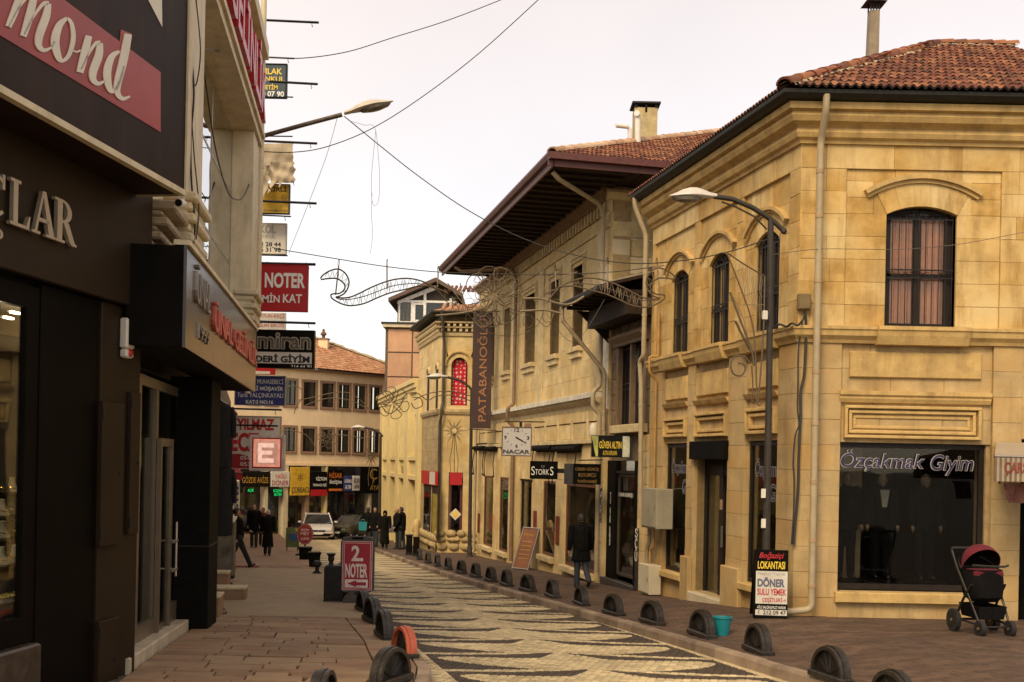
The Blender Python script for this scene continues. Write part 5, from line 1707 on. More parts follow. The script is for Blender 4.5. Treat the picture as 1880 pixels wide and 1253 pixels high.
# far left row of shops, mostly hidden behind the signs
FL2 = Face((-6.35 - .241 * 36, 58.0), (-6.35 + .241 * 1.0, 21.0))
lrow = thing('left_row', 'dark stone shop row running down the left side behind the hanging signs', 'building', (FL2.o.x, FL2.o.y, gz(FL2.o.x, FL2.o.y)))
LR = FB(lrow, FL2)
LR.part(MB().box(0, FL2.L, -5, 0, -3.2, 4.6), 'wall', stone_dark)
for i in range(10):
	a = 2 + i * 3.5
	w_ = LR.part(MB().box(a, a + 2.6, .0, .06, -2.6 + i * .15, .2 + i * .12), 'shop_window', wood_frame)
	LR.part(MB().box(a + .1, a + 2.5, .061, .066, -2.5 + i * .15, .1 + i * .12), 'pane', win_glass, w_)
	LR.part(MB().box(a, a + 2.6, .0, .12, .25 + i * .12, .9 + i * .12), 'fascia_board', R.choice([black_gloss, crimson, white_board]))
# ================================================================ LEFT: JEWELLER'S SHOP AT THE NEAR CORNER
FN = Face((-3.87, 11.3), (-5.452 + .14 * 6.3, 6.3))
jew = thing('jeweller_shop', 'dark bronze clad jewellery shop with cream serif letters at the near left corner', 'shop', (-3.87, 11.3, gz(-3.87, 11.3)))
J = FB(jew, FN)
sn_ = lambda px, py=850, o=0.0: FN.s_at(px, py, o)
ZFB = 3.20
J.part(MB().box(0, FN.L, -3.0, -2.3, -.6, 9.5), 'wall', shop_dark)
J.part(MB().box(0, FN.L, -.35, .0, ZFB + .02, 9.5), 'upper_wall', shop_dark)
J.part(MB().bbox(-.02, FN.L, .002, .09, ZFB, 5.0, .01), 'fascia', shop_brown)
# serif letters
def glyph_serif(fb, ch, xl, w, z0, h, y, th, mat):
	"""classical capitals made of stems, hairlines and slab serifs; xl is the viewer's left"""
	mb = MB()
	X = lambda u: xl - u * w
	Zz = lambda v: z0 + v * h
	def poly(pts): mb.prism([(X(a), Zz(b)) for a, b in pts], y, y + th)
	def bx(a, b, c, d): poly([(a, c), (b, c), (b, d), (a, d)])
	if ch == 'L':
		bx(.14, .36, .07, .93); bx(.0, .50, .93, 1.0); bx(.0, .14, 0, .07); poly([(.14, 0), (.92, 0), (.98, .30), (.92, .30), (.78, .07), (.14, .07)])
	if ch == 'A':
		poly([(.42, 1.0), (.56, 1.0), (.94, .06), (.70, .06)]); poly([(.42, 1.0), (.46, .88), (.20, .06), (.10, .06)]); bx(.26, .70, .30, .38)
		bx(.0, .34, 0, .06); bx(.60, 1.0, 0, .06)
	if ch == 'R':
		bx(.12, .34, .06, .94); bx(.0, .34, .94, 1.0); bx(.0, .46, 0, .06)
		o = [(.34 + .42 * math.sin(a), .73 + .27 * math.cos(a)) for a in [math.pi * k / 10 for k in range(11)]]
		i = [(.34 + .22 * math.sin(a), .73 + .21 * math.cos(a)) for a in [math.pi * k / 10 for k in range(11)]]
		poly(o + i[::-1]); poly([(.40, .48), (.62, .50), (.92, .06), (1.0, .06), (1.0, 0), (.78, 0), (.68, .06)])
	if ch == 'Ç':
		o = [(.52 + .50 * math.cos(a), .5 + .52 * math.sin(a)) for a in [math.radians(40 + 280 * k / 20) for k in range(21)]]
		i = [(.58 + .36 * math.cos(a), .5 + .44 * math.sin(a)) for a in [math.radians(40 + 280 * k / 20) for k in range(21)]]
		poly(o + i[::-1]); bx(.86, .92, .66, .98)
		poly([(.48, -.02), (.58, -.02), (.56, -.10), (.66, -.16), (.60, -.26), (.42, -.26), (.42, -.21), (.54, -.20), (.56, -.15), (.46, -.12)])
	if ch == 'o':
		o = [(.5 + .5 * math.cos(a), .5 + .5 * math.sin(a)) for a in [math.radians(360 * k / 20) for k in range(21)]]
		i = [(.5 + .3 * math.cos(a), .5 + .4 * math.sin(a)) for a in [math.radians(360 * k / 20) for k in range(21)]]
		poly(o + i[::-1])
	return fb.part(mb, 'letter', mat)
brass_l = M('brushed_letter', (.46, .38, .28), .4, .5, ns=8, na=.1)
zr_, zt_ = FN.z_at(135, 459, .14), FN.z_at(108, 364, .14)
zl_, zlt = FN.z_at(35, 412, .14), FN.z_at(28, 330, .14)
z0_, z1_ = (zr_ + zl_) / 2, (zt_ + zlt) / 2
for ch, l, r in (('Ç', -72, 13), ('L', 17, 55), ('A', 58, 101), ('R', 99, 140)):
	a, b = sn_(l, 400, .14), sn_(r, 400, .14)
	glyph_serif(J, ch, a, a - b, z0_, z1_ - z0_, .115, .035, brass_l)
a, b = sn_(-16, 430, .14), sn_(5, 430, .14)
glyph_serif(J, 'o', a, a - b, FN.z_at(0, 441, .14), .09, .115, .03, brass_l)
# pillar panels under the fascia
J.part(MB().bbox(sn_(178), sn_(76), -.12, -.02, -.6, ZFB, .012), 'pillar_panel', shop_dark)
J.part(MB().box(sn_(183), sn_(178), -.12, -.06, -.6, ZFB), 'shadow_gap', black_matt)
J.part(MB().bbox(0.0, sn_(183), -.12, .0, -.6, ZFB, .012), 'pillar_panel', shop_brown)
def cover(l, r, t, b, hinge):
	a, c = sn_(r, (t + b) / 2, .05), sn_(l, (t + b) / 2, .05)
	z0, z1 = FN.z_at((l + r) / 2, b, .05), FN.z_at((l + r) / 2, t, .05)
	o = J.part(MB().bbox(a, c, .002, .055, z0, z1, .006), 'cover_panel', shop_brown)
	for z in (z0 + .12, z1 - .12):
		J.part(MB().tube([(c - .01, .06, z - .05), (c - .01, .06, z + .05)], .012, 8), 'hinge', iron, o)
	J.part(MB().lathe([(.001, .0), (.016, 0), (.016, .01), (.001, .012)], 10, (0, 0, 0)), 'lock', iron, o).matrix_local = Matrix.Translation((a + (c - a) * .2, .056, (z0 + z1) / 2)) @ Matrix.Rotation(-math.pi / 2, 4, 'X')
cover(186, 226, 738, 1001, 0); cover(239, 256, 720, 980, 0); cover(181, 217, 1138, 1290, 0)
# window with lit jewellery
wl, wr = FN.L - .02, sn_(75)
zs_ = FN.z_at(20, 1190)
win = shop_window(J, wr, wl, zs_, ZFB - .05, -.02, .02, .19, shop_dark, glass_mat('display_glass', refl=.28, base=0), .06, room_dark)
win.children[-1].hide_render = False
bpy.data.objects.remove([c for c in win.children if c.name.startswith('room')][0])
rm = MB()
rm.box(.1, wl, -2.2, -2.15, -.5, ZFB); rm.box(.05, .1, -2.2, -.13, -.5, ZFB); rm.box(.1, wl, -2.2, -.13, ZFB - .1, ZFB - .05); rm.box(.1, wl, -2.15, -.13, zs_ - .2, zs_ - .15)
J.part(rm, 'room', room_dark, win)
J.part(MB().bbox(sn_(73), FN.L, -.35, .06, -.6, zs_ - .01, .02), 'stall_riser', M('dark_marble', (.045, .032, .022), .35, ns=6, na=.6))
lampm = M('display_lamp', (1.0, .82, .55), .5, emit=5.0, na=.02)
for i in range(8):
	x = .35 + i * .36
	for yy in (-.5, -.8):
		J.part(MB().box(x - .06, x + .06, yy - .02, yy + .02, ZFB - .22, ZFB - .2), 'ceiling_lamp', lampm, win)
for x in (.7, 1.6):
	li = bpy.data.lights.new('display_light', 'POINT')
	li.energy = 14.0; li.color = (1.0, .78, .48); li.shadow_soft_size = .06
	lo = bpy.data.objects.new('display_light', li)
	COL.objects.link(lo)
	lo.location = FN.W(x, -.62, ZFB - .3)
velvet = M('cream_velvet', (.50, .42, .28), .9, ns=6); goldm = M('gold_chain', (.65, .42, .10), .25, .9, ns=30, na=.3)
zsh_ = FN.z_at(20, 985)
for tier, (yy, zz) in enumerate(((-.34, zsh_ - .30), (-.58, zsh_ - .10), (-.36, zsh_ - .62), (-.84, zsh_ + .08), (-1.1, zsh_ + .28))):
	J.part(MB().box(wr - 1.6, wl - .05, yy - .13, yy + .13, zz - .03, zz), 'shelf', shop_dark, win)
	for i in range(16):
		x = wr - 1.5 + i * .19 + R.uniform(-.03, .03)
		if tier == 2:
			tray = J.part(MB().bbox(x - .09, x + .09, yy - .1, yy + .1, zz + .001, zz + .04, .008), 'ring_tray', velvet, win)
			tm = MB()
			for u in range(4):
				for v in range(4): tm.ball((x - .065 + u * .043, yy - .065 + v * .043, zz + .048), .013, .013, .016, 6, 4)
			J.part(tm, 'ring', goldm, win)
		else:
			bust = MB()
			prof = [(.001, 0), (.06, 0), (.075, .02), (.06, .06), (.035, .10), (.028, .15), (.03, .17), (.001, .175)]
			bust.lathe(prof, 10, (x, yy, zz + .001))
			bo = J.part(bust, 'bust', velvet if (i + tier) % 3 else M('black_velvet', (.03, .025, .02), .9), win, True)
			nk = MB()
			nk.tube([(x + .055 * math.cos(t_a), yy + .055 * math.sin(t_a), zz + .075 - .02 * math.sin(t_a)) for t_a in [2 * math.pi * k / 14 for k in range(14)]], .007, 5, 0, False, True)
			J.part(nk, 'necklace', goldm, win, True)
# alarm sounder
al = thing('alarm_box', 'small white alarm box with red lens on the brown pillar panel', 'alarm', tuple(FN.W(sn_(236, 620, .06), .004, FN.z_at(236, 658, .06))), FN.rot)
ah = FN.z_at(236, 583, .06) - FN.z_at(236, 656, .06)
MB().bbox(-.085, .085, 0, .085, .09, ah, .015).obj('housing', white_board, al)
MB().bbox(-.075, .075, 0, .08, .0, .088, .015).obj('lens_base', white_board, al)
MB().ball((0, .075, .05), .045, .03, .04, 10, 8).obj('red_lens', M('red_lens', (.5, .01, .01), .15), al, True)
text(al, 'A', .035, -.035, ah * .62, ah * .8, .086, black_letter); text(al, 'PARADOX'[:0] or 'ALARM', .045, -.045, ah * .50, ah * .56, .086, red_letter)
# big projecting advertisement box
FM = .60
sg = thing('advert_box', 'big dark advertising box with red band and cream script letters jutting over the corner shop', 'sign', tuple(FN.W(0.4, FM, 4.36)), 0)
S_ = FB(sg, FN)
s_r = sn_(339, 300, FM)
zb_ = FN.z_at(338, 352, FM); zb_ = (zb_ + FN.z_at(2, 174, FM)) / 2
advert_m = M('advert_film', (.024, .014, .010), .5, ns=.9, na=.35, streak=.5, dirt=(.06, .024, .012), spec=.1)
S_.part(MB().box(s_r, FN.L + .8, .1, FM, zb_, 9.0), 'box_body', advert_m)
S_.part(MB().box(s_r - .012, FN.L + .8, FM - .05, FM + .02, zb_ - .02, zb_ + .035), 'bottom_trim', cream_paint)
S_.part(MB().box(s_r - .014, s_r - .001, .1, FM + .02, zb_ - .02, 9.0), 'edge_trim', cream_paint)
def fpoly(fb, face, off, pts, th, name, mat, sub=None, k=0.0):
	q = [face.hit(px, py, off) for px, py in pts]
	return fb.part(MB().prism([(s, z) for s, z in q], off + k, off + k + th), name, mat, sub)
fpoly(S_, FN, FM, [(-120, -6), (-120, -120), (-20, -100), (117, 0), (219, 77), (221, 55), (240, 62), (238, 91), (294, 133), (294, 243), (0, 66)], .004, 'red_band', M('advert_red', (.30, .028, .022), .4, ns=1.2, na=.2), None, .002)
fpoly(S_, FN, FM, [(268, -6), (296, -30), (297, 50)], .004, 'white_point', cream_letter, None, .002)
def ribbon(fb, face, off, pts, name, mat, k):
	"""brush stroke through (px, py, half width)"""
	P2 = []
	for i in range(len(pts) - 1):
		p0 = pts[max(i - 1, 0)]; p1 = pts[i]; p2 = pts[i + 1]; p3 = pts[min(i + 2, len(pts) - 1)]
		for t in (0, .25, .5, .75):
			P2.append(tuple(.5 * ((2 * p1[c]) + (-p0[c] + p2[c]) * t + (2 * p0[c] - 5 * p1[c] + 4 * p2[c] - p3[c]) * t * t + (-p0[c] + 3 * p1[c] - 3 * p2[c] + p3[c]) * t ** 3) for c in range(3)))
	P2.append(pts[-1])
	L_, R_ = [], []
	for i, p in enumerate(P2):
		a, b = P2[max(i - 1, 0)], P2[min(i + 1, len(P2) - 1)]
		dx, dy = b[0] - a[0], b[1] - a[1]
		n = math.hypot(dx, dy) or 1
		L_.append(face.hit(p[0] - dy / n * p[2], p[1] + dx / n * p[2], off)); R_.append(face.hit(p[0] + dy / n * p[2], p[1] - dx / n * p[2], off))
	n = len(L_)
	vs = [(s, off + k, z) for s, z in L_ + R_] + [(s, off + k + .008, z) for s, z in L_ + R_]
	fs = []
	for i in range(n - 1):
		fs += [(2 * n + i, 2 * n + i + 1, 3 * n + i + 1, 3 * n + i), (i, i + 1, 2 * n + i + 1, 2 * n + i), (n + i, 3 * n + i, 3 * n + i + 1, n + i + 1)]
	return fb.part(MB().add(vs, fs), name, mat)
c1 = lambda pts: [(x / 1.958, y / 1.958, w / 1.958) for x, y, w in pts]
strokes = [[(70, -30, 11), (48, 40, 13), (24, 98, 10)], [(24, 98, 3), (60, 30, 4), (95, -12, 5)], [(118, -20, 12), (100, 60, 14), (78, 132, 11)], [(80, 125, 3), (115, 60, 4), (150, 15, 6), (168, 14, 8)], [(168, 14, 10), (160, 60, 14), (136, 128, 14), (134, 165, 11), (152, 182, 7), (180, 172, 3)],
		   [(180, 172, 3), (190, 150, 4)],
		   [(236, 66, 5), (208, 92, 12), (192, 150, 15), (205, 208, 11), (222, 219, 6), (244, 196, 7), (258, 140, 8), (252, 88, 7), (236, 66, 5)], [(250, 180, 3), (270, 188, 3), (284, 182, 3)],
		   [(314, 130, 11), (300, 190, 14), (282, 262, 12)], [(286, 250, 3), (312, 196, 4), (338, 158, 6), (354, 156, 8)], [(354, 156, 10), (350, 200, 14), (330, 256, 14), (330, 288, 11), (348, 302, 7), (372, 292, 3)],
		   [(424, 186, 5), (396, 206, 11), (380, 262, 14), (388, 318, 11), (406, 328, 6), (426, 290, 5), (440, 240, 4)], [(456, 124, 13), (440, 210, 15), (418, 300, 13), (418, 338, 10), (436, 356, 7), (462, 348, 3)]]
for st in strokes:
	ribbon(S_, FN, FM, c1(st), 'script_stroke', cream_letter, .008)
# ================================================================ LEFT: BRIDAL SHOP HOUSE
FL = Face((wall_l(20.5), 20.5), (wall_l(11.2), 11.2))
bri = thing('bridal_house', 'cream plastered shop house with tall street window above the brown marble sign box', 'building', (FL.o.x, FL.o.y, gz(FL.o.x, FL.o.y)))
B = FB(bri, FL)
sl = lambda px, py=850, o=0.0: FL.s_at(px, py, o)
lz_ = FL.z_at
yat = lambda Y: (20.5 - Y) * math.hypot(.14, 1)
ZS0, ZS1 = 2.80, 3.83
# core
B.part(MB().box(0, FL.L, -5, -.55, -2, 10.5), 'wall', room_dark)
# upper storey frame
OU = .30
pier_f = (yat(20.5), yat(19.5)); pier_n = (yat(13.35), yat(12.25))
ZBM = 7.56
B.part(MB().bbox(pier_f[0], pier_f[1], -.5, OU, ZS1 - .3, ZBM, .012), 'pier', cream_paint)
B.part(MB().bbox(pier_n[0], pier_n[1], -.5, OU, ZS1, ZBM, .012), 'pier', cream_paint)
B.part(MB().box(pier_n[1], FL.L, -.5, .05, ZS1 + .0, 10.4), 'upper_wall', cream_paint)
for (z0, z1, o) in ((ZBM, ZBM + .14, OU + .05), (ZBM + .14, ZBM + .24, OU + .10), (ZBM + .24, 9.2, OU), (9.2, 9.45, OU + .14)):
	B.part(MB().box(0, pier_n[1] + .01, -.5, o, z0 + .002, z1), 'beam', cream_paint)
B.part(MB().box(pier_f[1], pier_n[0], -.5, .02, ZBM - .02, ZBM), 'soffit', cream_paint)
# pedestal mouldings at foot of the piers
for (a, b, zb) in ((pier_f[0], pier_f[1], FL.z_at(460, 600, OU)), (pier_n[0], pier_n[1], FL.z_at(350, 470, OU))):
	for k, (dz, o) in enumerate(((0, .02), (.10, .08), (.22, .04), (.32, .10), (.46, .05), (.56, .12))):
		B.part(MB().bbox(a - o * .5, b + o * .5, .0, OU + o, zb + dz, zb + dz + .10, .02), 'pedestal_mould', cream_paint)
# carved corbel beside the advert box
ca, cb_ = yat(12.2), yat(11.35)
zc0, zc1 = FL.z_at(325, 478, .2), FL.z_at(325, 398, .2)
for k, (f0, f1, o) in enumerate(((0, .12, .10), (.12, .30, .20), (.30, .42, .14), (.42, .62, .26), (.62, .76, .20), (.76, 1.0, .33))):
	B.part(MB().bbox(ca, cb_, .0, o, zc0 + (zc1 - zc0) * f0, zc0 + (zc1 - zc0) * f1 - .006, .02), 'corbel_mould', M('grimy_cream', (.34, .26, .17), .8, ns=5, na=.35, bump=.4))  # cream darkened in colour for the shade beneath the advert box
# street window
gy = -.06
g0, g1 = pier_f[1], pier_n[0]
wf_ = MB()
for x in [g0 + .02, g1 - .06] + [g0 + (g1 - g0) * .42]:
	wf_.box(x - .03, x + .04, gy - .06, gy - .015, ZS1 - .2, ZBM - .02)
for z in (5.15, 6.4): wf_.box(g0, g1, gy - .05, gy - .017, z - .022, z + .022)
wo_ = B.part(wf_, 'street_window', M('grey_window_frame', (.30, .27, .22), .5))
B.part(MB().box(g0, g1, gy - .03, gy - .022, ZS1 - .3, ZBM - .02), 'pane', glass_mat('mirror_glass', (.35, .33, .30), 1.6, .9, .01), wo_)
B.part(curtain(MB(), g0 + .05, g0 + 2.4, gy - .1, ZS1, ZBM, 14, .03), 'curtain', M('oat_curtain', (.40, .33, .23), .9), wo_)
# big red letters on the beam
rl = M('red_channel_letter', (.40, .012, .016), .35)
B.text('ÜNAL GELİNLİK', pier_n[1] + 1.0, pier_f[0] + .25, ZBM + .36, ZBM + 1.5, OU + .03, rl, bold=.02, th=.10)
# marble sign box
sx0, sx1 = sl(470, 660, .53), yat(10.85)
marb = M('brown_marble', (.036, .022, .014), .2, ns=2.2, na=.45, streak=.35, dirt=(.075, .05, .036), spec=.35)
sb = thing('bridal_sign_box', 'brown marble sign box with red bridal shop letters above the glass doors', 'sign', tuple(FL.W(sx0, .5, ZS0)))
SB = FB(sb, FL)
nsl = 7
for i in range(nsl):
	a, b = sx0 + (sx1 - sx0) * i / nsl, sx0 + (sx1 - sx0) * (i + 1) / nsl
	SB.part(MB().cbox(a, b, .5, .53, ZS0, ZS1, .004), 'marble_slab', marb)
SB.part(MB().box(sx0, sx1 - .004, -.05, .5, ZS0 + .01, ZS1 - .01), 'box_body', black_matt)
SB.part(MB().box(sx0, sx1, .40, .56, ZS1 - .002, ZS1 + .05), 'top_trim', cream_paint)
zt0, zt1 = FL.z_at(396, 612, .53), FL.z_at(393, 548, .53)
SB.text('ÜNAL GELİNLİK', sl(390, 580, .53), sl(469, 650, .53), zt0, zt1, .531, M('pinkish_red_letter', (.50, .10, .07), .4), bold=.01, th=.035)
grey_l = M('grey_chrome_letter', (.30, .26, .22), .3, .7)
SB.text('ÜNAL', sl(358, 530, .53), sl(383, 540, .53), FL.z_at(370, 567, .53), FL.z_at(366, 492, .53), .531, grey_l, th=.03)
SB.text('1999', sl(362, 615, .53), sl(382, 615, .53), FL.z_at(372, 628, .53), FL.z_at(371, 600, .53), .531, grey_l, th=.02)
# glazed shop front
gp = -.18
fr_m = M('bronze_aluminium', (.20, .155, .105), .35, .6, ns=8, na=.1)
zg_ = lambda s: gz(*FL.W(s, 0, 0).xy)
glz = B.part(MB().box(yat(15.0), FL.L, gp - .08, gp - .02, ZS0 - .28, ZS0 - .16), 'transom', fr_m)
z_lo = zg_(yat(15)) + .14
for (pa_, pb_) in ((252, 256), (284, 288), (333, 340)):
	B.part(MB().box(sl(pb_, 950, gp), sl(pa_, 950, gp), gp - .07, gp, -1.0, ZS0 - .28), 'mullion', fr_m)
B.part(MB().box(yat(15.0), FL.L + .3, gp - .045, gp - .037, -.7, ZS0 - .1), 'pane', shop_glass)
rr = MB()
rr.box(yat(15.2), FL.L + .4, -2.6, -2.55, -.8, ZS0); rr.box(yat(15.2), FL.L + .4, -2.6, -.6 + .3, ZS0 - .1, ZS0 - .05)
B.part(rr, 'room', room_dark)
B.part(MB().box(sl(340, 1100, gp), FL.L, gp - .07, gp + .01, zg_(yat(14)) + .1, zg_(yat(11.5)) + .24), 'bottom_rail', fr_m)
# door leaf with long handles
dl = (sl(313, 1000, gp + .04), sl(290, 1000, gp + .04))
zd0, zd1 = lz_(302, 1172, gp), lz_(302, 806, gp)
dm = MB()
dm.box(dl[0], dl[0] + .09, gp + .005, gp + .06, zd0, zd1); dm.box(dl[1] - .09, dl[1], gp + .005, gp + .06, zd0, zd1)
dm.box(dl[0] + .09, dl[1] - .09, gp + .006, gp + .058, zd0, zd0 + .16); dm.box(dl[0] + .09, dl[1] - .09, gp + .006, gp + .058, zd1 - .10, zd1)
dd = B.part(dm, 'glass_door', fr_m)
B.part(MB().box(dl[0] + .09, dl[1] - .09, gp + .02, gp + .028, zd0 + .16, zd1 - .10), 'pane', shop_glass, dd)
for z in (lz_(300, 995, gp), lz_(300, 1047, gp)):
	B.part(MB().tube([(dl[0] + .1, gp + .06, z), (dl[0] + .1, gp + .13, z)], .014, 8), 'handle_stud', steel, dd)
	B.part(MB().tube([(dl[0] + .02, gp + .13, z), (dl[0] + .34, gp + .13, z)], .017, 10), 'handle', steel, dd, True)
B.part(MB().tube([(dl[0] + .1, gp + .13, lz_(300, 1060, gp)), (dl[0] + .1, gp + .13, lz_(300, 960, gp))], .016, 10), 'handle', steel, dd, True)
# marble step, in three blocks
st_m = M('worn_marble_step', (.46, .38, .27), .55, ns=4, na=.25, streak=.4)
xs_ = [yat(16.1), yat(14.5), yat(13.0), FL.L + .1]
for a, b in zip(xs_, xs_[1:]):
	zz0, zz1 = zg_(a), zg_(b)
	mb = MB()
	mb.add([(a + .004, -.4, zz0 - .2), (b - .004, -.4, zz1 - .2), (b - .004, .0, zz1 - .2), (a + .004, .0, zz0 - .2), (a + .004, -.4, zz0 + .135), (b - .004, -.4, zz1 + .135), (b - .004, -.012, zz1 + .135), (a + .004, -.012, zz0 + .135), (a + .004, .0, zz0 + .12), (b - .004, .0, zz1 + .12)],
		   [(4, 5, 6, 7), (7, 6, 9, 8), (8, 9, 2, 3), (0, 4, 7, 8, 3), (1, 2, 9, 6, 5), (0, 1, 5, 4)])
	B.part(mb, 'step', st_m)
# black column at the far side of the doors, and the far bay
B.part(MB().bbox(yat(15.95), yat(15.0), -.3, .25, -1.6, ZS0, .01), 'black_column', black_matt)
B.part(MB().box(yat(15.955), yat(15.0) + .004, -.3, .26, lz_(370, 1010, .25) - .02, lz_(370, 1010, .25)), 'column_band', iron)
B.part(MB().box(0, yat(15.95), -1.6, -1.2, -1.8, ZS0), 'dark_bay', black_matt)
# security camera
sc_ = P(331, 376, 11.0)
cmo = thing('security_camera', 'small white security camera under the corner of the big advertising box', 'camera', tuple(sc_))
MB().tube([(0, .16, .05), (0, .02, .02), (0.01, -.09, -.005)], [.02, .045, .045], 12).obj('camera_body', white_board, cmo, True)
MB().tube([(0.01, -.088, -.004), (0.012, -.10, -.008)], [.036, .034], 12).obj('lens', black_gloss, cmo, True)
MB().tube([(0, .12, .05), (-.02, .14, .16)], .012, 6).obj('bracket', white_board, cmo, True)
# rain pipe at the far corner
pp = [FL.W(-.08, .32, 11.0), FL.W(-.08, .32, lz_(470, 585, .32)), FL.W(.1, .18, lz_(470, 600, .32) - .2), FL.W(.1, .18, 2.9)]
pipe(pp, .055, 'rain_pipe', 'cream rain pipe down the far edge of the bridal house', cream_paint, collars=(9.0, 7.2, 5.6, 4.6))
# ================================================================ HANGING SIGNS OVER THE LEFT PAVEMENT
class Board:
	"""a board facing the viewer at depth Y; local x runs to the viewer's left, z up from its foot"""
	def __init__(s, name, label, cat, l, r, t, b, Y, yaw=0.0, group=None):
		pl_, pr_ = P(l, (t + b) / 2, Y), P(r, (t + b) / 2, Y)
		s.w = (pr_ - pl_).length
		c = (pl_ + pr_) / 2
		s.h = P((l + r) / 2, t, Y).z - P((l + r) / 2, b, Y).z
		z0 = P((l + r) / 2, b, Y).z
		s.root = thing(name, label, cat, (c.x, Y, z0), math.pi + yaw, group)
		s.l, s.r, s.t, s.b, s.Y = l, r, t, b, Y
	def X(s, px): return s.w / 2 - (px - s.l) / (s.r - s.l) * s.w
	def Z(s, py): return (s.b - py) / (s.b - s.t) * s.h
	def panel(s, mat, d=.06, frame=None, fw=.03, name='panel'):
		o = MB().bbox(-s.w / 2, s.w / 2, -d, 0, 0, s.h, .006).obj(name, mat, s.root)
		if frame:
			m = MB()
			for (a, b, c, e) in ((-s.w / 2 - .002, -s.w / 2 + fw, 0, s.h), (s.w / 2 - fw, s.w / 2 + .002, 0, s.h), (-s.w / 2 + fw, s.w / 2 - fw, 0, fw), (-s.w / 2 + fw, s.w / 2 - fw, s.h - fw, s.h)):
				m.box(a, b, -d - .002, .012, c, e)
			m.obj('frame', frame, s.root)
		return o
	def txt(s, st, l, r, t, b, mat, y=.001, **k):
		return text(s.root, st, s.X(l), s.X(r), s.Z(b), s.Z(t), y, mat, **k)
	def rect(s, l, r, t, b, mat, y0=.0005, y1=.003, name='field'):
		return MB().box(s.X(r), s.X(l), y0, y1, s.Z(b), s.Z(t)).obj(name, mat, s.root)
	def poly(s, pts, mat, y0=.001, y1=.005, name='mark'):
		return MB().prism([(s.X(x), s.Z(y)) for x, y in pts], y0, y1).obj(name, mat, s.root)
def arm(l, r, y, Y, label, r_=.028, y2=None, hook=True):
	a, b = P(l - 30, y, Y + .4), P(r, (y2 or y), Y)
	o = thing('bracket_arm', label, 'bracket', tuple(b), 0, 'iron arms carrying the hanging signs')
	v = a - b
	d = Vector((v.x, v.y, 0)).normalized()
	MB().tube([v, Vector((0, 0, 0))], r_, 4).obj('bar', iron, o)
	if hook:
		q = v.normalized() * (.16 * 1)
		MB().tube([q, q + Vector((0, 0, -.06)), q + Vector((.02, 0, -.09)), q + Vector((-.0, 0, -.11))], .008, 6).obj('hook', iron, o, True)
	return o
arm(484, 585, 36, 24, 'topmost bare iron sign arm against the sky', y2=42)
arm(484, 540, 104, 25, 'thin iron arm above the dark teal estate agent sign', .02, 108)
arm(525, 583, 150, 24, 'iron arm crossing in front of the dark teal estate agent sign', y2=155)
arm(484, 538, 176, 25, 'thin lower rail of the dark teal estate agent sign', .016, 179, False)
arm(484, 537, 250, 26, 'short thin iron arm just under the street lamp arm', .016, 251, False)
arm(480, 582, 258, 24.5, 'iron arm just above the cloth wrapped sign', y2=264)
arm(478, 581, 368, 24.5, 'iron arm crossing the yellow sign', y2=374)
arm(478, 534, 394, 26, 'thin iron arm above the faded white sign', .018, 398)
arm(476, 528, 468, 26, 'thin lower rail of the faded white sign', .016, 470, False)
arm(474, 579, 483, 23, 'iron arm holding the big red NOTER sign', .03, 486)
arm(474, 579, 590, 24, 'iron arm holding the black leather clothing sign', .028, 594)
arm(432, 517, 750, 25, 'iron arm above the white pharmacy sign', .022, 753)
GRP = None
b = Board('hanging_sign', 'dark teal estate agent sign with yellow capitals, highest of the hanging signs', 'sign', 462, 527, 117, 180, 25)
b.panel(M('teal_sign_face', (.012, .035, .045), .4), .08, black_gloss)
b.txt('EMLAK', 472, 518, 126, 137, yellow_letter, bold=.02); b.txt('MENKUL', 470, 522, 141, 150, yellow_letter, bold=.02)
b.txt('YÖNETİM', 465, 510, 154, 165, yellow_letter, bold=.02); b.txt('230 07 90', 468, 522, 168, 178, white_paint, bold=.02)
b = Board('hanging_sign', 'yellow sign partly hidden under loose pale cloth wrapping', 'sign', 462, 532, 338, 393, 25.5)
b.panel(amber, .08, black_gloss, .02)
b.txt('ZİNCİRLİ', 466, 526, 341, 352, black_letter, bold=.02); b.txt('213 42 44 - 312 23 44 ZEMİN KAT NO:4', 466, 529, 384, 389, black_letter)
b.txt('§', 516, 526, 358, 372, M('ochre_mark', (.35, .2, .03), .5))
# wrapped cloth over the sign above it
cl = thing('wrapped_sign', 'torn pale cloth wrapped over a hanging sign above the yellow one', 'sign cover', tuple(P(508, 362, 25.2)))
cm = M('dirty_canvas', (.42, .34, .23), .95, ns=5, na=.2, bump=.5, bs=12, streak=.3)
def rag(l, r, t, b_, Y, amp, seed, ragged=.02):
	q = random.Random(seed)
	nx, nz = 12, 12
	o = P(508, 362, 25.2)
	ph = [q.uniform(0, 6) for _ in range(6)]
	vs = []
	for j in range(nz + 1):
		for i in range(nx + 1):
			u, v = i / nx, j / nz
			w = P(l + (r - l) * u, t + (b_ - t) * v, Y)
			edge = ragged * (q.random() - .5) if j == nz or i in (0, nx) else 0
			vs.append((w.x - o.x + edge, w.y - o.y + amp * (math.sin(5 * u + 3 * v + ph[0]) * .5 + math.sin(11 * v - 4 * u + ph[1]) * .4 + math.sin(17 * u + 9 * v + ph[2]) * .25), w.z - o.z + (edge * 3 if j == nz else 0)))
	k = nx + 1
	return MB().add(vs, [(a * k + c, a * k + c + 1, (a + 1) * k + c + 1, (a + 1) * k + c) for a in range(nz) for c in range(nx)]).obj('cloth_flap', cm, cl, True)
rag(462, 538, 264, 325, 25.2, .05, 1); rag(496, 541, 298, 340, 25.05, .07, 2, .08); rag(462, 494, 305, 355, 25.1, .06, 3, .1)
b = Board('hanging_sign', 'faded white sign with grey letters and two black phone numbers', 'sign', 462, 526, 410, 467, 26)
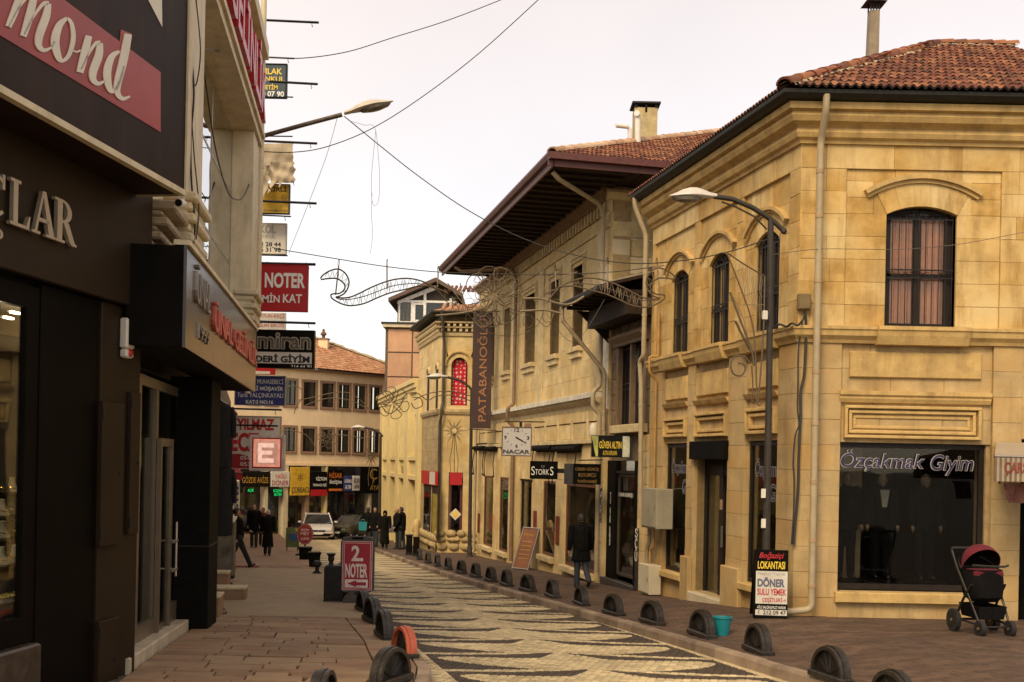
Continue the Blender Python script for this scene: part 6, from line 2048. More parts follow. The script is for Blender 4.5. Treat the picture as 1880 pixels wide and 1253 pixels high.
b.panel(white_board, .08, M('pale_frame', (.4, .36, .28), .5), .02)
gl_ = M('faded_lettering', (.32, .29, .26), .6)
b.txt('KOL', 477, 506, 413, 429, gl_, bold=.03); b.txt('EMENKUL', 466, 506, 431, 438, gl_); b.txt('312 28 44', 466, 516, 445, 453, black_letter, bold=.02); b.txt('535 31 98', 466, 516, 455, 463, black_letter, bold=.02)
b = Board('hanging_sign', 'big red square notary sign with white capitals hanging from an iron arm', 'sign', 452, 565, 486, 572, 23)
b.panel(red_paint, .10, red_paint, .015)
b.txt('NOTER', 486, 560, 501, 529, white_paint, bold=.035); b.txt('ZEMİN', 462, 514, 538, 556, white_paint, bold=.02); b.txt('KAT', 520, 555, 540, 556, white_paint, bold=.02)
for q in (489, 560):
	MB().tube([(b.X(q), -.05, b.h), (b.X(q), -.05, b.h + .06)], .012, 6).obj('hanger', iron, b.root)
b = Board('hanging_sign', 'small white sign with thin red letters under the big red notary sign', 'sign', 456, 525, 574, 606, 26)
b.panel(white_board, .05)
b.txt('KOYUN-KEÇİ', 470, 522, 575, 585, red_letter); b.txt('YETİŞTİRİCİLERİ BİRLİĞİ', 440, 522, 593, 602, red_letter)
b = Board('hanging_sign', 'black and white leather clothing sign with outlined letters', 'sign', 458, 577, 606, 676, 24)
b.panel(black_gloss, .14, black_gloss, .02)
silver = M('silver_lettering', (.42, .37, .28), .35, .3)
b.txt('miran', 472, 571, 611, 642, silver, bold=.045); b.txt('miran', 473.5, 569.5, 613, 640.5, black_letter, .006, bold=.006); b.txt('miran', 474, 569, 613.5, 640, M('olive_fill', (.10, .085, .06), .5), .011, bold=-.004)
b.rect(464, 573, 647, 668, white_board); b.txt('DERİ GİYİM', 470, 569, 650, 666, black_letter, .004, bold=.04)
b.txt('214 44 90', 535, 573, 670, 675.5, white_paint)
b = Board('hanging_sign', 'small red and white sign tucked below the black leather clothing sign', 'sign', 455, 505, 673, 688, 27)
b.panel(red_paint, .06); b.rect(466, 496, 682, 687, white_board)
b = Board('hanging_sign', 'blue accountant sign with white name and floor number', 'sign', 431, 524, 690, 745, 24.5)
b.panel(blue_face, .08, M('grey_frame', (.30, .28, .25), .4), .015)
b.txt('SERBEST MUHASEBECİ', 440, 520, 694, 705, white_paint); b.txt('MALİ MÜŞAVİR', 452, 520, 708, 719, white_paint, bold=.02); b.txt('Tarık YALÇINKAYALI', 436, 520, 722, 732, white_paint); b.txt('KAT:3 NO:16', 452, 502, 735, 742, white_paint, bold=.02)
b = Board('hanging_sign', 'white pharmacy sign with crimson letters and a wavy crimson foot', 'sign', 418, 515, 764, 862, 26)
b.panel(white_board, .10, M('pinkish_frame', (.42, .3, .25), .5), .02)
b.txt('YILMAZ', 434, 503, 769, 790, red_letter, bold=.035); b.rect(424, 510, 780, 783, iron, .004, .006); b.txt('ECZ.', 424, 480, 795, 830, red_letter, bold=.04)
b.poly([(419, 835), (440, 834), (470, 842), (514, 856), (514, 861), (419, 861)], crimson, name='wavy_field'); b.txt('0542', 442, 466, 838, 845, white_paint, .006); b.txt('0531', 442, 466, 849, 856, white_paint, .006)
b = Board('illuminated_sign', 'glowing pinkish square pharmacy light box with a letter E', 'sign', 458, 522, 799, 865, 24)
b.panel(M('pale_box_frame', (.62, .50, .42), .4), .16)
glow = M('pink_light_face', (.85, .33, .22), .5, emit=.25, ns=9, na=.25)
b.rect(463, 517, 804, 860, red_letter, .0005, .004); b.rect(465.5, 514.5, 806.5, 857.5, glow, .0005, .007, 'lit_face')
b.rect(470, 510, 811, 853, M('dim_pink', (.72, .36, .26), .5, emit=.2), .0005, .010, 'inner_field')
pale_glow = M('pale_pink_light', (.95, .55, .42), .5, emit=.38, ns=12, na=.2)
for (l, r, t, bb) in ((474, 481, 814, 850), (481, 503, 814, 822), (481, 500, 828, 835), (481, 503, 842, 850)):
	b.rect(l, r, t, bb, pale_glow, .0105, .014, 'letter_bar')
# ================================================================ RIGHT SIDE SIGNS
b = Board('square_clock', 'white square shop clock with black numerals showing twenty past four', 'clock', 921, 976, 784, 838, 28.5)
b.panel(M('clock_face', (.55, .52, .48), .4, ns=2, na=.06), .12, M('brown_frame', (.16, .09, .05), .5), .025)
cx_, cy_ = 948.5, 804
for k in range(12):
	a = math.radians(30 * k)
	x, y = cx_ + 21 * math.sin(a), cy_ - 16.5 * math.cos(a)
	if k == 0: b.txt('12', x - 4.5, x + 4.5, y - 1, y + 6, black_letter, bold=.03)
	elif k == 3: b.txt('3', x - 2.5, x + 2, y - 3.5, y + 3.5, black_letter, bold=.03)
	elif k == 6: b.txt('6', x - 2.2, x + 2.2, y - 5, y + 2, black_letter, bold=.03)
	elif k == 9: b.txt('9', x - 2, x + 2.5, y - 3.5, y + 3.5, black_letter, bold=.03)
	else:
		xi, yi = cx_ + 17.5 * math.sin(a), cy_ - 13.5 * math.cos(a)
		n = math.hypot(x - xi, y - yi); ux, uy = -(y - yi) / n * .45, (x - xi) / n * .45
		b.poly([(xi - ux, yi - uy), (xi + ux, yi + uy), (x + ux, y + uy), (x - ux, y - uy)], black_letter, name='hour_mark')
def hand(ang, L, w):
	a = math.radians(ang); dx, dy = math.sin(a), -math.cos(a)
	b.poly([(cx_ - dx * 2 - dy * w, cy_ - dy * 2 + dx * w), (cx_ - dx * 2 + dy * w, cy_ - dy * 2 - dx * w), (cx_ + dx * L + dy * w * .7, cy_ + dy * L - dx * w * .7), (cx_ + dx * L - dy * w * .7, cy_ + dy * L + dx * w * .7)], black_letter, .008, .012, 'clock_hand')
hand(118, 13, 1.3); hand(120, 20, .9)
b.txt('NACAR', 924, 973, 826, 833.5, black_letter, bold=.03); b.txt('Herşey Zaman İçin', 930, 968, 834.5, 836.8, M('grey_small_print', (.3, .28, .26), .5))
MB().tube([(b.X(925), -.06, b.h + .14), (b.X(1000), -.5, b.h + .16)], .02, 8).obj('support_bar', stone_dark, b.root)
MB().box(b.X(958), b.X(953), -.08, -.04, b.h, b.h + .14).obj('hanger', iron, b.root); MB().box(b.X(975), b.X(962), -.1, -.04, b.h + .0, b.h + .1).obj('hanger', brown_trim, b.root)
b = Board('hanging_sign', 'black jeweller sign with white capitals below the square clock', 'sign', 973, 1024, 847, 880, 26.5)
b.panel(black_matt, .12)
b.txt('S', 975.5, 982, 857, 873, white_paint); b.txt('TORK', 982.5, 1008, 862, 872, white_paint); b.txt('S', 1010, 1016, 857, 873, white_paint); b.txt('♡', 993, 1000, 855, 860, gl_)
MB().box(b.X(1050), b.X(1024), -.09, -.05, b.h * .35, b.h * .6).obj('bracket', iron, b.root)
b = Board('hanging_sign', 'black silversmith sign with dim gold lines of capitals beside the white-lettered black sign', 'sign', 1052, 1103, 852, 890, 25.5)
b.panel(black_matt, .12, black_gloss, .015)
dimg = M('dim_gold', (.22, .12, .025), .4, .5)
b.txt('CEREN GÜMÜŞ', 1056, 1099, 858, 866, dimg, bold=.02); b.txt('KUYUMCU', 1062, 1094, 869, 876, dimg, bold=.02); b.txt('TAMİRHANESİ', 1060, 1096, 880, 887, dimg, bold=.02)
MB().box(b.X(1052), b.X(1036), -.10, -.02, .0, b.h).obj('figure_panel', poster, b.root)
MB().tube([(b.X(1062), -.06, b.h + .08), (b.X(1108), -.4, b.h + .1)], .015, 6).obj('support_bar', iron, b.root)
b = Board('hanging_sign', 'yellow, black and white jeweller sign at the narrow shop', 'sign', 1086, 1157, 800, 840, 24.6)
b.panel(black_gloss, .14)
greeny = M('yellow_green_film', (.42, .42, .10), .45, ns=3, na=.4)
b.poly([(1086, 801), (1098, 801), (1098, 839), (1094, 839)], greeny, .001, .004, 'leaf_field'); b.rect(1143, 1156, 801, 839, M('pale_film', (.50, .50, .38), .45, ns=6, na=.3))
b.poly([(1086, 801), (1098, 801), (1092, 820)], M('olive_film', (.30, .30, .08), .45), .0045, .006, 'leaf')
b.txt('GÜVEN ALTIN', 1100, 1141, 808, 824, yellow_letter, bold=.02); b.txt('ALTIN KAPLAMA', 1107, 1133, 828, 836, yellow_letter)
# tall banner
b = Board('tall_banner', 'tall brown vertical banner with orange capitals reading upwards on the street side', 'banner', 867, 903, 573, 787, 38.0)
bm = b.panel(M('banner_brown', (.045, .018, .012), .6, ns=1, na=.2), .03)
ol = M('banner_orange', (.34, .15, .06), .5)
text(b.root, 'PATABANOĞLU', b.X(875), b.X(893.5), b.Z(774), b.Z(586), .002, ol, rot90=True)
MB().tube([(b.X(862), -.05, -.03), (b.X(915), -.05, -.06)], .022, 6).obj('rail', stone_dark, b.root); MB().tube([(b.X(862), -.05, b.h + .03), (b.X(915), -.05, b.h + .03)], .022, 6).obj('rail', stone_dark, b.root)
# ================================================================ SIGNS ON THE GROUND
def a_board(l, r, t, b_, g, name, label, yaw, face_m, edge_m, lean=.18):
	"""folding pavement sign; g is its foot on the ground"""
	Y = g.y
	B_ = Board(name, label, 'sign', l, r, t, b_, Y, yaw)
	B_.root.location = (B_.root.location.x, Y, g.z)
	return B_
g = G(656, 1106)
b = a_board(625, 687, 985, 1088, g, 'notary_sign', 'crimson pavement sign with a white arrow and the words 2. NOTER', 0.0, crimson, iron)
z_lift = P(656, 1088, g.y).z - g.z
dgrey = M('dark_grey_plastic', (.055, .045, .038), .5, ns=8, na=.2, bump=.1)
h = b.h
w = b.w
pan = MB().prism([(-w / 2 + .07, z_lift), (w / 2 - .07, z_lift), (w / 2, z_lift + .05), (w / 2, z_lift + h - .10), (w / 2 - .06, z_lift + h - .02), (.10, z_lift + h), (-.10, z_lift + h), (-w / 2 + .06, z_lift + h - .02), (-w / 2, z_lift + h - .10), (-w / 2, z_lift + .05)], -.07, 0).obj('frame', dgrey, b.root)
X = lambda px: w / 2 - (px - 625) / 62 * w
Zb = lambda py: z_lift + (1088 - py) / 103 * h
def R_(l, r, t, bb, mat, y0, y1, nm='field'): return MB().box(X(r), X(l), y0, y1, Zb(bb), Zb(t)).obj(nm, mat, b.root)
pinky = M('pinkish_white_line', (.62, .42, .38), .5)
R_(628.5, 683.5, 994, 1084, pinky, .0005, .006); R_(629.7, 682.3, 995.2, 1082.8, crimson, .0005, .008); R_(631.5, 680.5, 997, 1081, pinky, .0005, .010); R_(632.5, 679.5, 998, 1080, crimson, .0005, .012, 'red_face')
wl_ = M('pale_print', (.68, .56, .50), .5)
text(b.root, '2.', X(645), X(667), Zb(1031), Zb(1002), .0125, wl_, bold=.03); text(b.root, 'NOTER', X(634.5), X(675), Zb(1061), Zb(1035), .0125, wl_, bold=.03)
R_(634, 676, 1064, 1079, wl_, .0005, .014, 'arrow_field')
MB().prism([(X(x), Zb(y)) for x, y in ((638, 1071.5), (655, 1065.5), (655, 1069), (673, 1069), (673, 1075), (655, 1075), (655, 1078))], .0145, .017).obj('arrow', crimson, b.root)
MB().box(-.10, .10, -.05, .012, z_lift + h - .055, z_lift + h - .015).obj('grip', black_matt, b.root)
for x in (-.12, .02, .13): MB().ball((x, -.03, z_lift + h + .008), .016, .02, .018, 8, 6).obj('clip', steel, b.root)
bs = MB(); bs.prism([(-w * .32, 0), (w * .62 * .6, 0), (w * .30, z_lift * .8), (-w * .27, z_lift * .8)], -.30, .22); bs.obj('base_foot', dgrey, b.root)
MB().box(-.05, .05, -.06, -.01, z_lift * .7, z_lift + .03).obj('neck', iron, b.root)
g = G(1413, 1136)
b = Board('menu_sign', 'black and white restaurant pavement sign with coloured lines of food names', 'sign', 1384, 1446, 1008, 1134, g.y, -.10)
b.root.location = (b.root.location.x, g.y, g.z)
b.panel(black_matt, .04, None, .03)
MB().add([(-.49 * b.w, -.04, b.h * .98), (.49 * b.w, -.04, b.h * .98), (.49 * b.w, -.46, 0), (-.49 * b.w, -.46, 0), (-.49 * b.w, -.07, b.h * .98), (.49 * b.w, -.07, b.h * .98), (.49 * b.w, -.50, 0), (-.49 * b.w, -.50, 0)], [(0, 1, 2, 3), (7, 6, 5, 4), (0, 3, 7, 4), (1, 5, 6, 2), (3, 2, 6, 7)]).obj('back_leaf', black_matt, b.root)
b.rect(1388, 1445, 1047, 1107, white_board, .0005, .003, 'white_field'); b.rect(1388, 1445, 1118, 1128, white_board, .0005, .003, 'white_field')
b.txt('Boğaziçi', 1393, 1438, 1012, 1026, red_letter, shear=.35, bold=.01)
b.txt('LOKANTASI', 1391, 1440, 1029, 1043, yellow_letter, bold=.02)
b.txt('Meşhur Yaprak', 1391, 1441, 1049, 1056, gl_); b.txt('DÖNER', 1391, 1440, 1058, 1076, M('slate_print', (.10, .10, .15), .5), .004, bold=.04)
b.txt('SULU YEMEK', 1391, 1443, 1079, 1091, red_letter, .004, bold=.02); b.txt('ÇEŞİTLERİ→', 1400, 1443, 1094, 1105, red_letter, .004, bold=.01)
b.txt('AİLE SALONUMUZ VARDIR', 1391, 1443, 1109, 1116, white_paint); b.txt('212 09 47', 1402, 1443, 1119, 1126.5, black_letter, .004, bold=.01)
b.txt('(', 1393, 1396, 1119, 1126, black_letter, .004)
g = G(955, 1046)
b = Board('easel_board', 'tall brown leaning menu board on the right pavement', 'sign', 940, 970, 971, 1045, g.y, -.75)
b.root.location = (b.root.location.x, g.y, g.z)
b.root.rotation_euler[0] = 0.0
hh, ww = b.h * 1.02, .62
bd = MB()
lean = -.40
def lp(x, y, z): return (x, lean * z / hh * hh + y, z)
bd.add([lp(-ww / 2, 0, .03), lp(ww / 2, 0, .03), lp(ww / 2, 0, hh), lp(-ww / 2, 0, hh), lp(-ww / 2, -.03, .03), lp(ww / 2, -.03, .03), lp(ww / 2, -.03, hh), lp(-ww / 2, -.03, hh)], [(0, 1, 2, 3), (7, 6, 5, 4), (0, 4, 5, 1), (1, 5, 6, 2), (2, 6, 7, 3), (3, 7, 4, 0)])
bd.obj('board', M('brown_board', (.20, .075, .03), .5, ns=3, na=.25), b.root)
fm = MB()
for (x0, x1, z0, z1) in ((-ww / 2 - .02, -ww / 2 + .02, 0, hh + .02), (ww / 2 - .02, ww / 2 + .02, 0, hh + .02)):
	fm.tube([lp((x0 + x1) / 2, .01, z0), lp((x0 + x1) / 2, .01, z1)], .018, 6)
for z in (.03, hh): fm.tube([lp(-ww / 2, .01, z), lp(ww / 2, .01, z)], .018, 6)
fm.obj('frame', steel, b.root)
tx = text(b.root, 'MENÜ', .2, -.2, .80 * hh, .88 * hh, .0, gold_letter)
for v in tx.data.vertices: v.co.y += lean * v.co.z + .004
for k in range(5):
	MB().add([lp(-.2, .004, (.66 - .1 * k) * hh), lp(.2, .004, (.66 - .1 * k) * hh), lp(.2, .004, (.675 - .1 * k) * hh), lp(-.2, .004, (.675 - .1 * k) * hh)], [(0, 1, 2, 3)]).obj('print_line', gold_letter, b.root)
for x in (-ww / 2, ww / 2): MB().tube([(x, lean * hh * .98, hh * .97), (x, lean * hh - .25, 0.0)], .014, 6).obj('leg', iron, b.root)
# ================================================================ STREET FURNITURE
def half_wheel():
	r = thing('half_wheel_bollard', 'x', 'bollard')
	def arc_band(ro, ri, y0, y1, n=16):
		o = [(ro * math.cos(math.pi * k / n), .07 + ro * math.sin(math.pi * k / n)) for k in range(n + 1)]
		i = [(ri * math.cos(math.pi * k / n), .07 + ri * math.sin(math.pi * k / n)) for k in range(n + 1)]
		mb = MB()
		vs = [(p[0], y, p[1]) for y in (y0, y1) for p in o + i]
		m = n + 1
		fs = []
		for k in range(n):
			fs += [(k, k + 1, 2 * m + k + 1, 2 * m + k), (m + k, 3 * m + k, 3 * m + k + 1, m + k + 1), (k, m + k, m + k + 1, k + 1), (2 * m + k, 2 * m + k + 1, 3 * m + k + 1, 3 * m + k)]
		return mb.add(vs, fs)
	arc_band(.285, .245, -.065, .065).obj('rim', iron_worn, r, True)
	arc_band(.296, .28, -.02, .02).obj('rim_ridge', iron_worn, r, True)
	MB().prism([(.25 * math.cos(math.pi * k / 14), .07 + .25 * math.sin(math.pi * k / 14)) for k in range(15)], -.012, .012).obj('web', iron, r)
	for k in range(1, 6):
		a = math.pi * k / 6
		MB().tube([(.03 * math.cos(a), 0, .08), (.25 * math.cos(a), 0, .07 + .25 * math.sin(a))], [.03, .018], 6).obj('spoke', iron, r)
	MB().bbox(-.32, .32, -.085, .085, 0, .07, .012).obj('base', iron_worn, r)
	return r
proto = half_wheel()
first = [True]
rust_red = M('rubbed_red_paint', (.42, .085, .035), .5, ns=7, na=.35, bump=.2, streak=.4, dirt=(.20, .09, .05))
def put_bollard(px, py, label, rot=None, red=False, group=None):
	g = G(px, py)
	o = proto if first[0] else copy_tree(proto)
	first[0] = False
	o.location = g
	o['label'] = label
	if group: o['group'] = group
	kf = kerb_r if px > 750 else kerb_l
	k = kf(g.y + .5) - kf(g.y - .5)
	o.rotation_euler = (0, 0, math.atan2(1, k) if rot is None else rot)
	o.rotation_euler[0] = R.uniform(-.03, .03)
	o.rotation_euler[2] += R.uniform(-.08, .08)
	q = R.uniform(.96, 1.05)
	o.scale = (q, q, q)
	if red:
		for c in o.children:
			if c.name.startswith('rim'):
				c.data = c.data.copy(); c.data.materials[0] = rust_red
	return o
GR, GL = 'half wheel bollards along the right kerb', 'half wheel bollards along the left kerb'
right_b = [(1524, 1249, 'large black half wheel bollard nearest the viewer on the right kerb'), (1391, 1199, 'black half wheel bollard just right of the teal bucket'), (1288, 1169, 'black half wheel bollard just left of the teal bucket'), (1197, 1146, 'black half wheel bollard second left of the teal bucket'), (1126, 1129, 'black half wheel bollard third left of the teal bucket'),
		   (1067, 1111, 'black half wheel bollard in front of the walking man'), (1014, 1097, 'black half wheel bollard just left of the walking man'), (969, 1086, 'black half wheel bollard in front of the leaning brown board, right one'), (930, 1076, 'black half wheel bollard just left of the leaning brown board')]
for i, (x, y, lb) in enumerate(right_b): put_bollard(x, y, lb, None, False, GR)
for i, (x, y) in enumerate([(901, 1068), (873, 1060), (847, 1053), (823, 1046), (803, 1040), (786, 1034), (770, 1028)]):
	put_bollard(x, y, 'small black half wheel bollard, %s in the far row under the red curtained window' % ('nearest', 'second nearest', 'third nearest', 'middle', 'third farthest', 'second farthest', 'farthest')[i], None, False, GR)
put_bollard(1640, 1300, 'black half wheel bollard cut off by the bottom edge at the right', None, False, GR)
put_bollard(717, 1256, 'big black half wheel bollard turned at the left kerb corner', math.radians(68), False, GL)
put_bollard(741, 1204, 'half wheel bollard with a rubbed red rim on the left kerb', math.radians(112), True, GL)
put_bollard(706, 1171, 'black half wheel bollard just behind the red rimmed one', math.radians(110), False, GL)
put_bollard(684, 1142, 'black half wheel bollard second behind the red rimmed one', math.radians(109), False, GL)
put_bollard(667, 1122, 'black half wheel bollard touching the crimson notary sign', math.radians(109), False, GL)
put_bollard(592, 1306, 'black half wheel bollard cut off by the bottom edge at the left', math.radians(82), False, GL)
# ribbed litter bins beside the notary sign
def ribbed_bin(px, py, label, w, h, urn):
	g = G(px, py)
	r = thing('litter_bin', label, 'bin', g, 0.1, None)
	MB().bbox(-w / 2, w / 2, -w / 2, w / 2, .04, h, .015).obj('drum', iron, r)
	for i in range(7):
		for (x, y) in ((-w / 2 + w * (i + .5) / 7, -w / 2 - .008), (-w / 2 + w * (i + .5) / 7, w / 2 + .008)):
			MB().bbox(x - .017, x + .017, y - .01, y + .01, .05, h - .03, .004).obj('rib', iron, r)
		for s in (-1, 1):
			y = -w / 2 + w * (i + .5) / 7
			MB().bbox(s * (w / 2 + .008) - .01, s * (w / 2 + .008) + .01, y - .017, y + .017, .05, h - .03, .004).obj('rib', iron, r)
	MB().bbox(-w / 2 - .02, w / 2 + .02, -w / 2 - .02, w / 2 + .02, 0, .045, .01).obj('foot', iron, r)
	if urn: MB().lathe([(.001, h), (.05, h), (.035, h + .05), (.055, h + .09), (.06, h + .13), (.05, h + .15), (.085, h + .20), (.085, h + .215), (.001, h + .225)], 14, (-w * .18, 0, 0)).obj('urn_finial', iron, r, True)
	return r
ribbed_bin(612, 1104, 'black ribbed litter bin with urn finial left of the crimson notary sign', .30, .66, True)
ribbed_bin(636, 1098, 'black ribbed litter bin half hidden behind the crimson notary sign', .34, .66, False)
g = G(582, 1053)
r = thing('iron_post', 'short black turned iron post on the concrete patch', 'post', g)
MB().lathe([(.001, 0), (.12, 0), (.12, .02), (.07, .05), (.05, .10), (.05, .15), (.10, .20), (.11, .26), (.09, .31), (.05, .33), (.001, .34)], 14).obj('turned_shaft', iron, r, True)
MB().lathe([(.115, .235), (.125, .25), (.115, .265)], 14).obj('ring', iron_worn, r, True)
for (px, py, w, h, lb) in ((577, 1041, .34, .42, 'dark square planter tub nearest the iron post'), (560, 1027, .42, .40, 'dark square planter tub under the round red cafe sign')):
	g = G(px, py)
	r = thing('planter_tub', lb, 'planter', g, .2)
	MB().add([(-w * .42, -w * .42, 0), (w * .42, -w * .42, 0), (w * .42, w * .42, 0), (-w * .42, w * .42, 0), (-w / 2, -w / 2, h), (w / 2, -w / 2, h), (w / 2, w / 2, h), (-w / 2, w / 2, h)], [(0, 1, 5, 4), (1, 2, 6, 5), (2, 3, 7, 6), (3, 0, 4, 7), (3, 2, 1, 0)]).obj('tub', black_matt, r)
	MB().bbox(-w / 2 - .02, w / 2 + .02, -w / 2 - .02, w / 2 + .02, h - .05, h, .01).obj('rim', black_matt, r)
	MB().box(-w * .45, w * .45, -w * .45, w * .45, h, h + .012).obj('soil', asphalt, r)
# cafe signs
g = G(559, 1020)
b = Board('cafe_sign', 'round red cafe sign with pale lettering on a stand', 'sign', 545, 575, 960, 1002, g.y)
sz = b.root.location.z - g.z
b.root.location.z = g.z
rd = b.w / 2; cz = sz + b.h / 2
MB().prism([(rd * 1.0 * math.cos(a), cz + rd * 1.3 * math.sin(a)) for a in [2 * math.pi * k / 28 for k in range(28)]], -.04, 0).obj('disc', M('cafe_red', (.22, .02, .02), .5, ns=9, na=.3), b.root)
for k in range(24):
	a = 2 * math.pi * k / 24
	MB().ball((rd * .9 * math.cos(a), .004, cz + rd * 1.18 * math.sin(a)), .014, .006, .014, 6, 4).obj('rim_dot', pinky, b.root)
for st, v0, v1, w in (('BİZİM', .30, .55, .5), ('MEY', -.10, .20, .55), ('CAFE', -.55, -.30, .5)):
	text(b.root, st, rd * w, -rd * w, cz + v0 * rd * 1.3, cz + v1 * rd * 1.3, .003, pinky, bold=.02)
MB().tube([(0, -.03, cz - rd * 1.2), (0, -.03, .05)], .03, 8).obj('stand', iron, b.root)
MB().bbox(-.3, .3, -.2, .14, 0, .06, .01).obj('stand_foot', iron, b.root)
g = G(537, 1012)
b = Board('green_board', 'green picture board with a blue blot behind the round red cafe sign', 'sign', 525, 549, 969, 1005, g.y, .15)
sz = b.root.location.z - g.z
b.root.location.z = g.z
MB().bbox(-b.w / 2, b.w / 2, -.04, 0, sz, sz + b.h, .005).obj('panel', M('green_print', (.09, .12, .03), .5, ns=3, na=.4), b.root)
MB().prism([(-.05 + .18 * math.cos(a) * (1 + .2 * math.sin(3 * a)), sz + b.h * .5 + .16 * math.sin(a)) for a in [2 * math.pi * k / 16 for k in range(16)]], .001, .004).obj('blue_blot', M('blue_print', (.02, .06, .16), .5), b.root)
text(b.root, '99', -.1, -.3, sz + b.h * .82, sz + b.h * .95, .002, yellow_letter)
for x in (-b.w / 2 + .05, b.w / 2 - .05): MB().tube([(x, -.02, 0), (x, -.02, sz + .1)], .02, 6).obj('leg', iron, b.root)
# right side: dark litter box, two dark posts
g = G(798, 1011)
r = thing('litter_box', 'dark square litter box by the rough foot of the red curtain house', 'bin', g, .25)
MB().bbox(-.26, .26, -.22, .22, .05, .95, .02).obj('body', black_matt, r); MB().bbox(-.29, .29, -.25, .25, .88, .97, .02).obj('lid', iron, r); MB().box(-.17, .17, -.235, -.221, .66, .80).obj('slot', black_gloss, r)
for x in (-.2, .2): MB().box(x - .03, x + .03, -.18, .18, 0, .06).obj('foot', iron, r)
for (px, py, lb, top) in ((751, 1019, 'dark square post behind the farthest half wheel bollards, left one', False), (764, 1021, 'dark post with a sandy stone knob behind the farthest half wheel bollards', True)):
	g = G(px, py)
	r = thing('kerb_post', lb, 'post', g)
	MB().bbox(-.11, .11, -.11, .11, 0, .70, .012).obj('shaft', black_matt, r)
	MB().bbox(-.13, .13, -.13, .13, 0, .08, .01).obj('foot', iron, r)
	if top: MB().lathe([(.09, .70), (.11, .78), (.10, .95), (.13, 1.08), (.13, 1.22), (.08, 1.32), (.001, 1.35)], 12).obj('stone_knob', stone2, r, True)
	else: MB().bbox(-.14, .14, -.14, .14, .70, .76, .02).obj('cap', iron, r)
# bucket
g = G(1325, 1167)
r = thing('bucket', 'teal plastic bucket standing behind a half wheel bollard', 'bucket', g)
teal = M('teal_plastic', (.012, .19, .22), .35, ns=3, na=.1)
MB().lathe([(.001, .004), (.095, .004), (.10, .02), (.132, .245), (.145, .25), (.145, .262), (.128, .262), (.098, .03), (.001, .024)], 28).obj('pail', teal, r, True)
MB().tube([(.14 * math.cos(a), .14 * math.sin(a) * .55 - .02, .25 - .10 * math.sin(a)) for a in [math.pi * k / 12 for k in range(13)]], .005, 6).obj('handle', steel, r, True)
for s in (-1, 1): MB().bbox(s * .14 - .012, s * .14 + .012, -.02, .02, .21, .25, .004).obj('lug', teal, r)
# ---- lamp posts
grey_m = M('grey_post_paint', (.038, .031, .024), .55, 0, spec=.3, ns=10, na=.25, streak=.3)
lamp_white = M('lamp_shell', (.55, .50, .44), .4, ns=6, na=.1, streak=.25)
lens_m = M('lamp_glass', (.16, .14, .11), .15, ns=8)
def lamp_head(root, a, b, w, mat, lens):
	"""shell from a (fixing end) to b (free end), local points"""
	a, b = Vector(a), Vector(b)
	d = (b - a); L = d.length; d.normalize()
	s = d.cross(Vector((0, 0, 1))).normalized(); u = s.cross(d)
	def ringed(prof_w, prof_t, prof_b):
		n = 10; vs = []; fs = []
		m = len(prof_w)
		for i in range(m):
			t = i / (m - 1)
			for k in range(n):
				an = 2 * math.pi * k / n
				z = math.sin(an); z = z * (prof_t[i] if z > 0 else prof_b[i])
				vs.append(a + d * (L * t) + s * (prof_w[i] * w * math.cos(an)) + u * z)
		for i in range(m - 1):
			for k in range(n): fs.append((i * n + k, i * n + (k + 1) % n, (i + 1) * n + (k + 1) % n, (i + 1) * n + k))
		fs += [tuple(reversed(range(n))), tuple(range((m - 1) * n, m * n))]
		return MB().add(vs, fs)
	ringed([.30, .42, .75, .98, 1.0, .85, .45, .1], [.04, .06, .10, .13, .13, .10, .05, .01], [.03, .03, .03, .03, .03, .03, .02, .01]).obj('shell', mat, root, True)
	mb = MB()
	c = a + d * (L * .62) - u * .025
	n = 14
	vs = []
	for (k_, dz) in ((1.0, 0.0), (.85, -.045), (.4, -.075)):
		for k in range(n):
			an = 2 * math.pi * k / n
			vs.append(c + d * (L * .33 * k_ * math.cos(an)) + s * (w * .85 * k_ * math.sin(an)) + u * dz)
	fs = [(j * n + k, j * n + (k + 1) % n, (j + 1) * n + (k + 1) % n, (j + 1) * n + k) for j in range(2) for k in range(n)] + [tuple(range(2 * n, 3 * n))]
	MB().add(vs, fs).obj('lens', lens, root, True)
def lamp(name, label, base, Y, post_pts, arm_pts, head, r0, hw, mat=grey_m, shell=lamp_white, group='street lamps'):
	r = thing(name, label, 'street lamp', base, 0, group)
	o = Vector(base)
	if post_pts:
		q = [P(px, py, Y) - o for px, py in post_pts]
		q[-1] = Vector((0, 0, 0)) if True else q[-1]
		MB().tube(q, [r0 * .72] + [r0 * .8] * (len(q) - 2) + [r0], 14).obj('post', mat, r, True)
		MB().lathe([(r0 * 1.9, 0), (r0 * 1.9, .03), (r0 * 1.25, .05), (r0 * 1.25, .35), (r0, .38)], 14).obj('post_foot', mat, r, True)
	q = [P(px, py, Y) - o for px, py in arm_pts]
	MB().tube(q, r0 * .62, 10).obj('arm', mat, r, True)
	lamp_head(r, P(*head[0], Y) - o, P(*head[1], Y) - o, hw, shell, lens_m)
	return r
g = Vector((P(1404, 1125, 16.6).x, 16.6, gz(P(1404, 1125, 16.6).x, 16.6)))
lp1 = lamp('street_lamp', 'tall grey street lamp with white head before the corner house', g, 16.6, [(1415, 402), (1412, 700), (1404, 1130)], [(1438, 424), (1426, 412), (1405, 396), (1380, 381), (1345, 366), (1310, 361)], ((1316, 361), (1229, 360)), .062, .13)
MB().tube([P(1408, 422, 16.6) - g, P(1385, 398, 16.6) - g, P(1350, 380, 16.6) - g, P(1325, 371, 16.6) - g], .014, 8).obj('brace', grey_m, lp1, True)
MB().ball(P(1439, 425, 16.6) - g, .05, .05, .05, 8, 6).obj('end_cap', grey_m, lp1, True)
